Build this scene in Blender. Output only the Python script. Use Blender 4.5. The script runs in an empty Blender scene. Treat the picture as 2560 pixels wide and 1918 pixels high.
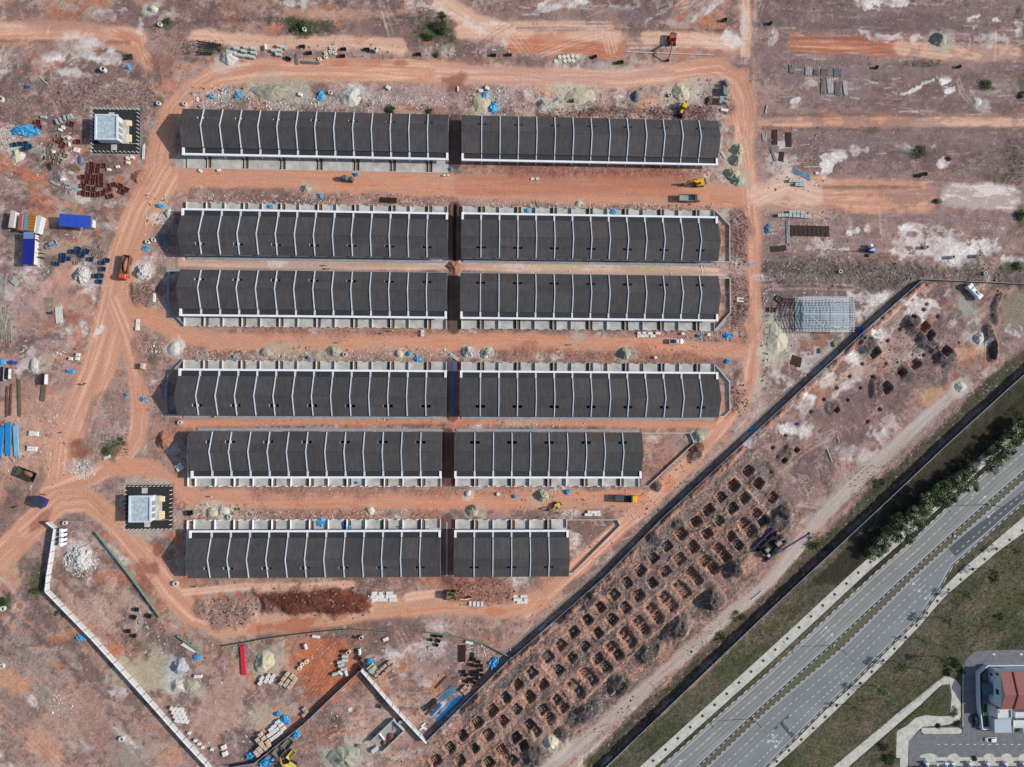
import bpy, math, random
import numpy as np
from mathutils import Matrix, Vector
random.seed(7)
RNG = np.random.default_rng(11)
sc = bpy.context.scene
R = math.radians
# ------------------------------------------------------------------ camera (drone, looking almost straight down)
FPX = 2560 * 24 / 36.0
TX, TY, YAW, CAMH = 0.0415103, 0.0307248, 0.0059932, 251.2
def _rot():
    cx, sx = math.cos(TX), math.sin(TX); cy, sy = math.cos(TY), math.sin(TY); cz, sz = math.cos(YAW), math.sin(YAW)
    return (np.array([[cz,-sz,0],[sz,cz,0],[0,0,1]]) @ np.array([[1,0,0],[0,cy,-sy],[0,sy,cy]])
            @ np.array([[cx,0,-sx],[0,1,0],[sx,0,cx]]))
CR = _rot()
cam = bpy.data.objects.new('camera', bpy.data.cameras.new('camera'))
sc.collection.objects.link(cam)
cam.data.lens = 24; cam.data.sensor_width = 36; cam.data.sensor_fit = 'HORIZONTAL'
cam.data.clip_start = 1.0; cam.data.clip_end = 20000
M4 = np.eye(4); M4[:3,:3] = CR; M4[2,3] = CAMH
cam.matrix_world = Matrix(M4.tolist())
sc.camera = cam
# ------------------------------------------------------------------ light
SUN_EL, SUN_AZ = 31.5, 2.0          # azimuth measured from +x towards +y
w = bpy.data.worlds.new('World'); sc.world = w; w.use_nodes = True
nt = w.node_tree; nt.nodes.clear()
sky = nt.nodes.new('ShaderNodeTexSky'); sky.sky_type = 'NISHITA'; sky.sun_disc = False
sky.sun_elevation = R(SUN_EL); sky.sun_rotation = R(90 - SUN_AZ)
sky.air_density = 1.0; sky.dust_density = 1.5; sky.ozone_density = 1.0
bg = nt.nodes.new('ShaderNodeBackground'); bg.inputs[1].default_value = 0.12
wo = nt.nodes.new('ShaderNodeOutputWorld')
nt.links.new(sky.outputs[0], bg.inputs[0]); nt.links.new(bg.outputs[0], wo.inputs[0])
sl_ = bpy.data.lights.new('sun', 'SUN'); sl_.energy = 4.4; sl_.angle = R(0.55); sl_.color = (1.0, 0.965, 0.91)
sun = bpy.data.objects.new('sun', sl_); sc.collection.objects.link(sun)
d = Vector((math.cos(R(SUN_EL))*math.cos(R(SUN_AZ)), math.cos(R(SUN_EL))*math.sin(R(SUN_AZ)), math.sin(R(SUN_EL))))
sun.rotation_euler = d.to_track_quat('Z', 'Y').to_euler(); sun.location = (200, 0, 150)
sc.view_settings.view_transform = 'Standard'; sc.view_settings.look = 'None'
sc.view_settings.gamma = 1.0; sc.view_settings.use_curve_mapping = False
sc.view_settings.exposure = 0.14
ALB = 0.86                           # photographed colour -> base colour
# ------------------------------------------------------------------ pixel <-> place
def W(px, py, z=0.0):
    v = CR @ np.array([(px-1280)/FPX, -(py-959)/FPX, -1.0])
    k = -(CAMH-z)/v[2]
    return Vector((v[0]*k, v[1]*k, z))
S3, S6 = 3.4516, 6.903
TILES = {c+str(r): (640*i, y, S3) for i, c in enumerate('ABCD') for r, y in enumerate((0,480,960,1438))}
TILES.update(F=(0,260,S6), G=(0,500,S6), P=(560,1678,S6), Q=(840,1560,S6), H=(2240,1600,S6), J=(2240,1678,S6),
             S=(1900,700,S6), U=(260,1180,S6), K=(1600,180,S6), V=(1800,1260,S6), N=(0,860,3.968), Y=(860,1720,3.972),
             Z=(1640,480,S6), O=(0,0,0.86406), X=(0,0,1.0))
def tpx(t, x, y):
    a, b, s = TILES[t]; return (a + x/s, b + y/s)
def tl(t, *c):
    return [tpx(t, c[i], c[i+1]) for i in range(0, len(c), 2)]
def tp(t, x, y, z=0.0):
    return W(*tpx(t, x, y), z)
def tang(deg):                        # angle in the photograph (clockwise from right) -> heading in the place
    return -R(deg) + YAW
# ------------------------------------------------------------------ materials
def lin1(c):
    c /= 255.0
    return c/12.92 if c <= 0.04045 else ((c+0.055)/1.055)**2.4
def C(r, g, b, k=1.0):
    return (lin1(r)*ALB*k, lin1(g)*ALB*k, lin1(b)*ALB*k)
MATS = {}
def mat(name, rgb, rough=0.8, var=0.18, scale=1.5, metal=0.0, tint=None, spec=0.3, bump=0.0, stretch=None):
    if name in MATS: return MATS[name]
    m = bpy.data.materials.new(name); m.use_nodes = True; t = m.node_tree; b = t.nodes['Principled BSDF']
    c = C(*rgb)
    b.inputs['Roughness'].default_value = rough; b.inputs['Metallic'].default_value = metal
    b.inputs['Specular IOR Level'].default_value = spec
    if var > 0:
        tc = t.nodes.new('ShaderNodeTexCoord'); src = tc.outputs['Object']
        if stretch:
            mp = t.nodes.new('ShaderNodeMapping'); mp.inputs['Scale'].default_value = stretch
            t.links.new(src, mp.inputs[0]); src = mp.outputs[0]
        n = t.nodes.new('ShaderNodeTexNoise'); n.inputs['Scale'].default_value = scale; n.inputs['Detail'].default_value = 6
        n.inputs['Roughness'].default_value = 0.65
        t.links.new(src, n.inputs['Vector'])
        r = t.nodes.new('ShaderNodeValToRGB'); r.color_ramp.elements[0].position = 0.3; r.color_ramp.elements[1].position = 0.7
        c2 = C(*tint) if tint else tuple(v*(1+var) for v in c)
        r.color_ramp.elements[0].color = tuple(v*(1-var) for v in c) + (1,)
        r.color_ramp.elements[1].color = tuple(min(v, .95) for v in c2) + (1,)
        t.links.new(n.outputs['Fac'], r.inputs['Fac']); t.links.new(r.outputs['Color'], b.inputs['Base Color'])
        if bump > 0:
            bp = t.nodes.new('ShaderNodeBump'); bp.inputs['Strength'].default_value = bump; bp.inputs['Distance'].default_value = 0.1
            t.links.new(n.outputs['Fac'], bp.inputs['Height']); t.links.new(bp.outputs['Normal'], b.inputs['Normal'])
    else:
        b.inputs['Base Color'].default_value = c + (1,)
    MATS[name] = m
    return m
def ramp_stripes(name, rgb1, rgb2, scale, axis='X', rough=0.7, frac=0.5, spec=0.3):
    """two-colour stripes along an object axis (painted kerbs, ribbed sheets, tile courses)"""
    if name in MATS: return MATS[name]
    m = bpy.data.materials.new(name); m.use_nodes = True; t = m.node_tree; b = t.nodes['Principled BSDF']
    b.inputs['Roughness'].default_value = rough; b.inputs['Specular IOR Level'].default_value = spec
    tc = t.nodes.new('ShaderNodeTexCoord'); sx = t.nodes.new('ShaderNodeSeparateXYZ')
    t.links.new(tc.outputs['Object'], sx.inputs[0])
    mu = t.nodes.new('ShaderNodeMath'); mu.operation = 'MULTIPLY'; mu.inputs[1].default_value = scale
    fr = t.nodes.new('ShaderNodeMath'); fr.operation = 'FRACT'
    gt = t.nodes.new('ShaderNodeMath'); gt.operation = 'GREATER_THAN'; gt.inputs[1].default_value = frac
    t.links.new(sx.outputs[axis], mu.inputs[0]); t.links.new(mu.outputs[0], fr.inputs[0]); t.links.new(fr.outputs[0], gt.inputs[0])
    mx = t.nodes.new('ShaderNodeMix'); mx.data_type = 'RGBA'
    mx.inputs[6].default_value = C(*rgb1)+(1,); mx.inputs[7].default_value = C(*rgb2)+(1,)
    n = t.nodes.new('ShaderNodeTexNoise'); n.inputs['Scale'].default_value = 1.2; n.inputs['Detail'].default_value = 5
    t.links.new(tc.outputs['Object'], n.inputs['Vector'])
    mr = t.nodes.new('ShaderNodeMapRange'); mr.inputs[3].default_value = 0.72; mr.inputs[4].default_value = 1.28
    t.links.new(n.outputs['Fac'], mr.inputs[0])
    mm = t.nodes.new('ShaderNodeMix'); mm.data_type = 'RGBA'; mm.blend_type = 'MULTIPLY'; mm.inputs[0].default_value = 1
    t.links.new(gt.outputs[0], mx.inputs[0]); t.links.new(mx.outputs[2], mm.inputs[6]); t.links.new(mr.outputs[0], mm.inputs[7])
    t.links.new(mm.outputs[2], b.inputs['Base Color'])
    MATS[name] = m
    return m
# ------------------------------------------------------------------ mesh helpers
COL = sc.collection
class MB:
    def __init__(s): s.v = []; s.f = []
    def add(s, vs, fs):
        o = len(s.v); s.v += [tuple(p) for p in vs]; s.f += [tuple(i+o for i in f) for f in fs]; return s
    def box(s, x, y, z, sx, sy, sz, rz=0.0, taper=1.0):
        """centred in x and y, standing on z"""
        c, n = math.cos(rz), math.sin(rz); vs = []
        for zz, k in ((z, 1.0), (z+sz, taper)):
            for dx, dy in ((-1,-1),(1,-1),(1,1),(-1,1)):
                a, b = dx*sx/2*k, dy*sy/2*k
                vs.append((x+a*c-b*n, y+a*n+b*c, zz))
        return s.add(vs, [(3,2,1,0),(4,5,6,7),(0,1,5,4),(1,2,6,5),(2,3,7,6),(3,0,4,7)])
    def bbox(s, x, y, z, sx, sy, sz, rz=0.0, b=0.06):
        """box with chamfered vertical and top edges"""
        c, n = math.cos(rz), math.sin(rz); vs = []
        for zz, ins in ((z, 0.0), (z+sz-b, 0.0), (z+sz, b)):
            hx, hy = sx/2-ins, sy/2-ins
            for a, q in ((-hx+b,-hy),(hx-b,-hy),(hx,-hy+b),(hx,hy-b),(hx-b,hy),(-hx+b,hy),(-hx,hy-b),(-hx,-hy+b)):
                vs.append((x+a*c-q*n, y+a*n+q*c, zz))
        fs = []
        for k in (0, 8):
            for i in range(8): fs.append((k+i, k+(i+1) % 8, k+8+(i+1) % 8, k+8+i))
        fs += [tuple(range(16, 24)), tuple(range(7, -1, -1))]
        return s.add(vs, fs)
    def beam(s, p, q, wd, ht, wd2=None, ht2=None):
        """box section from p to q"""
        p, q = Vector(p), Vector(q); d = (q-p).normalized()
        side = d.cross(Vector((0,0,1)))
        if side.length < 1e-4: side = Vector((1,0,0))
        side.normalize(); up = side.cross(d)
        vs = []
        for c, a, b in ((p, wd, ht), (q, wd2 or wd, ht2 or ht)):
            for i, j in ((-1,-1),(1,-1),(1,1),(-1,1)): vs.append(c+side*(i*a/2)+up*(j*b/2))
        return s.add(vs, [(3,2,1,0),(4,5,6,7),(0,1,5,4),(1,2,6,5),(2,3,7,6),(3,0,4,7)])
    def tube(s, p, q, r, n=8, r2=None, cap=True):
        p, q = Vector(p), Vector(q); d = (q-p).normalized()
        a = d.orthogonal().normalized(); b = d.cross(a); vs = []
        for c, rr in ((p, r), (q, r if r2 is None else r2)):
            for i in range(n):
                t = 2*math.pi*i/n; vs.append(c+a*(rr*math.cos(t))+b*(rr*math.sin(t)))
        fs = [(i, (i+1) % n, n+(i+1) % n, n+i) for i in range(n)]
        if cap: fs += [tuple(range(n-1, -1, -1)), tuple(range(n, 2*n))]
        return s.add(vs, fs)
    def pipe(s, p, q, ro, ri, n=14):
        """hollow pipe"""
        p, q = Vector(p), Vector(q); d = (q-p).normalized(); a = d.orthogonal().normalized(); b = d.cross(a); vs = []
        for c in (p, q):
            for rr in (ro, ri):
                for i in range(n):
                    t = 2*math.pi*i/n; vs.append(c+a*(rr*math.cos(t))+b*(rr*math.sin(t)))
        fs = []
        for i in range(n):
            j = (i+1) % n
            fs += [(i, j, 2*n+j, 2*n+i), (n+j, n+i, 3*n+i, 3*n+j), (j, i, n+i, n+j), (2*n+i, 2*n+j, 3*n+j, 3*n+i)]
        return s.add(vs, fs)
    def prism(s, pts, z0, z1):
        n = len(pts); vs = [(x, y, z0) for x, y in pts] + [(x, y, z1) for x, y in pts]
        return s.add(vs, [tuple(range(n-1, -1, -1)), tuple(range(n, 2*n))] + [(i, (i+1) % n, n+(i+1) % n, n+i) for i in range(n)])
    def face(s, *pts): return s.add(pts, [tuple(range(len(pts)))])
    def ribbon(s, pts, wd, z0, z1, closed=False):
        """wall / strip of width wd along a polyline of (x, y); mitred"""
        n = len(pts); P = [Vector((p[0], p[1])) for p in pts]; L = []; Rr = []
        for i in range(n):
            a = P[i-1] if i > 0 else (P[-1] if closed else P[i]); b = P[(i+1) % n] if i < n-1 or closed else P[i]
            d1 = (P[i]-a); d2 = (b-P[i])
            if d1.length < 1e-6: d1 = d2
            if d2.length < 1e-6: d2 = d1
            d1 = d1.normalized(); d2 = d2.normalized(); t = (d1+d2).normalized(); nn = Vector((-t.y, t.x))
            k = wd/2/max(0.35, nn.dot(Vector((-d1.y, d1.x))))
            L.append(P[i]+nn*k); Rr.append(P[i]-nn*k)
        vs = []
        for i in range(n):
            vs += [(L[i].x, L[i].y, z0), (Rr[i].x, Rr[i].y, z0), (Rr[i].x, Rr[i].y, z1), (L[i].x, L[i].y, z1)]
        fs = []
        for i in range(n if closed else n-1):
            a, b = 4*i, 4*((i+1) % n)
            for k in range(4): fs.append((a+k, a+(k+1) % 4, b+(k+1) % 4, b+k))
        if not closed: fs += [(3,2,1,0), (4*n-4, 4*n-3, 4*n-2, 4*n-1)]
        return s.add(vs, fs)
    def mesh(s, name):
        m = bpy.data.meshes.new(name); m.from_pydata(s.v, [], s.f); m.update(); return m
    def build(s, name, m, parent=None, smooth=False):
        me = s.mesh(name)
        if smooth: me.polygons.foreach_set('use_smooth', [True]*len(me.polygons))
        return link(name, me, m, parent)
def link(name, me, m, parent=None, loc=(0,0,0), rz=0.0, scale=None):
    o = bpy.data.objects.new(name, me); COL.objects.link(o)
    if m is not None and not me.materials: me.materials.append(m)
    o.location = loc; o.rotation_euler = (0, 0, rz)
    if scale: o.scale = scale
    if parent: o.parent = parent
    return o
def tag(o, label, cat, group=None):
    o['label'] = label; o['category'] = cat
    if group: o['group'] = group
    return o
def thing(name, label, cat, loc=(0,0,0), rz=0.0, group=None):
    o = bpy.data.objects.new(name, None); COL.objects.link(o); o.empty_display_size = 0.5
    o.location = loc; o.rotation_euler = (0, 0, rz)
    return tag(o, label, cat, group)
def struct(o): o['kind'] = 'structure'; return o
def dup(root, loc, rz, label, group=None, scale=None):
    r = root.copy(); COL.objects.link(r); r.location = loc; r.rotation_euler = (0, 0, rz); r['label'] = label
    if group: r['group'] = group
    if scale: r.scale = scale
    for ch in list(root.children):
        c = ch.copy(); COL.objects.link(c); c.parent = r
        for g in ch.children:
            k = g.copy(); COL.objects.link(k); k.parent = c
    return r
ORD = ['', 'second', 'third', 'fourth', 'fifth', 'sixth', 'seventh', 'eighth', 'ninth']
def ordered(pts, what, where, kmax=9):
    """labels that single out each of a few alike things by their order; many alike things share one"""
    n = len(pts)
    if n == 1: return ['%s %s' % (what, where)]
    if n > kmax: return ['%s, one of many %s' % (what, where)]*n
    xs = [p[0] for p in pts]; ys = [p[1] for p in pts]
    horiz = (max(xs)-min(xs)) >= (max(ys)-min(ys))
    idx = sorted(range(n), key=lambda i: pts[i][0] if horiz else pts[i][1]); out = ['']*n
    for k, i in enumerate(idx):
        if k == 0: s = ('leftmost ' if horiz else 'topmost ') + what
        elif k == n-1: s = ('rightmost ' if horiz else 'lowest ') + what
        else: s = '%s %s from the %s' % (ORD[k], what, 'left' if horiz else 'top')
        out[i] = s + ' ' + where
    return out
# ================================================================== GROUND (one sheet: dense under the site, stretched to the horizon)
STEP = 0.4
def axis(a, b):
    core = np.arange(a, b+STEP/2, STEP); ext = STEP*np.cumsum(1.32**np.arange(1, 30))
    return np.concatenate([(a-ext)[::-1], core, b+ext])
GX, GY = axis(-190.0, 222.0), axis(-146.0, 170.0)
XX, YY = np.meshgrid(GX, GY)
_c = CR.T @ np.stack([XX.ravel(), YY.ravel(), np.full(XX.size, -CAMH)])
PX = (1280 - FPX*_c[0]/_c[2]).reshape(XX.shape); PY = (959 + FPX*_c[1]/_c[2]).reshape(XX.shape)
del _c
_TAB = RNG.random((512, 512)).astype(np.float32)
def vnoise(x, y, seed=0):
    x = x + seed*37.31; y = y + seed*91.7
    xi = np.floor(x).astype(np.int64); yi = np.floor(y).astype(np.int64); fx = x-xi; fy = y-yi
    fx = fx*fx*(3-2*fx); fy = fy*fy*(3-2*fy)
    a, b, c, e = xi & 511, (xi+1) & 511, yi & 511, (yi+1) & 511
    return (_TAB[c,a]*(1-fx)+_TAB[c,b]*fx)*(1-fy) + (_TAB[e,a]*(1-fx)+_TAB[e,b]*fx)*fy
def fbm(x, y, s, octv=4, seed=0, gain=0.55):
    t = 0; amp = 1; tot = 0
    for i in range(octv):
        t = t + amp*vnoise(x/s*2**i, y/s*2**i, seed+i); tot += amp; amp *= gain
    return (t/tot-0.5)*2
WX = fbm(XX, YY, 14.0, 5, 61); WY = fbm(XX, YY, 14.0, 5, 71)
NA = fbm(XX, YY, 26.0, 5, 1); NB = fbm(XX, YY, 7.0, 4, 5); NC = fbm(XX, YY, 2.2, 3, 9); ND = RNG.random(XX.shape)*2-1
COLR = np.zeros(XX.shape+(3,)); ZZ = NB*0.05 + NC*0.03; RUB = np.zeros(XX.shape); ROADM = np.zeros(XX.shape)
def lc(c): return np.array(C(*c))
def mixc(c, a, sl=None):
    v = COLR if sl is None else COLR[sl]
    v += (lc(c)-v)*a[..., None]
def clamp(a): return np.clip(a, 0.0, 1.0)
def window(pts, m):
    xs = [p[0] for p in pts]; ys = [p[1] for p in pts]
    ws = [W(a, b) for a in (min(xs)-m, max(xs)+m) for b in (min(ys)-m, max(ys)+m)]
    i0, i1 = np.searchsorted(GX, min(p.x for p in ws)), np.searchsorted(GX, max(p.x for p in ws))
    j0, j1 = np.searchsorted(GY, min(p.y for p in ws)), np.searchsorted(GY, max(p.y for p in ws))
    return (slice(j0, j1), slice(i0, i1))
def m_line(pts, wd, soft=6, wob=6):
    s = window(pts, wd+soft+wob+4); x, y = PX[s], PY[s]
    best = np.full(x.shape, 1e9); lat = np.zeros(x.shape); alo = np.zeros(x.shape); cum = 0
    for (x0, y0), (x1, y1) in zip(pts[:-1], pts[1:]):
        dx, dy = x1-x0, y1-y0; L2 = dx*dx+dy*dy; L = math.sqrt(L2)
        t = ((x-x0)*dx+(y-y0)*dy)/L2; tc = np.clip(t, 0, 1)
        dd = np.hypot(x-x0-tc*dx, y-y0-tc*dy); k = dd < best
        best = np.where(k, dd, best); lat = np.where(k, ((x-x0)*dy-(y-y0)*dx)/L, lat); alo = np.where(k, cum+tc*L, alo); cum += L
    a = clamp((wd/2-best-wob*NB[s])/soft+0.5)
    return s, a, lat, alo
def m_poly(pts, soft=8, wob=8):
    s = window(pts, soft+wob+4); x, y = PX[s], PY[s]; ins = np.zeros(x.shape, bool); best = np.full(x.shape, 1e9)
    n = len(pts)
    for i in range(n):
        x0, y0 = pts[i]; x1, y1 = pts[(i+1) % n]; dx, dy = x1-x0, y1-y0
        t = np.clip(((x-x0)*dx+(y-y0)*dy)/(dx*dx+dy*dy+1e-9), 0, 1)
        best = np.minimum(best, np.hypot(x-x0-t*dx, y-y0-t*dy))
        ins ^= ((y0 > y) != (y1 > y)) & (x < dx*(y-y0)/(dy if abs(dy) > 1e-9 else 1e-9)+x0)
    sd = np.where(ins, best, -best)
    return s, clamp((sd - wob*(0.5*NA[s]+NB[s]))/soft+0.5)
def m_ell(cx, cy, rx, ry, rot=0, soft=0.3, wob=0.25):
    r = max(rx, ry)*(1.9+soft+wob); k = min(wob, .75)*1.5
    s = window([(cx-r, cy-r), (cx+r, cy+r)], 3); x, y = PX[s]-cx, PY[s]-cy; c, n = math.cos(R(rot)), math.sin(R(rot))
    q = np.hypot((x*c+y*n)/rx + k*WX[s], (-x*n+y*c)/ry + k*WY[s])
    return s, clamp((1-q-wob*(NB[s]*0.7+R3[s]*1.2+R2[s]*1.1+R5[s]*.8))/max(soft, .01)+0.5)
def road(pts, wd, c, soft=10, wob=7, a=0.97, streak=0.24, c2=None):
    if wd > 24: wd *= 1.1
    if wd > 24 and wob > 6 and soft < 13:
        s, m, lat, alo = m_line(pts, wd*1.55, 34, 26); mixc((186,142,124), m*0.35*clamp(0.75+NB[s]), s); RUB[s] *= (1-0.3*m)
    s, m, lat, alo = m_line(pts, wd, soft, wob)
    st = fbm(lat*0.22, alo*0.010, 1.0, 4, 21)
    mixc(c, m*a, s)
    if c2: mixc(c2, m*a*clamp(st*1.6), s)
    COLR[s] *= (1+streak*st*m)[..., None]
    ZZ[s] *= (1-0.8*m); RUB[s] *= (1-0.92*m); ROADM[s] = np.maximum(ROADM[s], m)
    ZZ[s] += m*fbm(lat*0.25, alo*0.006, 1.0, 3, 31)*0.035
def patch(shape, c, a=0.9, rub=None, h=None):
    s, m = shape; mixc(c, m*a, s)
    if rub is not None: RUB[s] += (rub-RUB[s])*m
    if h: ZZ[s] += m*h
def tracks(pts, offs, wd, c, a=0.6, h=-0.06):
    s, m, lat, alo = m_line(pts, (max(offs)-min(offs))+2*wd+4, 4, 0)
    lat = lat - 0 + NB[s]*1.2
    g = np.zeros(lat.shape)
    for o in offs: g = np.maximum(g, np.exp(-((lat-o)/wd)**2))
    g = g*m*clamp(0.65+0.9*fbm(lat*0.05, alo*0.02, 1.0, 3, 44))
    mixc(c, g*a, s); ZZ[s] += h*g
def scratches(t, region, n, ang, ln, wd, c, a=0.7, jit=18):
    x0, y0, x1, y1 = region
    for _ in range(n):
        x, y = random.uniform(x0, x1), random.uniform(y0, y1); an = R(ang+random.uniform(-jit, jit)); l = ln*random.uniform(.4, 1)
        p, q = tpx(t, x, y), tpx(t, x+l*math.cos(an), y+l*math.sin(an))
        s, m, la, al = m_line([p, q], wd*random.uniform(.6, 1.2), 2.5, 1.0)
        mixc(c, m*a*random.uniform(.4, 1), s)
ORANGE, PALEO, DEEPO, REDB = (208,151,122), (219,174,148), (196,120,86), (142,82,60)
MAUVE, DMAUVE, PINK, WHITE = (146,119,113), (116,96,93), (182,150,138), (226,217,211)
GREYG, SPOIL, SANDY = (160,156,148), (88,82,80), (190,184,156)
COLR[:] = lc(MAUVE)
R5 = fbm(XX, YY, 2.6, 4, 171, .7); R1 = fbm(XX, YY, 13.0, 6, 101, .62); R2 = fbm(XX*.6, YY, 9.0, 6, 113, .62); R3 = fbm(XX, YY, 5.0, 5, 127, .65); R4 = fbm(XX, YY, 24.0, 7, 141, .6)
_lot = (PX > 1880) & (PY < 640); R2 = np.where(_lot, fbm(XX*.22, YY, 7.0, 6, 151, .62), R2); R1 = np.where(_lot, R1*.6, R1); R4 = np.where(_lot, fbm(XX*.2, YY, 16.0, 6, 161, .6), R4)
_ll = (PX < 640) & (PY > 1330); _a, _b = (XX-YY)*.707, (XX+YY)*.707
R2 = np.where(_ll, fbm(_a*.22, _b, 7.0, 6, 181, .62), R2); R1 = np.where(_ll, fbm(_a*.3, _b, 11.0, 6, 191, .62), R1); R4 = np.where(_ll, fbm(_a*.3, _b, 14.0, 6, 197, .6), R4)
_pf = (PX > 1150) & (PY > 700) & ((PY-1849)/.98+(PX-1066) > 0)
R2 = np.where(_pf, fbm(_a, _b*.25, 6.0, 6, 211, .62), R2); R4 = np.where(_pf, fbm(_a, _b*.3, 13.0, 6, 223, .6), R4)
def mottle(c, nz, thr, soft, a, m=1.0): mixc(c, clamp((nz-thr)/soft)*a*m)
NE = fbm(XX, YY, 60.0, 5, 81); NF = fbm(XX*0.45, YY, 11.0, 5, 91)
mixc((176,141,128), clamp(NA*1.6+0.25)*0.8)
mixc((126,104,101), clamp(-NA*1.5-0.05+NB*0.6)*0.65)
mixc((200,150,122), clamp(NF*2.0-0.25+NE)*0.6)
mixc(PINK, clamp(NB*1.8-0.25)*0.6)
mixc((216,198,188), clamp(NF*2.2+NB*1.2-1.05)*0.8)
# ---- broad areas
patch(m_poly(tl('X', 1890,-60, 2760,-60, 2760,705, 2290,702, 2030,950, 1890,800), 40, 20), (137,115,113), 0.75)
patch(m_poly(tl('X', -120,500, 260,520, 330,640, 200,960, 120,1230, -120,1260), 40, 20), (176,143,134), 0.55)
patch(m_poly(tl('X', -120,1330, 330,1320, 480,1600, 420,1830, 560,1990, -120,1990), 40, 20), (164,133,120), 0.7)
patch(m_poly(tl('X', 430,330, 1830,345, 1830,1060, 1640,1240, 1430,1480, 440,1460), 20, 8), (172,128,112), 0.8)
patch(m_poly(tl('X', 430,190, 1800,205, 1790,310, 450,275), 20, 14), (180,152,142), 0.8, 0.35)
patch(m_poly(tl('X', 470,1460, 1430,1450, 1290,1600, 1090,1720, 520,1700), 20, 14), (170,130,115), 0.6)
# pit field between the hoarding and the haul track
patch(m_poly(tl('X', 2300,725, 2600,740, 2600,950, 1500,1990, 960,1990, 1075,1850, 1500,1450, 2020,962), 12, 8), (156,122,112), 0.95, 0.35)
patch(m_poly(tl('X', 1920,1060, 2120,900, 2330,760, 2600,760, 2600,940, 2330,1120, 2050,1290, 1960,1240), 30, 22), (146,119,115), 0.8, 0.1)
# land outside: verge scrub and grass along the highway
patch(m_poly(tl('X', 1380,2022, 1508,1918, 1922,1524, 2012,1440, 2215,1251, 2368,1106, 2528,961, 2700,812, 2800,740, 2800,2150, 1380,2150), 4, 1), (84,81,64), 1.0, 0.3)
s_, m_ = m_poly(tl('X', 1380,2022, 1508,1918, 1922,1524, 2012,1440, 2215,1251, 2368,1106, 2528,961, 2700,812, 2800,740, 2800,2150, 1380,2150), 4, 1)
mixc((112,98,80), m_*clamp(NB[s_]*1.3+NC[s_]*0.8+0.1)*0.7, s_)
mixc((70,76,48), m_*clamp(NA[s_]*1.6+NB[s_]*0.7-0.1)*0.75, s_); mixc((122,106,88), m_*clamp((R3[s_]-.12)/.15)*.35, s_); mixc((58,64,40), m_*clamp((R2[s_]-.12)/.12)*.6, s_)
COLR[s_] *= (1+0.30*m_*ND[s_])[..., None]
patch(m_poly(tl('X', 2030,1450, 2560,985, 2620,960, 2620,1060, 2150,1480), 10, 8), (54,52,42), 0.85, 0.6)
SITE = (PX < 1900)*1.0 + (PX >= 1900)*.45; OUT = clamp((PY-1918+ (PX-1506)*.95)/20)      # 1 beyond the highway hoarding
INS = 1-OUT
mottle((112,91,88), R4, .04, .12, .68, INS); mottle((178,144,130), -R4, .12, .12, .45, INS); mottle((200,148,122), R1, .13, .12, .60, SITE*INS); mottle((200,180,170), R2, .24, .07, .5, SITE*INS)
mottle((226,216,208), R2+R3*.3, .38, .06, .6, SITE*INS); mottle((98,82,79), -R3, .20, .10, .6, INS); mottle((172,112,84), -R1, .30, .10, .45, SITE*INS); mottle((150,140,132), R3, .30, .12, .5, INS)
mottle((100,84,80), R3+R5*.7, .16, .12, .55, INS); mottle((190,160,146), -R5-R3*.4, .26, .1, .5, INS*SITE); mottle((160,150,142), R1*.6-R5, .24, .1, .45, INS*SITE); mottle((186,112,78), R1*.8+R5*.5, .26, .1, .6, INS*SITE)
RUB += INS*(.12+.5*clamp(R3*2.5)+.3*clamp(-R1*2))
# ---- top band: graded lots with orange strips
for c, w_, pts in (
    (PALEO, 34, tl('O', -40,62, 150,66, 300,78)), (ORANGE, 26, tl('O', 0,80, 200,76, 290,100, 320,140)),
    (PALEO, 28, tl('O', 420,78, 560,92, 760,92, 860,100)), (PALEO, 40, tl('O', 960,10, 1020,50, 1110,80, 1200,95)),
    (DEEPO, 40, tl('O', 1110,88, 1260,95, 1330,105)), (PALEO, 30, tl('O', 1000,66, 1240,64, 1330,80)),
    (PALEO, 30, tl('O', 1400,80, 1500,85, 1580,95)), (PALEO, 22, tl('O', 1610,-40, 1612,60, 1610,110)),
    (DEEPO, 34, tl('O', 1720,95, 1860,98, 1960,102)), (PALEO, 34, tl('O', 1950,100, 2060,118, 2190,112)),
    (ORANGE, 30, tl('O', 1650,266, 1800,262, 2000,262)), (PALEO, 26, tl('O', 1980,262, 2120,262, 2260,266)),
    (ORANGE, 62, tl('O', 1740,420, 1880,424, 1990,424)), (WHITE, 50, tl('O', 2060,422, 2120,424, 2180,430)),
    (PALEO, 44, tl('O', 1640,420, 1700,440, 1760,450))):
    road(pts, w_/0.864, c, 10, 10, 0.9, 0.18, PALEO)
mottle((140,116,112), R2+R5*.3, .06, .08, .55, _lot); mottle((140,116,112), -R1-R3*.4, .14, .1, .5, _lot)
for pts in (tl('O', 1650,88, 1800,84, 2100,90, 2230,95), tl('O', 1650,250, 1900,248, 2230,252), tl('O', 1650,278, 1900,280, 2230,278),
            tl('O', 300,60, 520,42, 900,40), tl('O', 1120,62, 1560,66), tl('O', -20,88, 280,92), tl('O', 1640,405, 1990,405)):
    s_, m_, la_, al_ = m_line(pts, 9, 6, 5); mixc((96,78,74), m_*0.55, s_); RUB[s_] += m_*0.3; ZZ[s_] += m_*0.25
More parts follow.
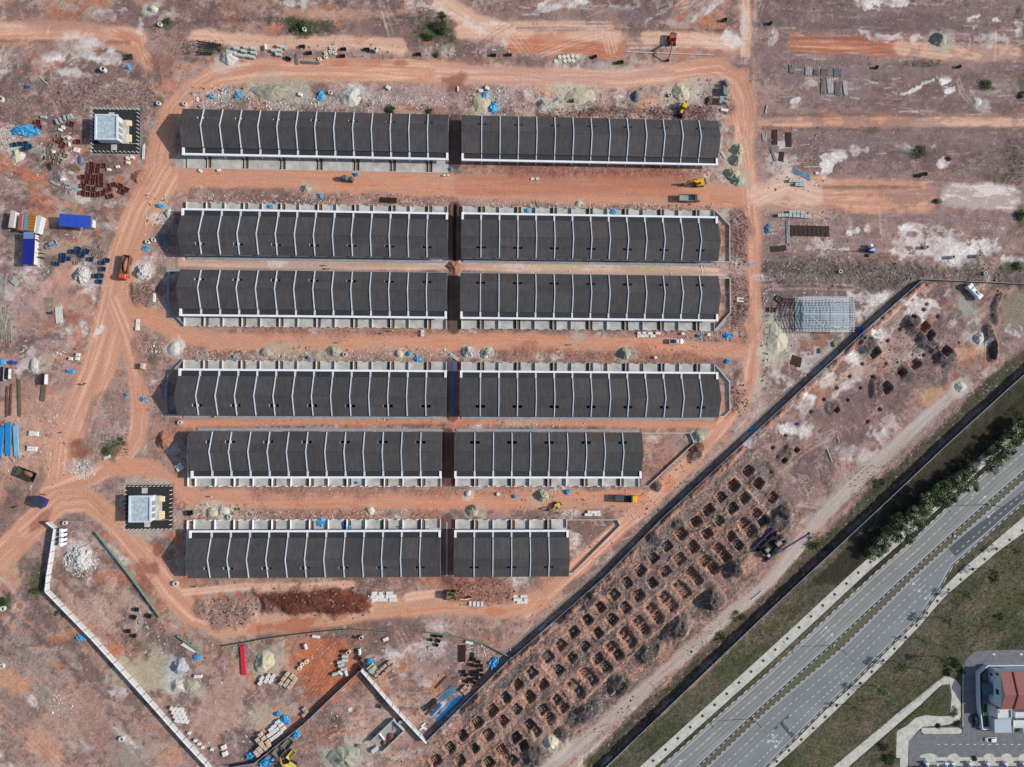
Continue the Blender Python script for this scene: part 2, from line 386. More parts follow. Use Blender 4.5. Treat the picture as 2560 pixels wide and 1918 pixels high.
# strokes of scraped earth and paired tyre ruts
_cs = [(222,206,196),(206,172,152),(116,92,86),(196,136,106),(150,120,110),(212,190,176)]
for _ in range(1500):
    x, y = (random.uniform(0, 1900), random.uniform(0, 1918)) if random.random() < .72 else (random.uniform(1880, 2560), random.uniform(0, 700))
    if y > 1918-(x-1100)*.95 and x > 1100: continue
    an = 5*float(vnoise(np.array([x/260.]), np.array([y/260.]), 3)[0]) + random.uniform(-.35, .35)
    if x > 1880: an = random.uniform(-.12, .12)
    L = random.uniform(8, 42); s_, m_, la_, al_ = m_line([(x, y), (x+L*math.cos(an), y+L*math.sin(an))], random.uniform(1.2, 3.2), 2.2, 1.2); mixc(random.choice(_cs), m_*random.uniform(.25, .65), s_); ZZ[s_] += m_*random.uniform(-.08, .05)
for _ in range(110):
    x, y = random.uniform(0, 1880), random.uniform(0, 1918)
    if y > 1900-(x-1100)*.95 and x > 1100: x -= 700
    an = random.uniform(0, 6.28); k = random.uniform(-.012, .012); P = [(x, y)]
    for i in range(7): P.append((P[-1][0]+15*math.cos(an), P[-1][1]+15*math.sin(an))); an += k*15
    tracks(P, (-6, 6) if random.random() < .7 else (-7, -3, 3, 7), 1.5, random.choice(((126,92,80),(214,176,154),(150,104,84))), random.uniform(.25, .55))
# ---- haul roads
RC = ORANGE
road(tl('O', 315,470, 330,400, 350,300, 378,235, 410,200, 470,165, 560,152, 800,152, 1000,160), 44/.864, RC, c2=PALEO)
road(tl('O', 960,160, 1150,166, 1350,170, 1480,158, 1540,156), 38/.864, (208,160,138), c2=PALEO)
road(tl('O', 1480,158, 1550,150, 1595,175, 1614,225, 1608,300, 1612,370, 1614,430), 40/.864, (206,152,125), c2=PALEO, streak=.3)
road(tl('O', 320,400, 420,378, 560,380, 800,392, 1100,408, 1400,420, 1630,425), 46/.864, RC, c2=DEEPO)
road(tl('O', 1000,400, 1200,402, 1450,405), 40/.864, (190,125,98), a=.7, c2=DEEPO)
road(tl('O', 345,390, 305,460, 275,540, 255,640, 232,730, 210,800, 180,870, 150,950, 132,1010), 66/.864, RC, c2=PALEO, streak=.2)
road(tl('O', 135,980, 128,1045, 100,1100, 40,1165, -40,1240), 52/.864, RC, c2=PALEO)
road(tl('O', 262,655, 330,688, 390,722, 480,738, 800,740, 1100,738, 1400,748, 1610,760), 33/.864, RC, c2=DEEPO)
road(tl('O', 250,660, 275,720, 296,800, 303,880, 300,940, 262,995, 200,1030, 110,1060), 36/.864, RC, c2=PALEO)
road(tl('O', 1632,-20, 1630,40), 10, PALEO)
road(tl('O', 1618,400, 1628,500, 1626,620, 1632,740, 1618,830, 1570,905, 1510,975, 1450,1040, 1330,1150, 1230,1240, 1140,1320), 30/.864, RC, c2=PALEO, streak=.22)
road(tl('O', 400,915, 700,908, 960,906, 1250,912, 1540,918), 17/.864, RC, 6, 4, c2=DEEPO)
road(tl('O', 240,1010, 320,1010, 372,1045, 430,1078, 620,1082, 1000,1080, 1280,1080, 1380,1076), 34/.864, RC, c2=DEEPO)
road(tl('O', 60,1140, 130,1082, 190,1078, 250,1130, 320,1210, 370,1280, 420,1330, 480,1352), 44/.864, RC, c2=PALEO, streak=.2)
road(tl('O', 470,1352, 620,1345, 800,1318, 950,1305, 1090,1312, 1160,1300), 40/.864, (206,156,128), c2=DEEPO, streak=.22)
road(tl('O', 400,1280, 520,1268, 640,1270, 760,1262), 18/.864, PALEO, 6, 5)
road(tl('O', 880,1290, 1000,1275, 1100,1270), 16/.864, PALEO, 6, 5)
road(tl('O', 395,566, 700,572, 960,572, 1300,582, 1560,588), 21/.864, (200,168,150), 6, 5, c2=PALEO)
road(tl('O', 1560,585, 1630,570), 20/.864, PINK, 6, 6)
road(tl('O', 1640,425, 1700,400, 1760,420), 40/.864, (218,178,156), 12, 10)
road(tl('O', 1630,600, 1700,598, 1850,606), 16/.864, (196,172,162), 6, 6)
# reddish wet stretches, deeper orange areas
for t, x, y, rx, ry, ro, c, a in (
    ('A0',1400,560,100,70,-30,REDB,.55), ('A0',1450,760,90,60,30,DEEPO,.6), ('A0',370,1210,110,45,10,REDB,.55), ('A0',230,1510,160,60,20,DEEPO,.7),
    ('A0',1100,310,110,40,20,DEEPO,.6), ('A1',560,760,170,70,-10,DEEPO,.6), ('A1',690,880,70,60,0,REDB,.5), ('A1',430,1150,170,90,0,DEEPO,.35),
    ('A2',685,530,75,80,-40,REDB,.85), ('A2',1365,1425,55,55,30,REDB,.8), ('A2',1225,1620,100,80,40,REDB,.7), ('A2',370,1160,110,35,-40,REDB,.6),
    ('B2',1820,330,120,50,0,DEEPO,.6), ('B0',1690,700,80,90,70,REDB,.75), ('B0',720,540,60,35,0,DEEPO,.7), ('B0',1020,540,80,40,0,DEEPO,.6),
    ('B0',1250,560,70,35,0,REDB,.5), ('B0',150,260,60,60,0,DEEPO,.7), ('B0',1620,960,150,40,0,REDB,.5), ('A3',1290,110,60,120,-30,REDB,.65), ('A3',1000,50,260,60,8,DEEPO,.6),
    ('A3',700,460,230,40,-22,(176,112,74),.7), ('A3',1000,640,90,50,-30,DEEPO,.7), ('B3',560,760,280,230,-35,(190,116,84),.85), ('B3',620,960,180,70,-40,(182,116,88),.6),
    ('B3',350,420,330,50,-6,(170,98,72),.7), ('B3',2060,320,90,30,0,DEEPO,.7), ('B3',1700,120,120,90,0,REDB,.6), ('D1',1760,1370,130,60,0,(205,150,115),.7),
    ('D2',1440,120,150,60,-45,(200,158,120),.7), ('C1',1400,1230,300,35,0,DEEPO,.45), ('C0',1100,1560,500,70,2,(182,118,92),.6), ('C0',250,380,180,60,-10,DEEPO,.6),
    ('C2',1330,850,80,60,-40,DEEPO,.6), ('C0',1230,860,90,50,0,PALEO,.7), ('C0',310,790,90,70,0,(214,160,128),.6), ('C0',1900,1040,50,60,0,(214,150,115),.7),
    ('A3',120,960,170,80,30,(205,150,112),.6), ('A3',350,1420,170,70,50,(205,150,118),.6), ('A3',60,50,90,120,0,(208,160,132),.6), ('A3',1430,1570,130,70,20,(205,150,122),.6)):
    cx_, cy_ = tpx(t, x, y); k = TILES[t][2]; patch(m_ell(cx_, cy_, rx/k, ry/k, ro, .6, .6), c, a)
# pale and whitish patches
for t, x, y, rx, ry, ro, a in (
    ('A0',480,520,130,55,15,.85), ('A0',700,430,110,80,0,.5), ('A0',900,490,90,40,0,.6), ('A0',620,640,150,30,0,.6), ('A0',960,110,90,40,0,.4), ('A0',760,380,160,40,0,.35),
    ('A1',770,850,60,30,40,.75), ('A1',840,960,60,60,0,.85), ('A1',820,1230,60,35,-45,.75), ('A1',100,830,50,60,0,.75), ('A1',300,790,120,60,0,.3), ('A1',1350,215,40,25,0,.6),
    ('A1',1540,1345,60,60,0,.55), ('A1',230,1450,50,90,0,.45), ('C0',430,50,120,40,-8,.85), ('C0',1190,155,32,38,0,.85), ('C0',1010,60,90,12,0,.6), ('C0',1720,70,90,25,-35,.6),
    ('C0',1900,330,70,40,0,.7), ('C0',2000,150,28,180,0,.5), ('D0',60,300,60,30,-50,.6), ('D0',890,45,70,45,0,.9), ('D0',1050,20,120,25,0,.7), ('D0',1765,150,60,45,0,.8), ('D0',1960,180,35,30,0,.8),
    ('D0',2145,230,30,60,20,.8), ('D0',1520,690,60,40,0,.95), ('D0',1560,770,40,50,0,.9), ('D0',1400,700,90,20,-25,.8), ('D0',1300,760,80,18,-25,.8), ('D0',1200,805,60,12,-10,.8), ('D0',1780,790,90,18,0,.7), ('D0',1900,800,60,20,-20,.8),
    ('D0',195,900,50,35,-30,.8), ('D0',555,1420,48,75,20,.9), ('D0',620,1320,40,40,-40,.7), ('D0',800,1265,60,40,0,.8), ('D0',1290,1275,90,35,0,.7), ('D0',1540,1390,35,35,0,.8), ('D0',960,310,120,30,0,.6), ('D0',1250,320,30,30,0,.6),
    ('D0',380,720,80,40,0,.4), ('D0',1900,370,120,50,0,.4), ('D0',140,1250,60,30,0,.7), ('D0',120,1430,70,90,0,.4),
    ('D1',750,350,90,40,-20,.75), ('D1',1220,300,65,22,0,.9), ('D1',1450,480,240,90,0,.7), ('D1',1820,470,200,100,0,.8), ('D1',2100,600,80,40,0,.6), ('D1',480,470,140,50,0,.45), ('D1',680,520,60,70,0,.6), ('D1',850,920,130,60,10,.6), ('D1',900,1000,120,60,-40,.45),
    ('D1',350,1480,170,110,-20,.5), ('D1',1010,1240,60,90,30,.85), ('D1',760,1470,110,80,-20,.9), ('D1',1290,1020,150,80,-20,.7), ('D1',600,1620,90,40,-20,.6), ('D1',1600,1150,90,70,0,.35), ('D1',2150,1190,60,40,30,.6), ('D1',1900,1570,40,40,0,.3),
    ('D2',330,220,40,90,30,.8), ('D2',160,380,60,40,0,.8), ('D2',300,400,70,50,-20,.7), ('D2',640,50,110,50,-30,.6), ('D2',450,430,40,30,0,.6), ('D2',930,430,60,50,0,.5), ('D2',700,560,90,50,-40,.35), ('D2',1050,320,50,60,0,.35), ('D2',520,500,50,50,0,.4), ('D2',870,620,70,60,-45,.4),
    ('C2',2120,520,60,70,0,.6), ('C3',760,1050,50,40,0,.6), ('C3',1070,1180,50,35,0,.5), ('C3',1540,400,60,40,0,.5), ('B1',1580,620,200,25,0,.3), ('B1',180,620,90,30,0,.5), ('C1',560,640,420,30,0,.35),
    ('A3',1000,1010,60,40,0,.5), ('A2',950,440,120,60,0,.35), ('B3',1230,740,60,70,0,.4), ('B3',1440,920,50,60,0,.4), ('B0',330,20,120,25,0,.5), ('B0',1480,60,180,20,15,.5), ('B0',1800,180,140,30,30,.4), ('B0',2000,200,90,12,0,.6), ('B0',2150,370,60,40,0,.5), ('A0',1230,240,25,50,0,.5)):
    cx_, cy_ = tpx(t, x, y); k = TILES[t][2]; sm_ = m_ell(cx_, cy_, rx/k*1.15, ry/k*1.15, ro, .30, 1.15); patch((sm_[0], sm_[1]*clamp(.85+NC[sm_[0]]*.7+R3[sm_[0]]*.8)), WHITE, min(1, a*1.1))
# grey gravel, sandy spills, dark spoil
for t, x, y, rx, ry, ro, c, a, rb in (
    ('D2',1360,300,230,65,-43,GREYG,.85,.1), ('D2',1060,580,230,60,-43,GREYG,.85,.1), ('D2',720,860,240,55,-43,GREYG,.8,.1), ('D2',480,1120,160,50,-48,GREYG,.75,.1), ('D1',1690,1000,140,75,35,(158,158,148),.9,.1),
    ('C3',1900,330,330,30,-42,(166,152,142),.5,.1), ('C3',1240,900,170,45,-40,(165,160,154),.7,.1), ('C3',1000,1130,190,35,-42,(172,158,148),.6,.1), ('D2',1660,40,50,50,0,(160,165,160),.8,.3),
    ('A3',480,1130,230,60,45,(140,134,130),.7,.7), ('A3',250,700,200,120,45,(150,136,126),.6,.5), ('A3',620,700,90,50,30,(160,148,130),.45,.3), ('A3',1130,1540,210,120,0,(164,152,138),.7,.15), ('A3',750,1500,60,30,0,(170,165,160),.5,.5),
    ('A3',1330,840,260,180,0,(178,168,140),.85,.2), ('B3',90,1220,150,110,-20,(178,170,150),.7,.1), ('B3',560,1540,60,60,0,(150,145,135),.5,.5), ('B3',1150,1330,120,60,-40,(160,155,150),.5,.6),
    ('B0',150,800,260,70,0,(172,160,138),.6,.4), ('B0',1200,860,330,60,0,(170,152,142),.6,.8), ('B0',500,870,320,50,0,(172,160,150),.6,.9), ('B0',1640,440,70,50,0,(188,178,158),.6,.4), ('B0',1960,930,110,100,0,(172,160,142),.7,.5), ('B0',2120,820,80,90,0,(180,168,160),.6,.9),
    ('C0',900,570,260,45,0,(176,172,160),.6,.4), ('C0',620,820,220,110,0,(184,176,150),.5,.3), ('A0',1950,830,300,70,0,(165,155,145),.6,.9), ('A0',100,1250,170,150,0,(176,170,158),.6,.7), ('A0',1280,1080,20,160,0,(150,145,138),.6,.6),
    ('A2',1230,1290,150,50,10,(172,164,150),.7,.3), ('A2',1250,850,180,40,5,(178,170,155),.7,.3), ('A2',740,1520,130,140,0,(170,160,152),.5,1.0), ('A2',700,735,110,60,-20,(165,160,150),.7,.9), ('A2',1880,1110,230,40,0,(176,168,150),.6,.4),
    ('B1',330,1380,260,70,0,(176,164,138),.55,.4), ('B1',1100,1370,240,60,0,(172,156,138),.4,.6), ('B1',1260,620,140,35,0,(190,176,140),.6,.2), ('C1',480,640,200,40,0,(196,178,132),.7,.2), ('C1',1180,650,180,40,0,(190,176,130),.75,.2), ('C1',590,1240,80,45,0,(176,168,150),.7,.4), ('C1',1850,200,80,50,20,(178,172,164),.7,.6),
    ('C2',2150,90,70,160,0,(176,168,150),.5,.5), ('C1',2190,1300,60,250,0,(176,164,146),.6,.4), ('A1',500,800,260,200,0,(206,160,138),.6,.1), ('A1',150,1000,200,200,0,(186,156,148),.5,.2), ('A2',300,300,300,200,0,(206,160,136),.6,.2), ('A2',120,700,260,200,0,(200,152,128),.6,.3), ('A3',900,300,300,200,0,(190,156,140),.6,.4), ('A3',1900,1100,260,300,0,(196,156,138),.6,.1), ('A3',600,1250,300,200,0,(190,150,130),.5,.3), ('B3',1000,1300,400,200,-35,(196,158,142),.6,.2), ('B0',600,130,400,40,0,(206,160,134),.5,.1), ('D1',130,600,80,40,0,(186,170,130),.7,.2), ('C0',1650,800,120,120,0,(186,168,160),.6,.3), ('D1',500,1450,160,120,-30,(176,168,160),.6,.2), ('C1',400,50,280,30,0,(190,160,135),.3,.2),
    ('A1',420,470,330,90,-15,(182,164,140),.45,.1), ('B2',1240,1120,240,30,0,(160,140,128),.5,.8), ('C2',60,350,150,30,0,(190,172,150),.6,.6), ('B2',400,1090,200,25,0,(165,140,125),.5,.7)):
    cx_, cy_ = tpx(t, x, y); k = TILES[t][2]; patch(m_ell(cx_, cy_, rx/k, ry/k, ro, .5, .6), c, a, rb)
# rough, stony stretches
for pts, c, a, rb, hh in (
    (tl('A0', 520,700, 1180,720, 1400,860, 1330,980, 700,960, 420,900, 300,780), (138,112,106), .75, 1.2, .25),
    (tl('A0', 0,700, 160,690, 300,900, 160,1000, 0,1010), (134,110,104), .6, .8, .1),
    (tl('A1', 0,20, 300,70, 640,150, 620,190, 300,150, 0,110), (128,92,84), .8, 1.0, .25),
    (tl('D1', 0,620, 560,600, 1300,640, 1900,650, 2209,640, 2209,770, 1330,750, 1150,850, 880,860, 700,800, 0,790), (104,92,86), .85, 1.3, .4),
    (tl('C0', 250,920, 700,930, 1100,900, 1400,930, 1760,960, 1780,1040, 250,990), (116,84,80), .85, 1.4, .7),
    (tl('C1', 1880,180, 2010,170, 2050,300, 2040,620, 1900,640), (140,106,98), .8, 1.1, .3),
    (tl('C1', 1890,740, 2020,720, 2040,900, 2030,1080, 1900,1230, 1880,1100), (140,108,100), .8, 1.2, .3),
    (tl('C1', 1880,1480, 2010,1470, 2030,1657, 1890,1657), (124,94,88), .85, 1.2, .4),
    (tl('C2', 1880,0, 2030,0, 2000,240, 1850,290), (132,100,92), .85, 1.2, .3),
    (tl('C1', 0,1320, 500,1330, 1300,1390, 1800,1440, 1700,1470, 0,1440), (150,102,86), .7, .9, .15),
    (tl('B2', 0,900, 800,905, 1600,920, 2209,930, 2209,960, 0,960), (150,108,94), .6, .9, .1),
    (tl('B2', 0,1100, 900,1110, 1600,1120, 1600,1150, 0,1150), (150,106,92), .6, .9, .1),
    (tl('B1', 0,1190, 700,1195, 1600,1200, 1600,1230, 0,1220), (156,110,94), .6, .8, .05),
    (tl('C0', 0,1440, 900,1450, 1700,1470, 1700,1530, 0,1510), (150,96,82), .7, .8, .05),
    (tl('A1', 1140,800, 1330,780, 1390,900, 1310,980, 1200,930), (140,110,98), .8, .9, .8),
    (tl('A1', 1130,1230, 1380,1290, 1420,1450, 1280,1657, 1230,1560), (148,116,104), .7, .9, .25),
    (tl('A2', 760,160, 1120,60, 1140,300, 1100,480, 940,620, 700,600, 620,560), (150,122,112), .6, .6, .2),
    (tl('B3', 0,150, 480,120, 1000,170, 1000,320, 480,330, 60,330), (122,68,52), .85, 1.3, 1.1),
    (tl('A3', 1700,230, 2209,170, 2209,390, 1900,440, 1740,340), (150,122,112), .85, 1.2, .7),
    (tl('B3', 1640,50, 2209,60, 2209,260, 1960,270, 1700,170), (142,92,80), .75, 1.2, .3),
    (tl('B3', 620,1380, 720,1230, 900,1130, 880,1200, 760,1300), (96,84,80), .8, 1.0, .4),
    (tl('B3', 1470,1480, 1700,1280, 2209,850, 2209,960, 1760,1350, 1480,1580), (122,100,92), .6, .8, .2),
    (tl('C3', 0,760, 330,480, 640,220, 900,0, 1000,0, 700,260, 400,540, 0,860), (118,98,92), .65, 1.1, .3),
    (tl('C2', 900,1560, 1500,1000, 2209,380, 2209,480, 1560,1080, 960,1640), (110,94,90), .65, 1.1, .3),
    (tl('D2', 1000,700, 1560,160, 1900,0, 2000,0, 1500,420, 1080,760), (140,114,108), .7, .9, .1),
    (tl('C3', 1350,850, 1560,640, 2209,80, 2209,160, 1600,720, 1400,920), (146,122,110), .6, .7, .1),
    (tl('C2', 1900,1500, 2030,1440, 2000,1657, 1870,1657), (100,88,82), .7, 1.2, .6)):
    patch(m_poly(pts, 20, 26), c, a, rb, hh)
# dark mauve damp tracts
for t, x, y, rx, ry, ro, c, a in (('C0',900,130,700,70,0,(128,110,110),.6), ('D0',900,200,700,60,0,(118,98,98),.6), ('D0',1000,600,700,80,0,(136,114,112),.5), ('D0',1200,1200,800,90,0,(138,118,116),.5),
    ('B0',1000,250,420,60,0,(128,100,96),.6), ('B0',1750,1250,20,20,0,(96,72,66),.3), ('D1',1500,220,500,50,0,(136,112,110),.5), ('A3',200,1150,180,90,30,(138,112,108),.6), ('A3',900,1350,260,160,30,(148,120,114),.5), ('A0',420,430,200,70,0,(150,118,112),.6), ('A0',560,170,480,60,0,(150,112,98),.55),
    ('B3',1500,700,200,160,0,(150,126,122),.5), ('D2',250,900,220,90,-40,(132,108,104),.5), ('D2',600,330,300,120,-40,(138,112,108),.5), ('A1',110,650,120,160,0,(150,118,114),.5), ('A2',130,60,240,90,0,(152,122,120),.5), ('A2',960,110,120,60,0,(140,112,108),.55)):
    cx_, cy_ = tpx(t, x, y); k = TILES[t][2]; patch(m_ell(cx_, cy_, rx/k, ry/k, ro, .7, .4), c, a)
s_, m_ = m_poly(tl('B3', 90,170, 480,140, 820,110, 960,200, 1030,270, 900,330, 480,320, 240,330), 9, 7); mixc((112,62,46), m_*.95, s_); mixc((84,44,34), m_*clamp((R3[s_]-.05)/.1)*.6, s_); ZZ[s_] += m_*.3; RUB[s_] = np.maximum(RUB[s_], m_*.8)
s_, m_ = m_poly(tl('B3', 340,700, 480,600, 620,540, 780,560, 860,700, 860,830, 640,1010, 470,1060, 350,900), 12, 12); mixc((190,112,78), m_*.85, s_)
patch(m_poly(tl('X', 2020,1470, 2215,1262, 2368,1116, 2528,971, 2700,822, 2700,930, 2500,1090, 2300,1275, 2130,1430), 8, 6), (56,54,42), .8, .5)
# tyre marks and dozer scrapes
DK = (128,92,76); LT = (226,198,178)
for pts, offs, wd, c, a in (
    (tl('D0', 240,400, 600,420, 1000,400, 1300,450, 1680,490), (-16,-6,5,14), 1.8, (140,84,60), .7), (tl('D0', 1450,430, 1580,400, 1690,400), (-4,4), 1.6, DK, .6),
    (tl('D0', 1560,330, 1640,380, 1690,420), (-8,0,8), 2.0, LT, .7), (tl('D0', 1970,300, 1965,500), (-1,10), 2.2, LT, .8), (tl('D0', 1745,340, 1735,420), (0,), 2.2, LT, .8),
    (tl('C0', 0,240, 400,230, 820,230), (-6,2,12,20), 2.2, LT, .7), (tl('C0', 300,430, 560,330, 820,270, 850,400), (-12,-4,6,14,22), 2.2, LT, .65), (tl('C0', 20,290, 120,420), (-16,-6,4,14), 2.4, LT, .6),
    (tl('C0', 1060,360, 1500,350, 1820,360), (-26,-16,-4,8), 2.4, LT, .65), (tl('C0', 1600,290, 1830,370), (-10,0,10), 2.6, LT, .7), (tl('C0', 1990,0, 1995,330), (-8,-2,5), 1.8, DK, .5), (tl('C0', 2150,60, 2080,300), (-4,5), 2, (190,176,172), .6),
    (tl('B0', 1660,60, 1900,190, 2150,260), (-18,-8,2,12), 2.6, LT, .65), (tl('B0', 1900,400, 2040,280, 2180,200), (-10,0,10), 2.6, (140,96,80), .5), (tl('B0', 880,340, 960,300), (-8,0,8), 2.5, (170,112,80), .7), (tl('B0', 1110,110, 1160,280), (-6,6), 2.4, LT, .7), (tl('B0', 1360,60, 1600,30), (-10,0,10), 2.5, LT, .6),
    (tl('B0', 1160,100, 1210,180), (0,8), 2, LT, .5), (tl('A0', 1400,560, 1620,120, 1750,10), (-22,-12,-4,8,18), 2.2, (156,112,96), .6), (tl('A0', 1260,760, 1240,560, 1180,380, 1000,270), (-6,6,16), 2, (170,110,84), .6), (tl('A0', 60,1450, 200,1480, 380,1560), (-20,-8,4,16), 2.6, (150,84,58), .6),
    (tl('A0', 1340,540, 1440,600), (-14,-6,2,10), 2, (130,72,52), .6), (tl('B3', 400,900, 470,760, 560,640, 640,560), (-14,-6,2,10), 2.4, (132,76,54), .75), (tl('B3', 460,980, 640,780, 690,640, 640,580), (-20,-12,-4,6,14), 2.4, (132,76,54), .75), (tl('B3', 390,900, 440,1000, 460,1010), (-6,4), 2.2, (132,76,54), .6),
    (tl('B3', 1020,920, 1280,830), (-8,4), 2.6, (206,164,136), .7), (tl('B3', 960,1050, 1200,960, 1530,1020), (-18,-8,2,12,22), 2.6, (190,142,116), .7), (tl('B3', 340,1310, 620,1330, 900,1270), (-16,-4,8,22), 3, (184,122,92), .65), (tl('B3', 330,1480, 560,1400, 900,1210), (-10,2,12), 3, (196,140,110), .6),
    (tl('B3', 780,990, 900,1090), (-26,-16,-6,6), 3, (204,160,138), .6), (tl('B3', 1280,520, 1330,620, 1340,760), (-22,-10,2,14), 2.4, (206,164,138), .6), (tl('A3', 230,770, 480,1010, 600,1110), (-8,8), 3.2, (188,146,120), .7), (tl('A3', 0,1190, 220,1360, 500,1620), (-16,-4,8,20), 3.2, (212,160,130), .65), (tl('A3', 200,790, 360,960), (22,34), 3, (196,150,128), .5),
    (tl('C3', 320,1640, 900,1180, 1400,760, 2000,200), (-26,-16,10,22), 2.4, (196,160,140), .5), (tl('C3', 1080,540, 1400,300, 1680,60), (-8,0,8), 2.2, (196,152,128), .6), (tl('C3', 560,1090, 760,960, 1000,780), (-6,4), 2.2, (190,150,130), .5),
    (tl('C2', 1850,1450, 2000,1330, 2209,1200), (-10,-2,8), 2.2, (196,150,125), .5), (tl('D2', 0,820, 330,560, 560,440), (-6,4,14), 2.4, (206,170,150), .5), (tl('D2', 280,1035, 440,1060), (-4,4), 1.6, LT, .7), (tl('D1', 520,1640, 900,1450, 1060,1400), (-8,0,8), 2.6, (206,170,150), .6),
    (tl('D1', 970,160, 980,320), (-2,14), 2.6, (206,184,172), .7), (tl('D1', 0,820, 400,815, 720,830), (-6,6), 3, (190,172,164), .7), (tl('D1', 0,40, 260,120, 500,200), (-10,0,10), 2.2, LT, .5), (tl('D0', 1650,700, 1680,800, 1740,870), (-5,3), 1.8, LT, .7), (tl('D0', 1900,1010, 2000,1060, 2209,1080), (-4,4), 2, (190,150,128), .6),
    (tl('C1', 1920,200, 1930,400, 1915,620), (-10,0,12,22), 2.6, (112,80,74), .7), (tl('C1', 1920,760, 1940,900, 1930,1080), (-8,4,16), 2.6, (112,80,74), .6), (tl('C2', 1180,800, 1260,620, 1240,520), (-10,-4,4,12), 2, (176,122,104), .6), (tl('A2', 300,1190, 480,1050, 640,965, 760,980, 880,1100), (-4,6), 2.4, (176,112,84), .6),
    (tl('C0', 1650,560, 1900,590, 2040,720, 2080,900), (-20,-12,-4,6,16), 2.2, (176,116,88), .55), (tl('C0', 1960,1000, 2020,1300, 2090,1640), (-14,-6,4,12), 2.2, (226,186,158), .5), (tl('C1', 1750,20, 1950,60, 2070,160), (-12,-4,6,14), 2.2, (170,112,86), .5), (tl('C1', 1800,1340, 1980,1290, 2080,1180), (-12,-4,6,14), 2.2, (172,112,86), .5)):
    tracks(pts, offs, wd, c, a)
for t, reg, n, an, ln, wd, c, a in (('D0',(450,680,1100,880),14,0,90,2.6,WHITE,.7), ('D0',(1100,0,1650,60),10,-4,260,3,(176,160,156),.4), ('C0',(1240,30,1700,140),14,-30,120,3,WHITE,.55), ('C0',(0,40,700,150),10,-8,160,3,WHITE,.5), ('D1',(1200,420,2000,600),40,60,70,3,(196,184,180),.6), ('D1',(520,420,760,600),22,75,90,2.6,(176,150,144),.6),
    ('D2',(380,540,720,760),26,75,90,2.4,(186,166,160),.6), ('D2',(120,760,330,940),20,55,110,2.4,(196,172,164),.6), ('D2',(560,330,760,420),14,70,60,2.4,(196,172,164),.6), ('D2',(850,120,1200,300),18,45,70,2.4,(190,164,156),.5), ('D2',(960,420,1060,560),10,30,70,2.6,(200,176,168),.6), ('B3',(1180,860,1520,1120),24,0,90,3,(206,172,150),.55), ('B3',(1190,860,1260,1100),6,90,90,3,(206,172,150),.6), ('B3',(1240,1090,1440,1300),14,-20,70,3.2,(206,172,150),.6),
    ('A3',(640,200,1000,420),16,-30,130,2.4,(190,164,150),.4), ('A0',(250,200,1000,300),18,2,190,3,(206,150,116),.5), ('A0',(0,330,250,420),8,0,140,3,PALEO,.6), ('A2',(820,240,1080,560),22,40,80,2.6,(186,160,150),.45), ('C0',(1900,1030,2110,1180),26,90,90,2.6,(226,186,160),.55), ('B1',(400,1240,1600,1320),24,1,220,2.4,(216,160,130),.45), ('C1',(200,1280,1800,1370),24,1,220,2.4,(216,160,130),.45), ('B0',(200,1520,2000,1640),26,1,240,2.6,(216,160,130),.4), ('C0',(0,640,1500,690),16,0,260,2.4,(222,186,166),.5), ('C2',(1140,440,1500,700),50,40,40,2.2,(196,150,134),.5), ('A3',(1880,740,2209,1000),18,60,110,2.4,(196,148,124),.5), ('C3',(0,250,560,500),18,-38,160,2.4,(222,186,160),.45)):
    scratches(t, reg, n, an, ln, wd, c, a)
# low green growth
for t, x, y, rx, ry, a in (('B0',1540,260,140,110,.9), ('B0',380,240,90,60,.85), ('B0',560,240,120,50,.5), ('B0',1560,470,40,40,.6), ('A0',1820,410,130,45,.75), ('A0',1440,180,60,35,.7), ('A2',950,560,90,70,.75), ('A3',330,60,80,110,.75), ('A3',20,250,60,70,.9), ('D0',1880,740,75,50,.8), ('D0',1310,1310,110,40,.8), ('D0',2110,1400,90,130,.5), ('D0',2180,100,40,120,.5), ('D0',2190,700,40,120,.6), ('D0',920,1120,50,25,.6), ('D0',1280,560,260,20,.5), ('D1',2190,180,50,120,.75), ('D1',1455,85,40,25,.8), ('D1',2150,650,90,40,.6), ('A1',1330,1420,40,80,.5), ('D2',960,870,110,50,.7), ('D2',420,1360,120,45,.7), ('C3',1950,400,120,60,.6), ('C3',1720,620,110,60,.5), ('B0',1160,940,45,35,.8), ('B0',1500,960,40,30,.6), ('A0',760,1350,30,40,.4), ('A0',1380,870,35,35,.6), ('D0',2000,1490,120,60,.4), ('D1',850,620,60,50,.2)):
    cx_, cy_ = tpx(t, x, y); k = TILES[t][2]; patch(m_ell(cx_, cy_, rx/k, ry/k, 0, .7, .7), (66,76,46), a, .6, .15)
# dark alleys between the terrace ends, damp ditch strips
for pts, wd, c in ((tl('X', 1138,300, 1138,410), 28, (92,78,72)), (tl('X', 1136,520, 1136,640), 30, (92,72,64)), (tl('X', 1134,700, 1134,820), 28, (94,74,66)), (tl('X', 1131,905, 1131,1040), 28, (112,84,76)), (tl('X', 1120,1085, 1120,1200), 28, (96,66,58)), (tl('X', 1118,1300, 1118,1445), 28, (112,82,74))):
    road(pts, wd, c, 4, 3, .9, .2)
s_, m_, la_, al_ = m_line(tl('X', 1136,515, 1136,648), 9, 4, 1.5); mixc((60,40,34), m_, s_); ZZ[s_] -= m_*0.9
# gravel pads around the two sub-stations, parking yard
patch(m_poly(tl('A0', 780,920, 1230,920, 1230,1340, 780,1340), 6, 4), (160,152,142), .8, .5)
patch(m_poly(tl('A0', 1480,1330, 1620,1330, 1620,1460, 1520,1450), 6, 5), (172,168,160), .8, .4)
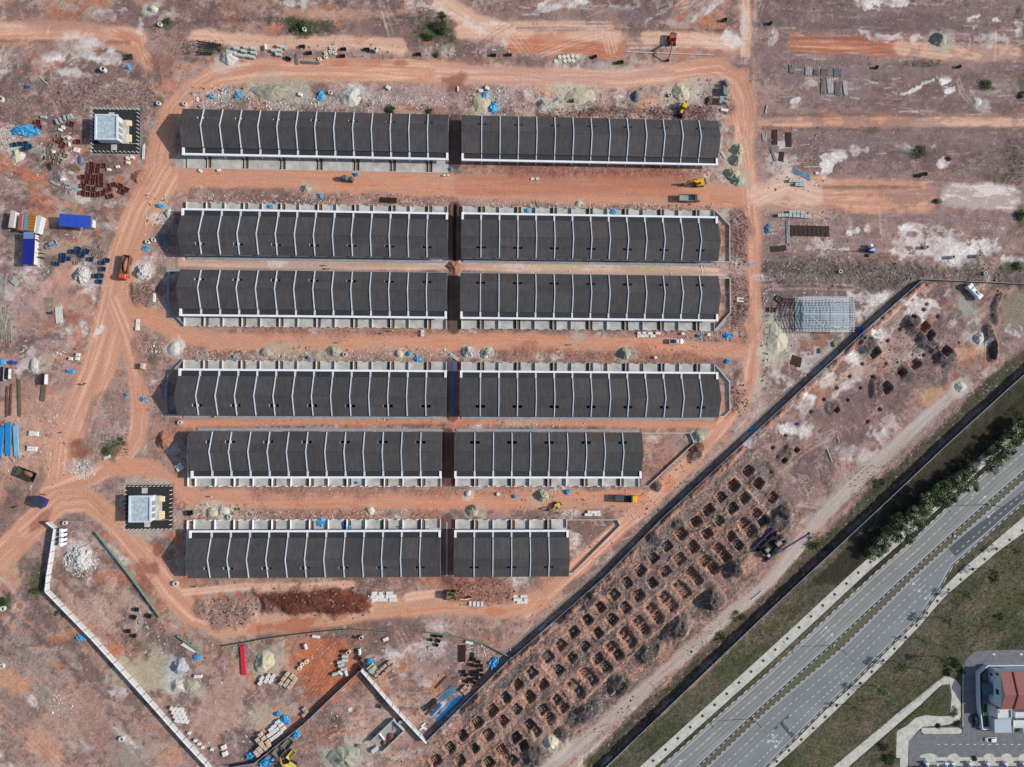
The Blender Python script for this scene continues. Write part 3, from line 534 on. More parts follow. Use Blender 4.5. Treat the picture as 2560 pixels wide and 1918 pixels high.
# ---- excavated footing pits, spoil heaped round them
FLD = tl('X', 1905,1100, 1960,1240, 2010,1290, 1920,1420, 1700,1620, 1480,1820, 1350,1960, 940,1990, 1075,1862, 1500,1462, 1760,1230)
s_, m_ = m_poly(FLD, 14, 8); mixc((150,116,104), m_*.8, s_); mixc((88,82,79), m_*clamp((R3[s_]+.05)/.12)*.8, s_); mixc((186,140,118), m_*clamp((R2[s_]-.10)/.10)*.6, s_); mixc((128,118,110), m_*clamp((-R1[s_]-.05)/.1)*.5, s_); RUB[s_] += m_*.45; ZZ[s_] += m_*R3[s_]*.5
PITS = ([('C2', a, b) for a, b in ((2035,750),(2125,855),(1910,875),(1797,975),(2005,980),(1690,1085),(1900,1075),(2105,1110),(2165,1180),(1585,1185),(1785,1180),(1998,1205),(2060,1275),(1458,1290),(1680,1290),(1888,1315),(1945,1385),(1335,1400),(1560,1405),(1778,1420),(1835,1485),(1218,1500),(1440,1510),(1665,1525),(1735,1590),(1105,1610),(1320,1615),(1545,1630))]
 + [('C3', a, b) for a, b in ((990,65),(1208,65),(1430,90),(1490,150),(1600,40),(880,165),(1090,175),(1315,195),(1378,265),(760,275),(975,280),(1195,290),(1258,370),(650,385),(860,380),(1085,400),(1138,470),(530,490),(740,495),(965,510),(1025,580),(415,600),(625,615),(850,620),(912,690),(305,705),(515,710),(740,730),(803,795),(165,840),(400,820),(630,845),(690,905),(45,940),(265,945),(515,950),(577,1010),(150,1050),(385,1075),(440,1140),(35,1155),(265,1165),(320,1235),(150,1290),(210,1350),(30,1400),(95,1470),(0,1590))]
 + [('B3', a, b) for a, b in ((2150,1055),(2035,1165),(2130,1255),(1905,1270),(1780,1385),(2000,1380),(1670,1490),(1885,1490),(2115,1510),(2165,1575),(1545,1600),(1760,1600),(2005,1620))]
 + [('D2', 35, 980)])
for t, x, y in PITS:
    cx_, cy_ = tpx(t, x, y)
    s_, m_ = m_ell(cx_+4, cy_-2, 24, 21, 0, .6, .45); mixc((112,98,92) if random.random() < .6 else (148,112,98), m_*.6, s_); RUB[s_] += m_*.55; ZZ[s_] += m_*.18
for t, x, y, rx, ry, ro, h in (('C3',1410,480,110,85,-42,1.6), ('C3',1180,670,130,85,-42,1.1), ('C3',930,950,95,75,-40,1.5), ('C3',610,1190,130,80,-40,1.2), ('C3',430,1370,70,60,0,1.1), ('C3',170,1560,120,90,-40,1.4), ('C3',1745,185,85,75,0,2.0), ('C2',1915,1590,75,70,0,1.4), ('D2',120,1170,110,90,0,1.2), ('D2',150,1090,50,60,0,1.2),
    ('D1',1240,1120,60,50,0,1.2), ('D1',1350,1270,180,60,40,1.0), ('D1',1560,1420,90,80,0,1.0), ('D1',870,1350,90,90,0,1.0), ('D1',1180,1570,80,60,30,.9), ('D2',930,60,60,90,0,.9), ('D2',560,200,70,60,0,.5), ('D2',170,600,90,60,-45,.7),
    ('C2',1600,610,80,45,-30,.9), ('C2',1250,880,40,40,0,.9), ('B3',1900,1090,120,40,-42,.6), ('C3',670,230,90,40,-40,.8), ('C3',480,360,80,40,-40,.8), ('C3',200,560,80,35,-40,.7), ('C2',1450,1200,50,60,0,.8), ('C2',1250,1330,60,50,0,.8)):
    cx_, cy_ = tpx(t, x, y); k = TILES[t][2]; s_, m_ = m_ell(cx_, cy_, rx/k, ry/k, ro, .6, .35); mixc((82,76,74) if t != 'D2' or h > 1 else (106,86,79), m_*.9, s_); RUB[s_] = np.maximum(RUB[s_], m_*1.3); ZZ[s_] += m_*h*(1.25+R3[s_])
PITW = []
for t, a, b in [('C3', (1430,90),(1490,150)), ('C3', (1315,195),(1378,265)), ('C3', (1195,290),(1258,370)), ('C3', (1085,400),(1138,470)), ('C3', (965,510),(1025,580)), ('C3', (850,620),(912,690)), ('C3', (740,730),(803,795)), ('C3', (630,845),(690,905)), ('C3', (515,950),(577,1010)), ('C3', (265,1165),(320,1235)), ('C2', (1665,1525),(1735,1590)), ('C2', (1998,1205),(2060,1275))]:
    s_, m_, la_, al_ = m_line([tpx(t, *a), tpx(t, *b)], 30, 6, 3); mixc((160,116,98), m_*.8, s_); ZZ[s_] = ZZ[s_]*(1-m_) - m_*.75
for pts in (tl('C3', 560,1130, 800,900, 1100,620, 1420,330, 1650,120), tl('C3', 820,500, 1330,90), tl('C3', 250,780, 540,1110), tl('C2', 1920,800, 2209,1120), tl('B3', 2209,1100, 1500,1657)):
    s_, m_, la_, al_ = m_line(pts, 5, 3, 2); mixc((184,142,122), m_*.8, s_); ZZ[s_] += m_*.25
def pit(cx_, cy_, hx, hy, ang, depth):
    s_ = window([(cx_-hx*1.8, cy_-hx*1.8), (cx_+hx*1.8, cy_+hx*1.8)], 6); x, y = PX[s_]-cx_, PY[s_]-cy_
    c, n = math.cos(R(ang)), math.sin(R(ang)); u = np.abs(x*c+y*n)/hx; v = np.abs(-x*n+y*c)/hy
    q = (u**8+v**8)**(1/8) + NC[s_]*0.08 + R3[s_]*.10
    m = clamp((1.0-q)/0.24); rim = clamp(1-np.abs(q-1.12)/0.2)
    mixc((196,138,112), rim*.5*clamp(.6+R3[s_]*2), s_); ZZ[s_] += rim*(.22+.5*R3[s_])
    mixc((146,106,88) if random.random() < .55 else (104,96,91), m*.9, s_); ZZ[s_] = ZZ[s_]*(1-m) - m*depth; RUB[s_] *= 1-.5*m
for t, x, y in PITS:
    cx_, cy_ = tpx(t, x, y); pit(cx_, cy_, random.uniform(11.5, 15), random.uniform(11, 14), -41+random.uniform(-6, 6), random.uniform(1.0, 1.9)); PITW.append((cx_, cy_))
for t, x, y, hx, hy in (('D1',1345,1170,14,11), ('D1',1395,1235,13,10), ('D1',1525,1375,13,11), ('D1',920,1385,15,11), ('D1',1270,1485,13,12), ('D1',1150,1560,9,8), ('D2',1020,30,14,14), ('D2',590,225,7,6), ('D2',245,570,7,6), ('D2',135,660,7,6), ('D1',1920,1370,12,26)):
    pit(*tpx(t, x, y), hx, hy, -41 if (t, x) != ('D1', 1920) else 0, 1.6)
for t, x, y in (('D1',1340,1015),('D1',1245,1075),('D1',1135,1185),('D1',1030,1285),('D1',700,1590),('D1',810,1485),('D1',1365,970),('D1',1460,1075),('D2',590,35),('D2',795,35),('D2',685,140),('D2',480,135),('D2',365,240),('D2',145,445),('D2',35,550),('D2',20,760),('D2',855,325),('D2',960,220),('D1',1015,1485),('D1',900,1595),('D1',1340,1410)):
    pit(*tpx(t, x, y), 5, 4.5, -41, .7)
# dark waste lump and ditch near the bend at the right edge
for pts, wd, h in ((tl('D1', 2000,890, 1950,1000, 1960,1120), 14, .7), (tl('D1', 1900,1180, 1930,1320, 1930,1430), 24, 1.0)):
    s_, m_, la_, al_ = m_line(pts, wd, 7, 5); mixc((92,80,76), m_*.9, s_); ZZ[s_] += m_*h; RUB[s_] += m_*.8
patch(m_poly(tl('D1', 2000,960, 2080,890, 2209,880, 2300,1000, 2300,1150, 2100,1150, 2020,1060), 6, 3), (140,128,110), .85, .1)
# verges of the lane beside the hoarding: dark ditch line with scrub on the far side of the site
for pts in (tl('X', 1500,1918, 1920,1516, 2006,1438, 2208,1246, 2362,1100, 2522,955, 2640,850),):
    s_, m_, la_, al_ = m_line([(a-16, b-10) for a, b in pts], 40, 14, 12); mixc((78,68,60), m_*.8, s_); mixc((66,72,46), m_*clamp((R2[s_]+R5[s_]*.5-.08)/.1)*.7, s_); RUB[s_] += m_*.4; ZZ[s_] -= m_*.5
# pale haul track between the pit field and the hoarding
road(tl('C3', 200,1760, 620,1420, 1000,1110, 1260,880, 1720,480, 2209,60)+tl('D2', 480,1130, 760,850, 1060,580, 1360,290, 1600,80), 27, (186,166,154), 9, 7, .9, .25, (170,166,160))
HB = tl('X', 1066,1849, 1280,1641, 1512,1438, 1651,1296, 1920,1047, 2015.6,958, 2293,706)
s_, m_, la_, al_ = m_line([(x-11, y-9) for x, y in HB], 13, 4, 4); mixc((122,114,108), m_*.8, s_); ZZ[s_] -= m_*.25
s_, m_, la_, al_ = m_line([(x+10, y+8) for x, y in HB], 12, 5, 5); mixc((176,124,100), m_*.8*clamp(.6+R3[s_]*2), s_); ZZ[s_] += m_*(.55+R3[s_]); RUB[s_] += m_*.6
# ---- level the ground where something is built on it
def level(pts, z, soft=3):
    s, m = m_poly(pts, soft, 0); ZZ[s] = ZZ[s]*(1-m) + z*m; RUB[s] *= (1-m)
def level_world(x0, y0, x1, y1, z):
    i0, i1 = np.searchsorted(GX, x0), np.searchsorted(GX, x1); j0, j1 = np.searchsorted(GY, y0), np.searchsorted(GY, y1)
    s = (slice(j0, j1), slice(i0, i1)); ZZ[s] = z; RUB[s] = 0
# ================================================================== HIGHWAY
RD_L = tl('X', 1500,2045, 1656.6,1913, 1788,1796, 1920,1682, 2050,1561, 2182,1438, 2288,1345, 2380,1257, 2470,1174, 2560,1098, 2690,985)
MD_L = tl('X', 1600,2040, 1746.4,1916, 1835,1833, 1920,1755, 2005,1678, 2091,1601.7, 2180,1519, 2269,1437, 2370,1345, 2470.4,1255.5, 2560,1178.7, 2690,1070)
MD_R = tl('X', 1622,2040, 1766.7,1916, 1850,1838, 1920,1772.6, 2012,1696, 2105.4,1617.6, 2196,1528, 2287,1438, 2387,1349, 2487.8,1261.3, 2560,1197.6, 2690,1088)
RD_R = tl('X', 1790,2040, 1925.8,1907, 1992,1840.7, 2056,1775.5, 2134.4,1704.5, 2238.7,1600, 2302.4,1539.4, 2325.6,1504.6, 2348.8,1472.8, 2368,1438, 2380.6,1415, 2427,1374, 2499.4,1307.6, 2560,1255.5, 2690,1140)
SN_L = tl('X', 1460,2045, 1598.7,1918, 1920,1626, 2122.8,1438, 2260,1316, 2380,1206, 2470,1122, 2560,1042, 2690,930)
SN_R = tl('X', 1496,2045, 1635,1918, 1920,1662, 2160.5,1438, 2285,1328, 2400,1222, 2490,1138, 2570,1063, 2700,950)
SS_L = tl('X', 1785,2050, 1929,1909, 1996,1844, 2061,1778, 2139,1707, 2242,1603, 2306,1542, 2330,1507, 2354,1474, 2389,1438, 2460,1376, 2560,1291, 2690,1180)
SS_R = tl('X', 1790,2065, 1931.6,1921, 2010,1851, 2082,1783, 2155,1712, 2224,1644, 2306.8,1556, 2337,1519, 2369,1484, 2424,1438, 2490,1382, 2560,1331, 2690,1220)
def wxy(pts, z=0.0): return [(p.x, p.y) for p in (W(a, b, z) for a, b in pts)]
def strip_mesh(L, Rr, z0, z1, n=60):
    def res(P):
        P = [Vector(p) for p in P]; d = [0]
        for a, b in zip(P[:-1], P[1:]): d.append(d[-1]+(b-a).length)
        out = []; k = 0
        for i in range(n+1):
            t = d[-1]*i/n
            while k < len(P)-2 and d[k+1] < t: k += 1
            u = (t-d[k])/(d[k+1]-d[k]); out.append(P[k].lerp(P[k+1], u))
        return out
    A, B = res(L), res(Rr); m = MB(); vs = []
    for a, b in zip(A, B): vs += [(a.x, a.y, z0), (b.x, b.y, z0), (b.x, b.y, z1), (a.x, a.y, z1)]
    fs = []
    for i in range(n):
        p, q = 4*i, 4*i+4
        for k in range(4): fs.append((p+k, p+(k+1) % 4, q+(k+1) % 4, q+k))
    fs += [(3,2,1,0), (4*n, 4*n+1, 4*n+2, 4*n+3)]
    m.add(vs, fs); return m
level(RD_L + RD_R[::-1], -0.35); level(SN_L + SN_R[::-1], -0.25); level(SS_L + SS_R[::-1], -0.25)
M_ASPH = mat('asphalt', (122,127,128), .9, .1, .1, tint=(136,140,141), spec=.2, stretch=(1,1,1))
M_ASPD = mat('asphalt_dark_and_shadow', (84,88,93), .9, .12, .5, spec=.2)
M_PAINT = mat('road_paint', (196,200,198), .7, .12, 3.0)
M_KERB = ramp_stripes('kerb_paint', (96,98,98), (206,206,202), 0.42, 'X', .8)
M_CONC = mat('concrete', (180,177,166), .9, .2, .5, tint=(208,205,195))
M_CONCD = mat('concrete_weathered', (158,156,150), .92, .22, .9)
M_VERGE = mat('verge_grass', (72,80,52), .95, .3, 1.2, tint=(104,98,70))
hw_n = struct(strip_mesh(wxy(RD_L), wxy(MD_L), -0.3, 0.0).build('road', mat('asphalt_old', (134,135,132), .9, .1, .1, tint=(148,148,144), spec=.2))); hw_n['label'] = 'northbound carriageway of the grey highway'
hw_s = struct(strip_mesh(wxy(MD_R), wxy(RD_R), -0.3, 0.0).build('road', M_ASPH)); hw_s['label'] = 'southbound carriageway of the grey highway with turning lane'
med = struct(strip_mesh(wxy(MD_L), wxy(MD_R), -0.3, 0.13).build('median_strip', mat('median_soil', (96,92,74), .95, .25, 1.0))); med['label'] = 'narrow raised median of dry grass between the carriageways'
pv_n = struct(strip_mesh(wxy(SN_L), wxy(SN_R), -0.25, 0.06).build('pavement', M_CONC)); pv_n['label'] = 'pale concrete drain cover path along the north-west side of the highway'
pv_s = struct(strip_mesh(wxy(SS_L), wxy(SS_R), -0.25, 0.10).build('pavement', M_CONC)); pv_s['label'] = 'pale concrete footpath along the south-east side of the highway'
def off_line(P, o):
    out = []
    for i in range(len(P)):
        a, b = Vector(P[max(i-1, 0)]), Vector(P[min(i+1, len(P)-1)]); t = (b-a).normalized()
        out.append((P[i][0]-t.y*o, P[i][1]+t.x*o))
    return out
def sample(P, step, start=0.0):
    P = [Vector(p) for p in P]; out = []; acc = start; 
    for a, b in zip(P[:-1], P[1:]):
        L = (b-a).length; d = (b-a)/L
        while acc < L: out.append((a+d*acc, math.atan2(d.y, d.x))); acc += step
        acc -= L
    return out
# kerb stones, painted black and white: each stone is a piece of the median or road
kb = MB().box(0, 0, -0.1, 1.18, 0.2, 0.28).mesh('kerb_stone')
M_KW, M_KB = mat('kerb_white', (206,206,202), .8, .1), mat('kerb_black', (66,68,70), .8, .15)
kw, kk = kb.copy(), kb.copy(); kw.materials.append(M_KW); kk.materials.append(M_KB)
for pts, par, z in ((off_line(wxy(MD_L), .0), med, .02), (off_line(wxy(MD_R), .0), med, .02)):
    for i, (p, a) in enumerate(sample(pts, 1.22)):
        if abs(p.x) < 240 and abs(p.y) < 170: link('kerb_stone', kw if i % 2 else kk, None, par, (p.x, p.y, z), a)
kl = MB().ribbon(off_line(wxy(RD_L), .12), .24, -.2, .12).build('kerb', M_KERB, hw_n)
kl2 = MB().ribbon(off_line(wxy(RD_R), -.12), .24, -.2, .13).build('kerb', M_KERB, hw_s)
def line_mark(pts, wd, par, name='edge_line', z0=.004, z1=.009): MB().ribbon(pts, wd, z0, z1).build(name, M_PAINT, par)
line_mark(off_line(wxy(RD_L), -1.0), .15, hw_n); line_mark(off_line(wxy(MD_L), .75), .13, hw_n)
line_mark(off_line(wxy(MD_R), -.75), .15, hw_s); line_mark(off_line(wxy(RD_R), .7), .14, hw_s)
dash = MB().box(0, 0, .004, 2.3, .2, .005).mesh('lane_dash'); dash.materials.append(M_PAINT)
dash2 = MB().box(0, 0, .004, 1.9, .3, .005).mesh('lane_dash'); dash2.materials.append(M_PAINT)
def dashes(pts, step, par, me, y0=-400):
    for p, a in sample(pts, step):
        if -60 < p.x < 235 and -165 < p.y < 60: link('lane_dash', me, None, par, (p.x, p.y, 0), a)
dash = MB().box(0, 0, .004, 1.25, .19, .005).mesh('lane_dash'); dash.materials.append(M_PAINT)
dash2 = MB().box(0, 0, .004, 1.05, .24, .005).mesh('lane_dash'); dash2.materials.append(M_PAINT)
def near(P, q): return min(((Vector(a)+(Vector(b)-Vector(a))*min(1, max(0, (q-Vector(a)).dot(Vector(b)-Vector(a))/(Vector(b)-Vector(a)).length_squared)))-q).length for a, b in zip(P[:-1], P[1:]))
def dashes(pts, step, par, me, lim=None, mn=0):
    for p, a in sample(pts, step):
        if -60 < p.x < 215 and -150 < p.y < 40 and (lim is None or near(lim, p) > mn): link('lane_dash', me, None, par, (p.x, p.y, 0), a)
ML, MR, RL, RR = wxy(MD_L), wxy(MD_R), wxy(RD_L), wxy(RD_R)
dashes(off_line(RL, -3.9), 2.85, hw_n, dash)
dashes(off_line(MR, -3.9), 2.75, hw_s, dash); dashes(off_line(MR, -7.2), 2.75, hw_s, dash, RR, 2.6)
dashes(off_line(RR, 3.3), 1.95, hw_s, dash2, MR, 9.0)
def arrow(px_, py_, hdg, par, turn=0):
    m = MB(); m.box(-.2, 0, .004, 3.0, .2, .005); m.face((1.2,-.6,.009),(2.4,0,.009),(1.2,.6,.009))
    if turn: m.box(.1, turn*.55, .004, .2, 1.1, .005); m.face((-.4,turn*1.0,.009),(.6,turn*1.0,.009),(.1,turn*1.9,.009))
    o = m.build('lane_arrow', M_PAINT, par); p = W(px_, py_); o.location = (p.x, p.y, 0); o.rotation_euler = (0, 0, hdg)
HD = R(42)
for t, x, y, f in (('D2',1785,940,0), ('D2',1845,1000,0), ('D3',475,480,0), ('D3',525,540,0), ('C3',1430,1630,0)): arrow(*tpx(t, x, y), HD, hw_n)
for t, x, y, tn in (('D2',1930,1120,0), ('D3',1280,50,0), ('D3',1330,110,0), ('D3',1385,175,1), ('D3',30,1410,1), ('D3',60,1400,-1), ('D3',95,1455,-1)): arrow(*tpx(t, x, y), HD+math.pi, hw_s, tn)
# darker resurfacing patch, and a T-shaped shadow painted on as dark sheets
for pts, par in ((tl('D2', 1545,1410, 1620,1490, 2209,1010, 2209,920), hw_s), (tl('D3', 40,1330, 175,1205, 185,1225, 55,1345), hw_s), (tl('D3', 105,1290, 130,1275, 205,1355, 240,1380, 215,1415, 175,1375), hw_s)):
    o = MB().prism(wxy(pts), .0015, .0035).build('road_patch_and_shadow', M_ASPD, par)
M_WORN = mat('asphalt_worn', (122,125,124), .85, .12, .15, spec=.25)
for P_, offs, par in ((RL, (-1.9,-3.0,-4.9,-6.2), hw_n), (MR, (-1.5,-3.0,-4.8,-6.2), hw_s)):
    for o_ in offs: MB().ribbon(off_line(P_, o_), .55, .0012, .0026).build('tyre_worn_strip', M_WORN, par)
# square gully gratings along both footpaths
gm = MB().box(0, 0, 0, .95, .95, .012).mesh('gully_grating'); gm.materials.append(mat('iron_grate', (40,42,42), .7, .2, 4))
for pts, par, z in ((off_line(wxy(SN_L), -1.6), pv_n, .061), (off_line(wxy(SS_R), 1.0), pv_s, .101)):
    for p, a in sample(pts, 6.05, 2.0):
        if -60 < p.x < 235 and -165 < p.y < 60: link('gully_grating', gm, None, par, (p.x, p.y, z), a)
# street lamps on the median
def lamp_post(px_, py_, label):
    p = W(px_, py_); t = thing('street_lamp', label, 'street lamp', (p.x, p.y, .1), HD, 'double arm lamps on the highway median')
    g = mat('lamp_grey', (82,86,88), .5, .1, 3, .3)
    MB().bbox(0, 0, 0, .9, .9, .35, 0, .08).build('base', M_CONC, t)
    MB().tube((0,0,.3), (0,0,10), .13, 8, .07).build('pole', g, t)
    for s in (-1, 1):
        a = MB().tube((0,0,9.7), (0, s*2.2, 10.4), .06, 6, .05).build('arm', g, t)
        MB().bbox(0, s*2.6, 10.36, .3, .9, .14, 0, .04).build('lamp_head', g, t)
    return t
for (a, b), lb in zip((tpx('D2',1905,1040), tpx('D3',565,605), tpx('C3',2085,1240), tpx('D2',1605,1310)),
                      ('uppermost street lamp on the highway median', 'middle street lamp on the highway median below the bend', 'lowest street lamp on the highway median near the bottom edge', 'street lamp on the median beside the dark asphalt patch')):
    if (a, b) != tpx('D2',1605,1310): lamp_post(a, b, lb)
MB().bbox(*W(*tpx('D2',1605,1310)).xy, .1, .9, .9, .4, HD, .08).build('lamp_base', M_CONC, med)
# ================================================================== HOUSING ESTATE CORNER (lower right)
M_LANE = mat('lane_asphalt', (106,108,112), .92, .14, .5, tint=(126,127,129), spec=.2)
LANE1 = tl('H', 300,1660, 420,1560, 440,1630, 1135,1620, 1150,1600, 1160,500, 1210,330, 1340,210, 1600,175, 2700,165, 2700,430, 1560,440, 1400,480, 1400,1560, 2700,1630) + tl('J', 2700,1560, 500,1480, 500,1800, 230,1800, 215,1210)
level(LANE1, -.3); level(tl('H', 1390,470, 1560,430, 2700,430, 2700,1640, 1400,1600), -.3)
lane = struct(MB().prism(wxy(LANE1), -.25, 0).build('road', M_LANE)); lane['label'] = 'estate lane wrapping round the corner house'
for x in (740,865,990,1115,1238,1362,1490,1612,1742,1870,2000,2125,2250,2375):
    p = tp('J', x, 1265); link('lane_dash', MB().box(0,0,.004,1.0,.24,.005).mesh('lane_dash'), M_PAINT, lane, (p.x, p.y, 0), YAW)
for x in (1692, 2165): p = tp('H', x, 248); link('painted_square', MB().box(0,0,.004,.95,.75,.005).mesh('painted_square'), M_PAINT, lane, (p.x, p.y, 0), YAW)
CH = tl('H', -20,1490, 420,1120, 690,860, 800,770, 930,765, 960,960, 930,1310, 750,1320, 520,1300, 340,1340, 210,1460, 150,1500, 20,1570) + tl('J', 10,1100, 0,1490, 70,1500, 70,1800, 205,1800, 215,1210, 420,990, 460,960) + tl('H', 840,1470, 1000,1440, 1090,1390, 1118,1320, 1115,800, 1040,690, 930,640, 840,630, 690,730, 340,1020, -20,1300) + tl('D3', 570,1657, 640,1657)
level(CH[:-2], -.3); level(tl('D3', 570,1657, 1190,1150, 1250,1180, 660,1700, 560,1720), -.3)
ch = struct(MB().prism(wxy(CH[:-2]), -.3, .03).build('path', M_CONC)); ch['label'] = 'pale concrete drain apron looping round the grass triangle'
ch2 = struct(MB().prism(wxy(tl('D3', 560,1657, 1110,1200, 1119,1285, 640,1700)), -.3, .028).build('path', M_CONC)); ch2['label'] = 'pale concrete path running down to the bottom edge beside scrub'
patch(m_poly(tl('H', 940,780, 950,960, 930,1300, 540,1295, 230,1400, 60,1500, 20,1480, 420,1110, 700,860, 820,780), 4, 3), (78,80,56), .9, .7, .1)
patch(m_poly(tl('J', -150,1500, 0,1040, 10,1500, -60,1800, -400,1800), 8, 6), (70,76,50), .8, .7, .1)
level(tl('H', 440,1510, 1130,1520, 1130,1610, 450,1615), -.2)
sl2 = struct(MB().prism(wxy(tl('H', 440,1515, 1060,1510, 1130,1545, 1130,1600, 1080,1618, 480,1622, 435,1590)), -.2, .12).build('pavement', M_CONC)); sl2['label'] = 'short white concrete footway between hedge and lane'
MB().ribbon(wxy(tl('H', 1155,440, 1150,900, 1150,1500)), .25, -.1, .16).build('kerb', M_CONC, lane)
# railing beside the drain path
rl = thing('guard_rail', 'thin metal guard rail along the drain path', 'railing', tuple(tp('H', 400,1000)))
o0 = rl.location.copy(); mr = mat('galvanised', (150,156,160), .45, .1, 4, .6)
rp = [tp('H', 830,610), tp('H', 690,720), tp('H', 340,1015), tp('H', 0,1290)]; rp = [(p.x-o0.x, p.y-o0.y) for p in rp]
for z in (.5, 1.0): MB().ribbon(rp, .06, z, z+.06).build('rail', mr, rl)
for p, a in sample(rp, 2.4): MB().tube((p.x, p.y, 0), (p.x, p.y, 1.05), .04, 6).build('post', mr, rl)
# corner house
def corner_house():
    e = tp('H', 1850, 1000); t = thing('corner_house', 'two storey white corner house with red pitched roof inside a compound wall', 'house', (e.x, e.y, 0)); ox, oy = e.x, e.y
    def q(x, y, z): p = tp('H', x, y, z); return (p.x-ox, p.y-oy)
    wh = mat('house_white', (214,220,228), .8, .06, 1.0); rd = ramp_stripes('red_roof_tiles', (122,66,64), (146,88,84), 3.2, 'Y', .7, .3); gy = mat('porch_grey', (166,178,188), .6, .08)
    dk = mat('window_dark', (48,54,62), .15, .05); XE = q(2700, 0, 0)[0]
    x0 = q(1800, 800, 6.4)[0]; yt = q(0, 575, 6.4)[1]; yr = q(0, 980, 8.6)[1]; yb = q(0, 1228, 6.4)[1]
    MB().prism([(x0+.3, yb+.3), (XE, yb+.3), (XE, yt-.3), (x0+.3, yt-.3)], -.2, 6.3).build('wall', wh, t)
    gb = MB(); gb.add([(x0+.3,yb+.3,6.3),(x0+.3,yt-.3,6.3),(x0+.3,yr,8.5)], [(0,1,2)]); gb.build('gable_wall', gy, t)
    for ys, ye, nm in ((yt, yr, 'roof'), (yb, yr, 'roof')):
        m = MB(); m.add([(x0,ys,6.35),(XE,ys,6.35),(XE,ye,8.6),(x0,ye,8.6),(x0,ys,6.23),(XE,ys,6.23),(XE,ye,8.48),(x0,ye,8.48)], [(0,1,2,3),(4,5,6,7),(0,1,5,4),(0,3,7,4)]); r_ = m.build(nm, rd, t)
    xp = q(2110, 980, 8.6)[0]
    for xx in (xp, xp+7.0):
        for ys in (yt, yb): MB().beam((xx, ys, 6.5), (xx, yr, 8.75), .35, .3).build('party_wall', mat('party_red', (120,60,58), .8), t)
    # lower wings and flat roofs
    def blk(a, b, c, d, z, m, nm, lip=None):
        p, r = q(a, b, z), q(c, d, z); cx_, cy_ = (p[0]+r[0])/2, (p[1]+r[1])/2; sx, sy = abs(r[0]-p[0]), abs(p[1]-r[1])
        MB().box(cx_, cy_, -.2, sx, sy, z+.2).build(nm, m, t)
        if lip: MB().ribbon([(cx_-sx/2+.1,cy_-sy/2+.1),(cx_+sx/2-.1,cy_-sy/2+.1),(cx_+sx/2-.1,cy_+sy/2-.1),(cx_-sx/2+.1,cy_+sy/2-.1)], .2, z+.005, z+.45, True).build('parapet', lip, t)
    blk(1700, 1370, 1995, 1600, 3.1, gy, 'porch_roof')
    blk(1740, 1190, 1985, 1345, 5.0, mat('flat_roof', (206,206,202), .9, .08), 'flat_roof', wh)
    blk(2045, 1240, 2700, 1330, 5.0, MATS['flat_roof'], 'flat_roof', wh)
    blk(2010, 1380, 2700, 1500, 3.0, MATS['flat_roof'], 'porch_roof', wh)
    blk(1690, 525, 1815, 590, 3.4, gy, 'annex', wh)
    blk(1880, 500, 2700, 570, 3.2, wh, 'rear_wing', wh)
    blk(1520, 770, 1670, 940, 2.7, mat('awning_grey', (96,106,122), .6, .06), 'awning')
    for a, b in ((840, 930), (1150, 1240), (560, 600)):
        for z0 in (1.0, 4.0):
            y0_, y1_ = q(1800, a, z0)[1], q(1800, b, z0)[1]; wn = MB().box(x0+.28, (y0_+y1_)/2, z0, .1, abs(y0_-y1_), 1.3).build('window', dk, t)
            MB().box(x0+.2, (y0_+y1_)/2, z0-.12, .3, abs(y0_-y1_)+.3, .1).build('sill', wh, wn)
    # compound wall and yard
    yd = [q(1480, 610, 0), q(1560, 520, 0), q(2700, 470, 0), q(2700, 1560, 0), q(1510, 1545, 0)]
    MB().prism(yd, -.2, .05).build('yard', mat('yard_tiles', (116,120,124), .8, .2, .8), t)
    g = [q(1510,1100,0), q(1600,1100,0), q(1620,1480,0), q(1515,1500,0)]; MB().prism(g, .051, .058).build('lawn', mat('turf', (40,82,58), .9, .15), t)
    cw = [q(2700, 440, 1.8), q(1590, 450, 1.8), q(1440, 580, 1.8), q(1450, 1100, 1.8), q(1500, 1545, 1.8), q(1690, 1545, 1.8)]
    MB().ribbon(cw, .35, -.2, 1.8).build('compound_wall', wh, t)
    for x in (1980, 2150): c = q(x, 1500, 0); MB().box(c[0], c[1], 0, .12, 3.2, 1.4).build('party_fence', wh, t)
corner_house()
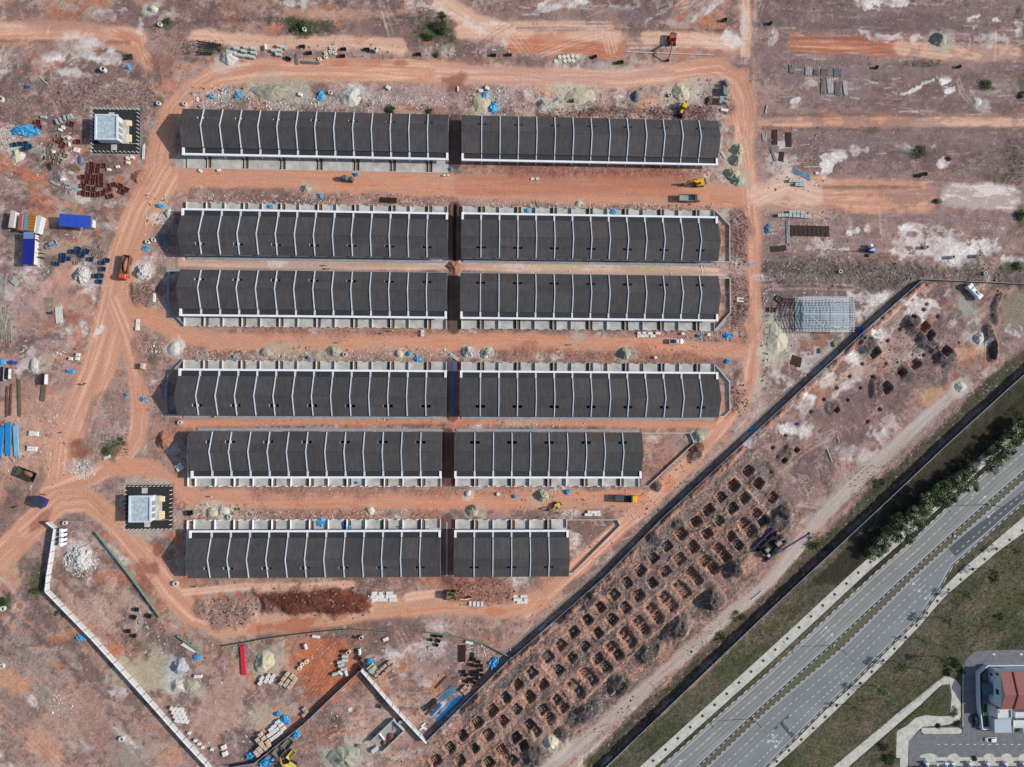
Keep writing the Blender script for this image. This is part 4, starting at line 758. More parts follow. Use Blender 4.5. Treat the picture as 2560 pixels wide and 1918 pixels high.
def front_houses():
    e = tp('J', 1400, 1640); t = thing('terrace_houses', 'white porches and boundary walls of the terrace at the bottom right edge', 'house', (e.x, e.y, 0))
    def q(x, y, z=0): p = tp('J', x, y, z); return (p.x-e.x, p.y-e.y)
    wh = MATS['house_white']
    MB().prism([q(505,1485), q(2700,1485), q(2700,2300), q(505,2300)], -.25, .08).build('forecourt', M_CONC, t)
    for x in (560, 990, 1600, 1905, 2215):
        c = q(x, 1490); m = MB(); m.prism([(c[0]+2.2*math.cos(a)*(1.6 if x == 560 else 1), c[1]+1.5*math.sin(a)) for a in [math.pi*i/10 for i in range(11)]], -.2, .06); m.build('driveway_apron', M_CONC, t)
    MB().ribbon([q(520,1570), q(905,1570)], .18, 0, 1.3).build('boundary_wall', wh, t)
    for x in (545, 880, 1000, 1290, 1600, 1910, 2220, 2530):
        a, b = q(x, 1570, 1.2), q(x, 2300, 1.2); MB().ribbon([a, b], .25, 0, 1.4).build('party_wall', wh, t)
        c = q(x, 1600, 1.6); MB().bbox(c[0], c[1], 0, 1.3, .8, 1.6, 0, .05).build('gate_pillar', wh, t)
    for i, x in enumerate((640, 1130, 1450, 1760, 2070, 2380)):
        c = q(x, 1720, 3.2); MB().box(c[0], c[1]-2.4, 3.0, 5.4, 5.6, .22).build('porch_roof', MATS['flat_roof'], t)
        for s in (-2.5, 2.5): MB().box(c[0]+s, c[1], 0, .22, .22, 3.0).build('porch_post', wh, t)
    c = q(640, 1620); MB().prism([q(570,1585), q(700,1585), q(700,1660), q(570,1660)], .081, .1).build('planter_bed', mat('planter', (96,92,78), .95, .3, 2), t)
front_houses()
# ================================================================== TERRACES OF UNFINISHED HOUSES
ZE, ZR, VR, VF, VC, VO, VS = 4.0, 6.9, 7.0, 14.05, 16.0, 16.7, 20.0     # eave, ridge, and section marks from the rear eave
PITCH = 6.7
def roof_material():
    m = bpy.data.materials.new('roof_tiles'); m.use_nodes = True; t = m.node_tree; b = t.nodes['Principled BSDF']; MATS['roof_tiles'] = m
    b.inputs['Roughness'].default_value = .62; b.inputs['Specular IOR Level'].default_value = .25
    tc = t.nodes.new('ShaderNodeTexCoord'); n = t.nodes.new('ShaderNodeTexNoise'); n.inputs['Scale'].default_value = .5; n.inputs['Detail'].default_value = 9; n.inputs['Roughness'].default_value = .78
    mp_ = t.nodes.new('ShaderNodeMapping'); mp_.inputs['Scale'].default_value = (2.2, .55, 1); t.links.new(tc.outputs['Object'], mp_.inputs[0]); t.links.new(mp_.outputs[0], n.inputs['Vector'])
    wv = t.nodes.new('ShaderNodeTexWave'); wv.bands_direction = 'Y'; wv.inputs['Scale'].default_value = .42; wv.inputs['Distortion'].default_value = .25
    t.links.new(tc.outputs['Object'], wv.inputs['Vector'])
    r = t.nodes.new('ShaderNodeValToRGB'); r.color_ramp.elements[0].position = .3; r.color_ramp.elements[1].position = .75
    r.color_ramp.elements[0].color = C(62,60,60)+(1,); r.color_ramp.elements[1].color = C(90,87,86)+(1,)
    t.links.new(n.outputs['Fac'], r.inputs['Fac'])
    mr = t.nodes.new('ShaderNodeMapRange'); mr.inputs[3].default_value = .9; mr.inputs[4].default_value = 1.08; t.links.new(wv.outputs['Fac'], mr.inputs[0])
    # slightly different batch of tiles on every bay
    oi = t.nodes.new('ShaderNodeObjectInfo'); m3 = t.nodes.new('ShaderNodeMapRange'); m3.inputs[3].default_value = .86; m3.inputs[4].default_value = 1.14; t.links.new(oi.outputs['Random'], m3.inputs[0])
    ml = t.nodes.new('ShaderNodeMath'); ml.operation = 'MULTIPLY'; t.links.new(mr.outputs[0], ml.inputs[0]); t.links.new(m3.outputs[0], ml.inputs[1])
    mx = t.nodes.new('ShaderNodeMix'); mx.data_type = 'RGBA'; mx.blend_type = 'MULTIPLY'; mx.inputs[0].default_value = 1
    n2 = t.nodes.new('ShaderNodeTexNoise'); n2.inputs['Scale'].default_value = .09; n2.inputs['Detail'].default_value = 5; t.links.new(tc.outputs['Object'], n2.inputs['Vector'])
    r2 = t.nodes.new('ShaderNodeValToRGB'); r2.color_ramp.elements[0].position = .35; r2.color_ramp.elements[1].position = .65; r2.color_ramp.elements[0].color = (.88,.90,.92,1); r2.color_ramp.elements[1].color = (1.12,1.07,1.04,1); t.links.new(n2.outputs['Fac'], r2.inputs['Fac'])
    m2_ = t.nodes.new('ShaderNodeMix'); m2_.data_type = 'RGBA'; m2_.blend_type = 'MULTIPLY'; m2_.inputs[0].default_value = 1; t.links.new(r.outputs['Color'], m2_.inputs[6]); t.links.new(r2.outputs['Color'], m2_.inputs[7])
    t.links.new(m2_.outputs[2], mx.inputs[6]); t.links.new(ml.outputs[0], mx.inputs[7]); t.links.new(mx.outputs[2], b.inputs['Base Color'])
    return m
M_ROOF = roof_material()
M_DECK = ramp_stripes('metal_deck', (70,68,70), (50,49,52), 2.2, 'X', .5, .25)
M_UP = mat('upstand_paint', (198,206,214), .75, .14, .35)
M_WHITE = mat('white_paint', (234,236,238), .7, .08, .4)
M_RENDER = mat('render_wall', (196,198,198), .85, .1, .6)
M_SLAB = mat('porch_slab', (176,173,166), .9, .2, .3, tint=(206,203,197))
M_LOWW = mat('low_wall', (196,196,192), .85, .1, 1.0)
M_SOILP = mat('pit_soil', (116,96,84), .98, .35, 2.5)
M_WELL = mat('well_floor', (46,46,48), .9, .2, 1)
M_DRAIN = mat('drain_concrete', (152,156,160), .9, .2, .7)
M_GUT = mat('gutter_blue_grey', (150,166,184), .5, .1, 2)
def zroof(v): return ZE+(ZR-ZE)*(v/VR) if v <= VR else ZR-(ZR-ZE)*((v-VR)/(VF-VR))
def terrace(label, rear_px, first_px, left_px, right_px, n, s, slab=True, par=0, odd_left=False, painted=False, walls=True):
    y0 = W(*rear_px, ZE).y; xl = W(*left_px, ZE).x; xr = W(*right_px, ZE).x; x1 = W(*first_px, ZE).x
    xc = (xl+xr)/2; t = thing('terrace_row', label, 'terrace houses', (xc, y0, 0), 0, 'rows of unfinished terrace houses')
    ya, yb = sorted((y0-s*1.3, y0+s*(VS+.1 if slab else VF))); level_world(xl-.4, ya, xr+.4, yb, -.25)
    X = [xl-xc] + [x1-xc+PITCH*i for i in range(n)] + [xr-xc]; y = lambda v: s*v
    wells = [i for i in range(n) if i % 2 == par] 
    # walls of the body
    MB().box((X[0]+X[-1])/2, y(.5), -.3, X[-1]-X[0]-.5, .2, ZE+.25).build('rear_wall', M_RENDER, t)
    MB().box((X[0]+X[-1])/2, y(VF-.4), -.3, X[-1]-X[0]-.5, .2, ZE+.25).build('front_wall', M_RENDER, t)
    for xx in (X[0]+.25, X[-1]-.25):
        m = MB(); pr = [(y(.4), -.3), (y(VF-.3), -.3), (y(VF-.3), ZE), (y(VR), ZR-.12), (y(.4), ZE)]
        vs = [(xx-.1, a, b) for a, b in pr] + [(xx+.1, a, b) for a, b in pr]; k = 5
        m.add(vs, [tuple(range(k-1,-1,-1)), tuple(range(k, 2*k))] + [(i, (i+1) % k, k+(i+1) % k, k+i) for i in range(k)]); m.build('gable_wall', M_RENDER, t)
    # roof panels bay by bay; air wells are real openings beside alternate party walls
    wv0, wv1, wl = 3.2, 4.15, 1.55
    def panel(xa, xb, va, vb, name, mt=M_ROOF, th=.12, zf=zroof):
        m = MB(); P = [(xa, y(va), zf(va)), (xb, y(va), zf(va)), (xb, y(vb), zf(vb)), (xa, y(vb), zf(vb))]
        Q = [(a, b, c-th) for a, b, c in P]; m.add(P+Q, [(0,1,2,3),(7,6,5,4),(0,1,5,4),(1,2,6,5),(2,3,7,6),(3,0,4,7)]); return m.build(name, mt, t)
    for i in range(len(X)-1):
        a, b = X[i], X[i+1]; hl = (i-1) in wells; hr = i in wells or (odd_left and i == 0)
        panel(a, b, VR, VF, 'roof_panel')
        if hl or hr:
            aa, bb = a + (wl+.2 if hl else 0), b - (wl+.2 if hr else 0)
            panel(a, b, 0, wv0, 'roof_panel'); panel(a, b, wv1, VR, 'roof_panel'); panel(aa, bb, wv0, wv1, 'roof_panel')
            if hl: panel(a, a+.2, wv0, wv1, 'roof_panel')
            if hr: panel(b-.2, b, wv0, wv1, 'roof_panel')
            for on, x0, x2 in ((hl, a+.2, a+.2+wl), (hr, b-.2-wl, b-.2)):
                if not on: continue
                m = MB(); zt = zroof(wv1)+.02; zb = 1.0; yA, yB = y(wv0), y(wv1)
                for p, q in (((x0,yA),(x2,yA)), ((x2,yA),(x2,yB)), ((x2,yB),(x0,yB)), ((x0,yB),(x0,yA))):
                    m.face((p[0],p[1],zb), (q[0],q[1],zb), (q[0],q[1],zroof(wv0 if q[1] == yA else wv1)+.03), (p[0],p[1],zroof(wv0 if p[1] == yA else wv1)+.03))
                wo_ = m.build('air_well', M_RENDER, t); mf = MB(); mf.face((x0,yA,zb+.01),(x2,yA,zb+.01),(x2,yB,zb+.01),(x0,yB,zb+.01)); mf.build('well_floor', M_WELL, wo_)
        else: panel(a, b, 0, VR, 'roof_panel')
    MB().tube((X[0], y(VR), ZR+.0), (X[-1], y(VR), ZR+.0), .11, 6).build('ridge_cap', M_ROOF, t)
    # party wall upstands, bent over the ridge, and the broader ones on the porch canopy
    for xw in X[1:-1]:
        m = MB()
        for va, vb in ((.1, VR), (VR, VF-.1)):
            za, zb = zroof(va), zroof(vb); m.add([(xw-.16,y(va),za-.1),(xw+.16,y(va),za-.1),(xw+.16,y(vb),zb-.1),(xw-.16,y(vb),zb-.1),(xw-.16,y(va),za+.3),(xw+.16,y(va),za+.3),(xw+.16,y(vb),zb+.3),(xw-.16,y(vb),zb+.3)], [(0,1,2,3),(4,5,6,7),(0,1,5,4),(1,2,6,5),(2,3,7,6),(3,0,4,7)])
        m.build('party_upstand', M_UP, t)
    cz = lambda v: 3.55-.12*(v-VF)/(VC-VF)
    for i in range(len(X)-1): panel(X[i], X[i+1], VF-.5, VC, 'canopy_panel', M_DECK, .1, cz)
    for k, xw in enumerate(X):
        if k in (0, len(X)-1): MB().box(xw+(.45 if k == 0 else -.45), y((VF+VO)/2), 2.9, .8, VO-VF, 1.0).build('canopy_end_wall', M_WHITE, t)
        else: MB().box(xw, y((VF+VC)/2-.02), 3.0, .62 if slab or s > 0 else .3, VC-VF-.04, .72).build('canopy_upstand', M_UP, t)
    MB().box((X[0]+X[-1])/2, y((VC+VO)/2+.003), 2.95, X[-1]-X[0], VO-VC, .86).build('fascia', M_WHITE, t)
    for xw in X[1:-1]: MB().box(xw, y(VO-.4), -.2, .28, .28, 3.1).build('porch_column', M_WHITE, t)
    for a, b in zip(X[:-1], X[1:]):        # doors and windows under the canopy and at the back
        c = (a+b)/2; MB().box(c-1.4, y(VF-.28), .3, 2.2, .06, 2.3).build('door', mat('door_brown', (92,70,56), .5, .1), t)
        MB().box(c+1.7, y(VF-.28), .9, 1.6, .06, 1.4).build('window', mat('glass_dark', (60,70,78), .1, .05), t)
        MB().box(c+1.2, y(.38), 1.2, 1.4, .06, 1.1).build('window', MATS['glass_dark'], t)
    # rear drain and gutter
    MB().box((X[0]+X[-1])/2, y(-.55), -.3, X[-1]-X[0]-1, .9, .36).build('rear_drain', M_DRAIN, t)
    k_ = 0; xg = X[0]+1.0
    while xg < X[-1]-2.5:
        l_ = random.uniform(2.2, 4.2)
        if random.random() < .72: MB().box(xg+l_/2, y(-.28), .07, l_, .34, .1).build('gutter_length', M_GUT, t)
        xg += l_+.12
    if not slab: return t
    xs0, xs1 = X[0]+.3, X[-1]-.3; yA, yB = VF-.2, VS
    if not walls:
        pass
    for i in range(len(X)-1):
        a = X[i] + (1.35 if (i-1) in wells else .1); b = X[i+1] - (1.2 if i in wells else .1)
        if i == 0: a = X[0]+.3
        if i == len(X)-2: b = X[-1]-.3
        MB().box((a+b)/2, y((yA+yB)/2), -.3, b-a, yB-yA, .46).build('porch_slab', M_SLAB, t)
    for i, xw in enumerate(X[1:-1]):
        if i in wells:
            MB().box(xw+.07, y((yA+yB)/2), -.3, 2.5, yB-yA-.02, .1).build('planting_bed', M_SOILP, t)
            MB().box(xw-.95, y(VO+1.6), -.2, .12, 2.6, .3).build('bed_kerb', M_LOWW, t)
        if walls: MB().box(xw, y((VO-.3+yB)/2), -.25, .2, yB-VO+.3, 1.2 if not painted else 1.35).build('porch_wall', M_WHITE if painted else M_LOWW, t)
        else: MB().box(xw, y((VO+yB)/2), -.25, .14, yB-VO, .46).build('porch_wall', M_LOWW, t)
    if walls:
        for xx in (X[0]+.4, X[-1]-.4): MB().box(xx, y((VO+yB)/2), -.25, .2, yB-VO, 1.15).build('porch_wall', M_WHITE if painted else M_LOWW, t)
        for i, xw in enumerate(X[1:-1]):          # front wall stubs and gate posts
            for dx in (-1.6, 1.5):
                MB().bbox(xw+dx, y(yB-.15), -.2, .5 if not painted else 1.0, .3, 1.25, 0, .05).build('gate_post', M_WHITE if painted else M_LOWW, t)
            if i in wells: MB().box(xw, y(yB-.1), -.2, 2.3, .15, .75).build('front_wall_stub', M_WHITE if painted else M_LOWW, t)
    else:
        MB().box((xs0+xs1)/2, y(yB+.12), -.3, xs1-xs0, .2, .42).build('slab_edge', M_LOWW, t)
    return t
terrace('top left terrace row, dark roof, bare concrete porch slab along its lower side', (456.3,272), (510.4,273.8), (456.3,272), (1121.8,287.4), 13, -1, True, 0, walls=False)
terrace('top right terrace row, dark roof, white fascia facing red earth without a porch slab', (1795,302.2), (1204.6,290), (1154.2,288.8), (1795,302.2), 13, -1, False, 0)
terrace('left terrace row of the second line, porches facing up towards the top haul road', (463.5,636), (504,633), (450.5,636), (1119.5,645), 13, 1)
terrace('right terrace row of the second line, backing onto the sandy back lane', (1795.7,653), (1202.3,644), (1152.8,644), (1795.7,653), 13, 1)
terrace('left terrace row of the third line, porches facing down beside the dump truck junction', (450,673.5), (503.5,673.5), (449.6,673.5), (1118,682), 13, -1)
terrace('right terrace row of the third line, porches facing down to the white pick-up', (1795.7,690.6), (1201.5,683), (1151.3,683), (1795.7,690.6), 13, -1)
terrace('left terrace row of the fourth line, porches facing up to the sand heaps', (443,1038.8), (496.9,1037.6), (443,1038.8), (1116,1041), 13, 1)
terrace('right terrace row of the fourth line, porches facing up, drain wall at right', (1796.5,1044), (1200.6,1040), (1149,1042), (1797,1044), 13, 1)
terrace('left terrace row of the fifth line with white painted porch walls facing down', (478,1078.2), (531.7,1078), (478,1078.2), (1105,1080), 12, -1, True, 1, True, True)
terrace('short right terrace row of the fifth line beside an empty triangular plot', (1604.5,1081.7), (1187.3,1079), (1136.2,1080), (1604.5,1081.7), 9, -1, True, 0, False, True)
terrace('bottom left terrace row with white painted porches facing up', (472,1446), (525.9,1445), (469.3,1445), (1101.2,1443), 12, 1, True, 1, True, True)
terrace('shortest terrace row at the bottom right of the rows, next to a triangular plot', (1422,1441.5), (1185.2,1442), (1134.5,1442), (1422,1441.5), 5, 1, True, 0, False, True)
# ---- plot boundary walls with drain channels at the row ends
def plot_wall(pts, label, h=.95, chan=True, mt=None):
    p0 = wxy(pts, h*.6); c = p0[0]; t = thing('plot_wall', label, 'wall', (c[0], c[1], 0), 0, 'low concrete plot walls'); q = [(a-c[0], b-c[1]) for a, b in p0]
    for a, b in zip(q[:-1], q[1:]):
        MB().ribbon([a, b], .22, -.5, h).build('wall_length', mt or M_LOWW, t)
    if chan:
        w2 = off_line(q, .75); MB().ribbon(w2, .9, -.5, .06).build('drain_channel', M_DRAIN, t)
    return t
plot_wall(tl('Z', 1010,310, 1270,580, 1270,1210, 940,1210)[::-1], 'angled concrete plot wall at the right end of the second line of houses')
plot_wall(tl('Z', 1085,1490, 1275,1490)+tl('C1', 1883,1040, 1750,1190), 'concrete plot wall and drain round the right end of the third line', chan=True)
plot_wall((tl('C1', 1745,1485, 1875,1640)+tl('C2', 1880,230, 1830,280, 1790,280))[::-1], 'concrete plot wall beside the bend at the right end of the fourth line')
plot_wall(tl('A1', 1550,685, 1460,690, 1460,1010, 1590,1150)[::-1], 'dark wet drain and plot wall at the left end of the third line', mt=M_DRAIN)
plot_wall((tl('A1', 1585,1445, 1450,1590)+tl('A2', 1438,30, 1440,262, 1530,264))[::-1], 'angled plot wall at the left end of the fourth line', mt=M_DRAIN)
plot_wall(tl('A2', 1640,425, 1625,460, 1622,880, 1660,884), 'white plot wall at the left end of the fifth line', chan=False, mt=M_WHITE)
plot_wall(tl('A2', 1660,1178, 1618,1178, 1612,1657), 'white plot wall at the left end of the bottom line', chan=False, mt=M_WHITE)
plot_wall(tl('C2', 1122,424, 1535,424, 1570,512, 1180,875), 'low wall enclosing the triangular plot right of the fifth line', chan=False)
plot_wall(tl('C2', 476,1172, 910,1172, 932,1222, 525,1632, 492,1634), 'low wall enclosing the triangular plot right of the bottom line', chan=False)
# lined drains in the alleys
def alley_drain(pts, wd, label, mt):
    c = wxy(pts)[0]; q = [(a-c[0], b-c[1]) for a, b in wxy(pts)]; o = MB().ribbon(q, wd, -.3, .12).build('lined_drain', mt); o.location = (c[0], c[1], 0); tag(o, label, 'drain'); return o
alley_drain(tl('X', 1133,905, 1132,1036), 1.3, 'blue lined drain between the two fourth line terraces', mat('blue_liner', (58,92,150), .4, .15, 1))
alley_drain(tl('X', 1117,1305, 1117,1440), .5, 'thin concrete drain between the two bottom line terraces', M_DRAIN)
# ================================================================== SUB-STATIONS
def substation(T, post, roof, label, lb2):
    x0, y0, x1, y1 = post; e = tp(T, (x0+x1)/2, (y0+y1)/2); t = thing('substation', label, 'substation', (e.x, e.y, 0), YAW)
    def q(x, y, z=0): p = tp(T, x, y, z); return (p.x-e.x, p.y-e.y)
    a, b = q(x0, y0), q(x1, y1); level([tpx(T, x0-20, y0-20), tpx(T, x1+20, y0-20), tpx(T, x1+20, y1+20), tpx(T, x0-20, y1+20)], -.2, 4)
    MB().prism([(a[0], b[1]), (b[0], b[1]), (b[0], a[1]), (a[0], a[1])], -.2, .05).build('apron', mat('fresh_asphalt', (52,52,52), .9, .25, 1.0, spec=.2), t)
    rz = 3.9; c, d = q(roof[0], roof[1], rz), q(roof[2], roof[3], rz)
    cx_, cy_, sx, sy = (c[0]+d[0])/2, (c[1]+d[1])/2, d[0]-c[0], c[1]-d[1]
    bx = MB().box(cx_, cy_, -.2, sx-.5, sy-.5, rz-.15).build('wall', M_RENDER, t)
    MB().box(cx_, cy_, rz-.4, sx, sy, .3).build('roof_slab', mat('wet_roof', (160,188,206), .4, .3, 1.1, tint=(204,212,214)), t)
    MB().ribbon([(cx_-sx/2+.28,cy_-sy/2+.28),(cx_+sx/2-.28,cy_-sy/2+.28),(cx_+sx/2-.28,cy_+sy/2-.28),(cx_-sx/2+.28,cy_+sy/2-.28)], .55, rz-.35, rz+.25, True).build('parapet', M_UP, t)
    # loading edge with striped ramps on the right, steps above and below
    xr = cx_+sx/2; MB().box(xr+.9, cy_-.2, 0, 2.2, sy-.6, .55).build('loading_ledge', M_CONC, t)
    for yy, w_ in ((cy_+sy/2-1.7, 1.9), (cy_-sy/2+2.0, 2.7)):
        o = MB().box(xr+2.1, yy, .05, 1.8, w_, .6).build('striped_ramp', ramp_stripes('chevron', (236,236,230), (232,184,30), 1.7, 'Y', .6), t)
        for sgn in (0, 1): pass
    MB().box(cx_-.3, cy_+sy/2+1.3, .05, 1.9, 2.0, .2).build('step', M_CONC, t); MB().box(cx_+.8, cy_-sy/2-1.3, .05, 1.9, 2.0, .35).build('step', M_CONC, t)
    MB().box((xr+b[0])/2+1.2, cy_-sy/2+.2, .05, b[0]-xr-2.0, .18, .25).build('kerb', M_CONC, t)
    for k in range(3): MB().box(xr-.24, cy_-sy/2+2+k*2.2, .5, .06, 1.6, 2.4).build('door', mat('louvre_grey', (120,128,134), .5, .1), t)
    f = thing('post_fence', lb2, 'fence', (e.x, e.y, 0.05), YAW); pm = MB().box(0, 0, 0, .16, .16, 1.5, 0, .8)
    pm.box(-.08, .0, 1.45, .3, .12, .25); me = pm.mesh('fence_post'); me.materials.append(M_WHITE)
    nx = max(2, round((b[0]-a[0])/1.52)); ny = max(2, round((a[1]-b[1])/1.52))
    for i in range(nx+1):
        for yy in (a[1]-.3, b[1]+.3): link('fence_post', me, None, f, (a[0]+.2+(b[0]-a[0]-.4)*i/nx, yy, 0))
    for j in range(1, ny):
        for xx in (a[0]+.2, b[0]-.2): link('fence_post', me, None, f, (xx, a[1]-.3-(a[1]-b[1]-.6)*j/ny, 0))
substation('A0', (808,940,1202,1330), (822,985,1014,1210), 'flat roofed sub-station at the upper left with pale wet roof', 'ring of white posts round the upper left sub-station')
substation('U', (385,225,1175,990), (433,408,808,868), 'flat roofed sub-station at the lower left with rippled blue puddled roof', 'ring of white posts round the lower left sub-station')
# ================================================================== HOARDINGS, SITE WALLS, NET FENCES
def panel_fence(name, pts, label, cat, h, th, plen, mt, z0=-.3, cap=None, capw=.3, post=None, thick_post=.14):
    p0 = wxy(pts); c = p0[0]; t = thing(name, label, cat, (c[0], c[1], 0)); me = MB().box(plen/2-.02, 0, z0, plen-.04, th, h-z0).mesh('panel'); me.materials.append(mt)
    if cap: mc = MB().box(plen/2, 0, h, plen-.03, capw, .1).mesh('coping'); mc.materials.append(cap)
    if post: mp = MB().box(0, 0, z0, thick_post, thick_post, h-z0+.12).mesh('post'); mp.materials.append(post)
    for a, b in zip(p0[:-1], p0[1:]):
        L = math.dist(a, b); n = max(1, round(L/plen)); an = math.atan2(b[1]-a[1], b[0]-a[0]); k = L/n/plen
        for i in range(n):
            x, y = a[0]+(b[0]-a[0])*i/n-c[0], a[1]+(b[1]-a[1])*i/n-c[1]
            link('panel', me, None, t, (x, y, 0), an, (k, 1, random.uniform(.97, 1.03)))
            if cap: link('coping', mc, None, t, (x, y, 0), an, (k, 1, 1))
            if post: link('post', mp, None, t, (x, y, 0), an)
    return t
M_HOARD = mat('hoarding_slate', (78,88,104), .45, .18, .8, .3); M_HRAIL = mat('hoarding_rail', (176,184,194), .5, .15, 1)
panel_fence('hoarding', tl('B3', 1470,1420, 2209,690)+tl('C3', 0,700, 800,0)+tl('C2', 1280,1160, 2209,300)+tl('D1', 330,1650, 800,1215, 1290,780, 1340,760, 2209,800, 2500,815), 'long dark hoarding running diagonally beside the excavated pit field', 'hoarding', 1.6, .1, 2.9, M_HOARD, cap=mat('hoarding_cap', (128,138,150), .5, .25, .6), capw=.16)
panel_fence('hoarding', tl('B3', -230,1640, 0,1600, 430,1260, 700,1000, 915,800), 'dark hoarding running from the bottom edge up to the white wall corner', 'hoarding', 2.0, .08, 2.9, M_HOARD, cap=M_HRAIL, capw=.12)
panel_fence('hoarding', tl('X', 1380,2020, 1506,1918, 1920,1522, 2010,1438, 2212.6,1249.7, 2366,1104.9, 2525.5,960, 2700,810), 'dark metal hoarding between the pit field and the highway verge', 'hoarding', 1.8, .08, 2.9, mat('hoarding_dark', (70,78,88), .5, .2, .7, .3), cap=M_HRAIL, capw=.1)
M_PWALL = mat('precast_white', (190,190,188), .8, .08, .5)
M_POST = mat('joint_post', (92,94,96), .9, .2)
panel_fence('site_wall', tl('A2', 432,1185, 503,1240, 487,1340, 440,1640)+tl('A3', 425,125, 820,530, 1200,950, 1600,1400, 1850,1670, 2000,1830), 'white precast panel wall running down the lower left', 'wall', 2.3, .2, 3.6, M_PWALL, cap=M_WHITE, capw=.45, post=M_POST, thick_post=.26)
panel_fence('site_wall', tl('B3', 915,800, 1180,1110, 1475,1425), 'shorter white precast wall ending at the hoarding corner', 'wall', 2.4, .22, 3.6, M_PWALL, cap=M_WHITE, capw=.42, post=M_POST, thick_post=.26)
M_NET = mat('green_net', (96,130,112), .8, .2, 1.5)
for pts, lb in ((tl('A2', 840,1280, 990,1470, 1135,1657)+tl('A3', 1200,95, 1330,275, 1400,368), 'long green netting fence along the left haul road bend'), (tl('A3', 1540,520, 1725,650), 'short green netting fence by the white bundles'),
                (tl('A3', 1900,610, 2209,560)+tl('B3', 0,555, 300,512, 560,482, 800,462, 1190,492), 'green netting fence below the dark red soil heap'), (tl('B3', 1490,490, 1800,540, 2000,600, 2170,690), 'green netting fence above the dark crates'), (tl('A2', 540,1170, 730,1178), 'short green netting fence by the white wall corner')):
    panel_fence('net_fence', pts, lb, 'fence', 1.15, .06, 3.2, M_NET, cap=mat('net_edge', (128,152,140), .8, .1), capw=.1, post=M_HRAIL, thick_post=.1)
# ================================================================== STEEL FRAME SHED
def steel_frame():
    e = tp('S', 1180, 600); t = thing('steel_shed', 'bare white steel roof frame of a shed standing on a concrete slab', 'building frame', (e.x, e.y, 0))
    level([tpx('S', 590,285), tpx('S', 1550,285), tpx('S', 1550,915), tpx('S', 590,915)], -.25, 4)
    def q(x, y, z=0): p = tp('S', x, y, z); return (p.x-e.x, p.y-e.y)
    a, b = q(600, 295), q(1538, 905); MB().prism([(a[0],b[1]),(b[0],b[1]),(b[0],a[1]),(a[0],a[1])], -.25, .12).build('slab', M_SLAB, t)
    a2, b2 = q(605, 400), q(1530, 800); MB().prism([(a2[0],b2[1]),(b2[0],b2[1]),(b2[0],a2[1]),(a2[0],a2[1])], .125, .13).build('floor_finish', mat('wet_floor', (132,150,158), .5, .3, .6), t)
    st = mat('white_steel', (186,194,198), .5, .06, 1); ze, zr = 4.2, 5.6; c, d = q(740, 285, ze), q(1612, 892, ze); ym = q(0, 578, zr)[1]
    xs = [c[0]+(d[0]-c[0])*i/15 for i in range(16)]
    for i, x in enumerate(xs):
        o = MB().beam((x, c[1], ze), (x, ym, zr), .16, .2); o.beam((x, d[1], ze), (x, ym, zr), .16, .2); o.build('rafter', st, t)
        if i % 3 == 0:
            for yy in (c[1]-1.5, d[1]+1.5): MB().box(x, yy, 0, .3, .3, ze+.2).build('column', st, t)
            MB().beam((x, c[1]-1.5, ze), (x, d[1]+1.5, ze), .16, .25).build('tie_beam', st, t)
    for k in range(11):
        for s0 in (c[1], d[1]):
            f = k/10.5; yy = s0+(ym-s0)*f; zz = ze+(zr-ze)*f+.16; MB().box((xs[0]+xs[-1])/2, yy, zz, xs[-1]-xs[0]+.6, .15, .14).build('purlin', st, t)
    MB().box((xs[0]+xs[-1])/2, ym, zr+.2, xs[-1]-xs[0]+.8, .22, .16).build('ridge_beam', st, t)
    for p, r in (((860,610),(1090,790)), ((1465,590),(1600,780)), ((1100,620),(1000,780))):
        A, B = q(*p, 5.5), q(*r, 4.6); MB().beam((A[0],A[1],5.6), (B[0],B[1],4.7), .14, .12).build('brace', st, t)
    for x, y in ((605,600),(1000,400),(1000,800),(605,330)): A = q(x, y); MB().box(A[0], A[1], .1, .25, .25, 2.6).build('stub_column', M_CONC, t)
steel_frame()
SAND = {'pale': ((186,184,172),(204,200,190)), 'yellow': ((180,172,146),(200,192,166)), 'olive': ((156,150,130),(180,174,154)), 'grey': ((150,154,158),(178,182,186)), 'dkgrey': ((92,98,106),(120,126,132)),
        'stone': ((188,184,180),(226,222,216)), 'soil': ((150,104,86),(176,126,104)), 'dsoil': ((98,72,62),(126,94,80)), 'green': ((136,140,124),(176,178,160)), 'cream': ((194,187,162),(210,203,182))}
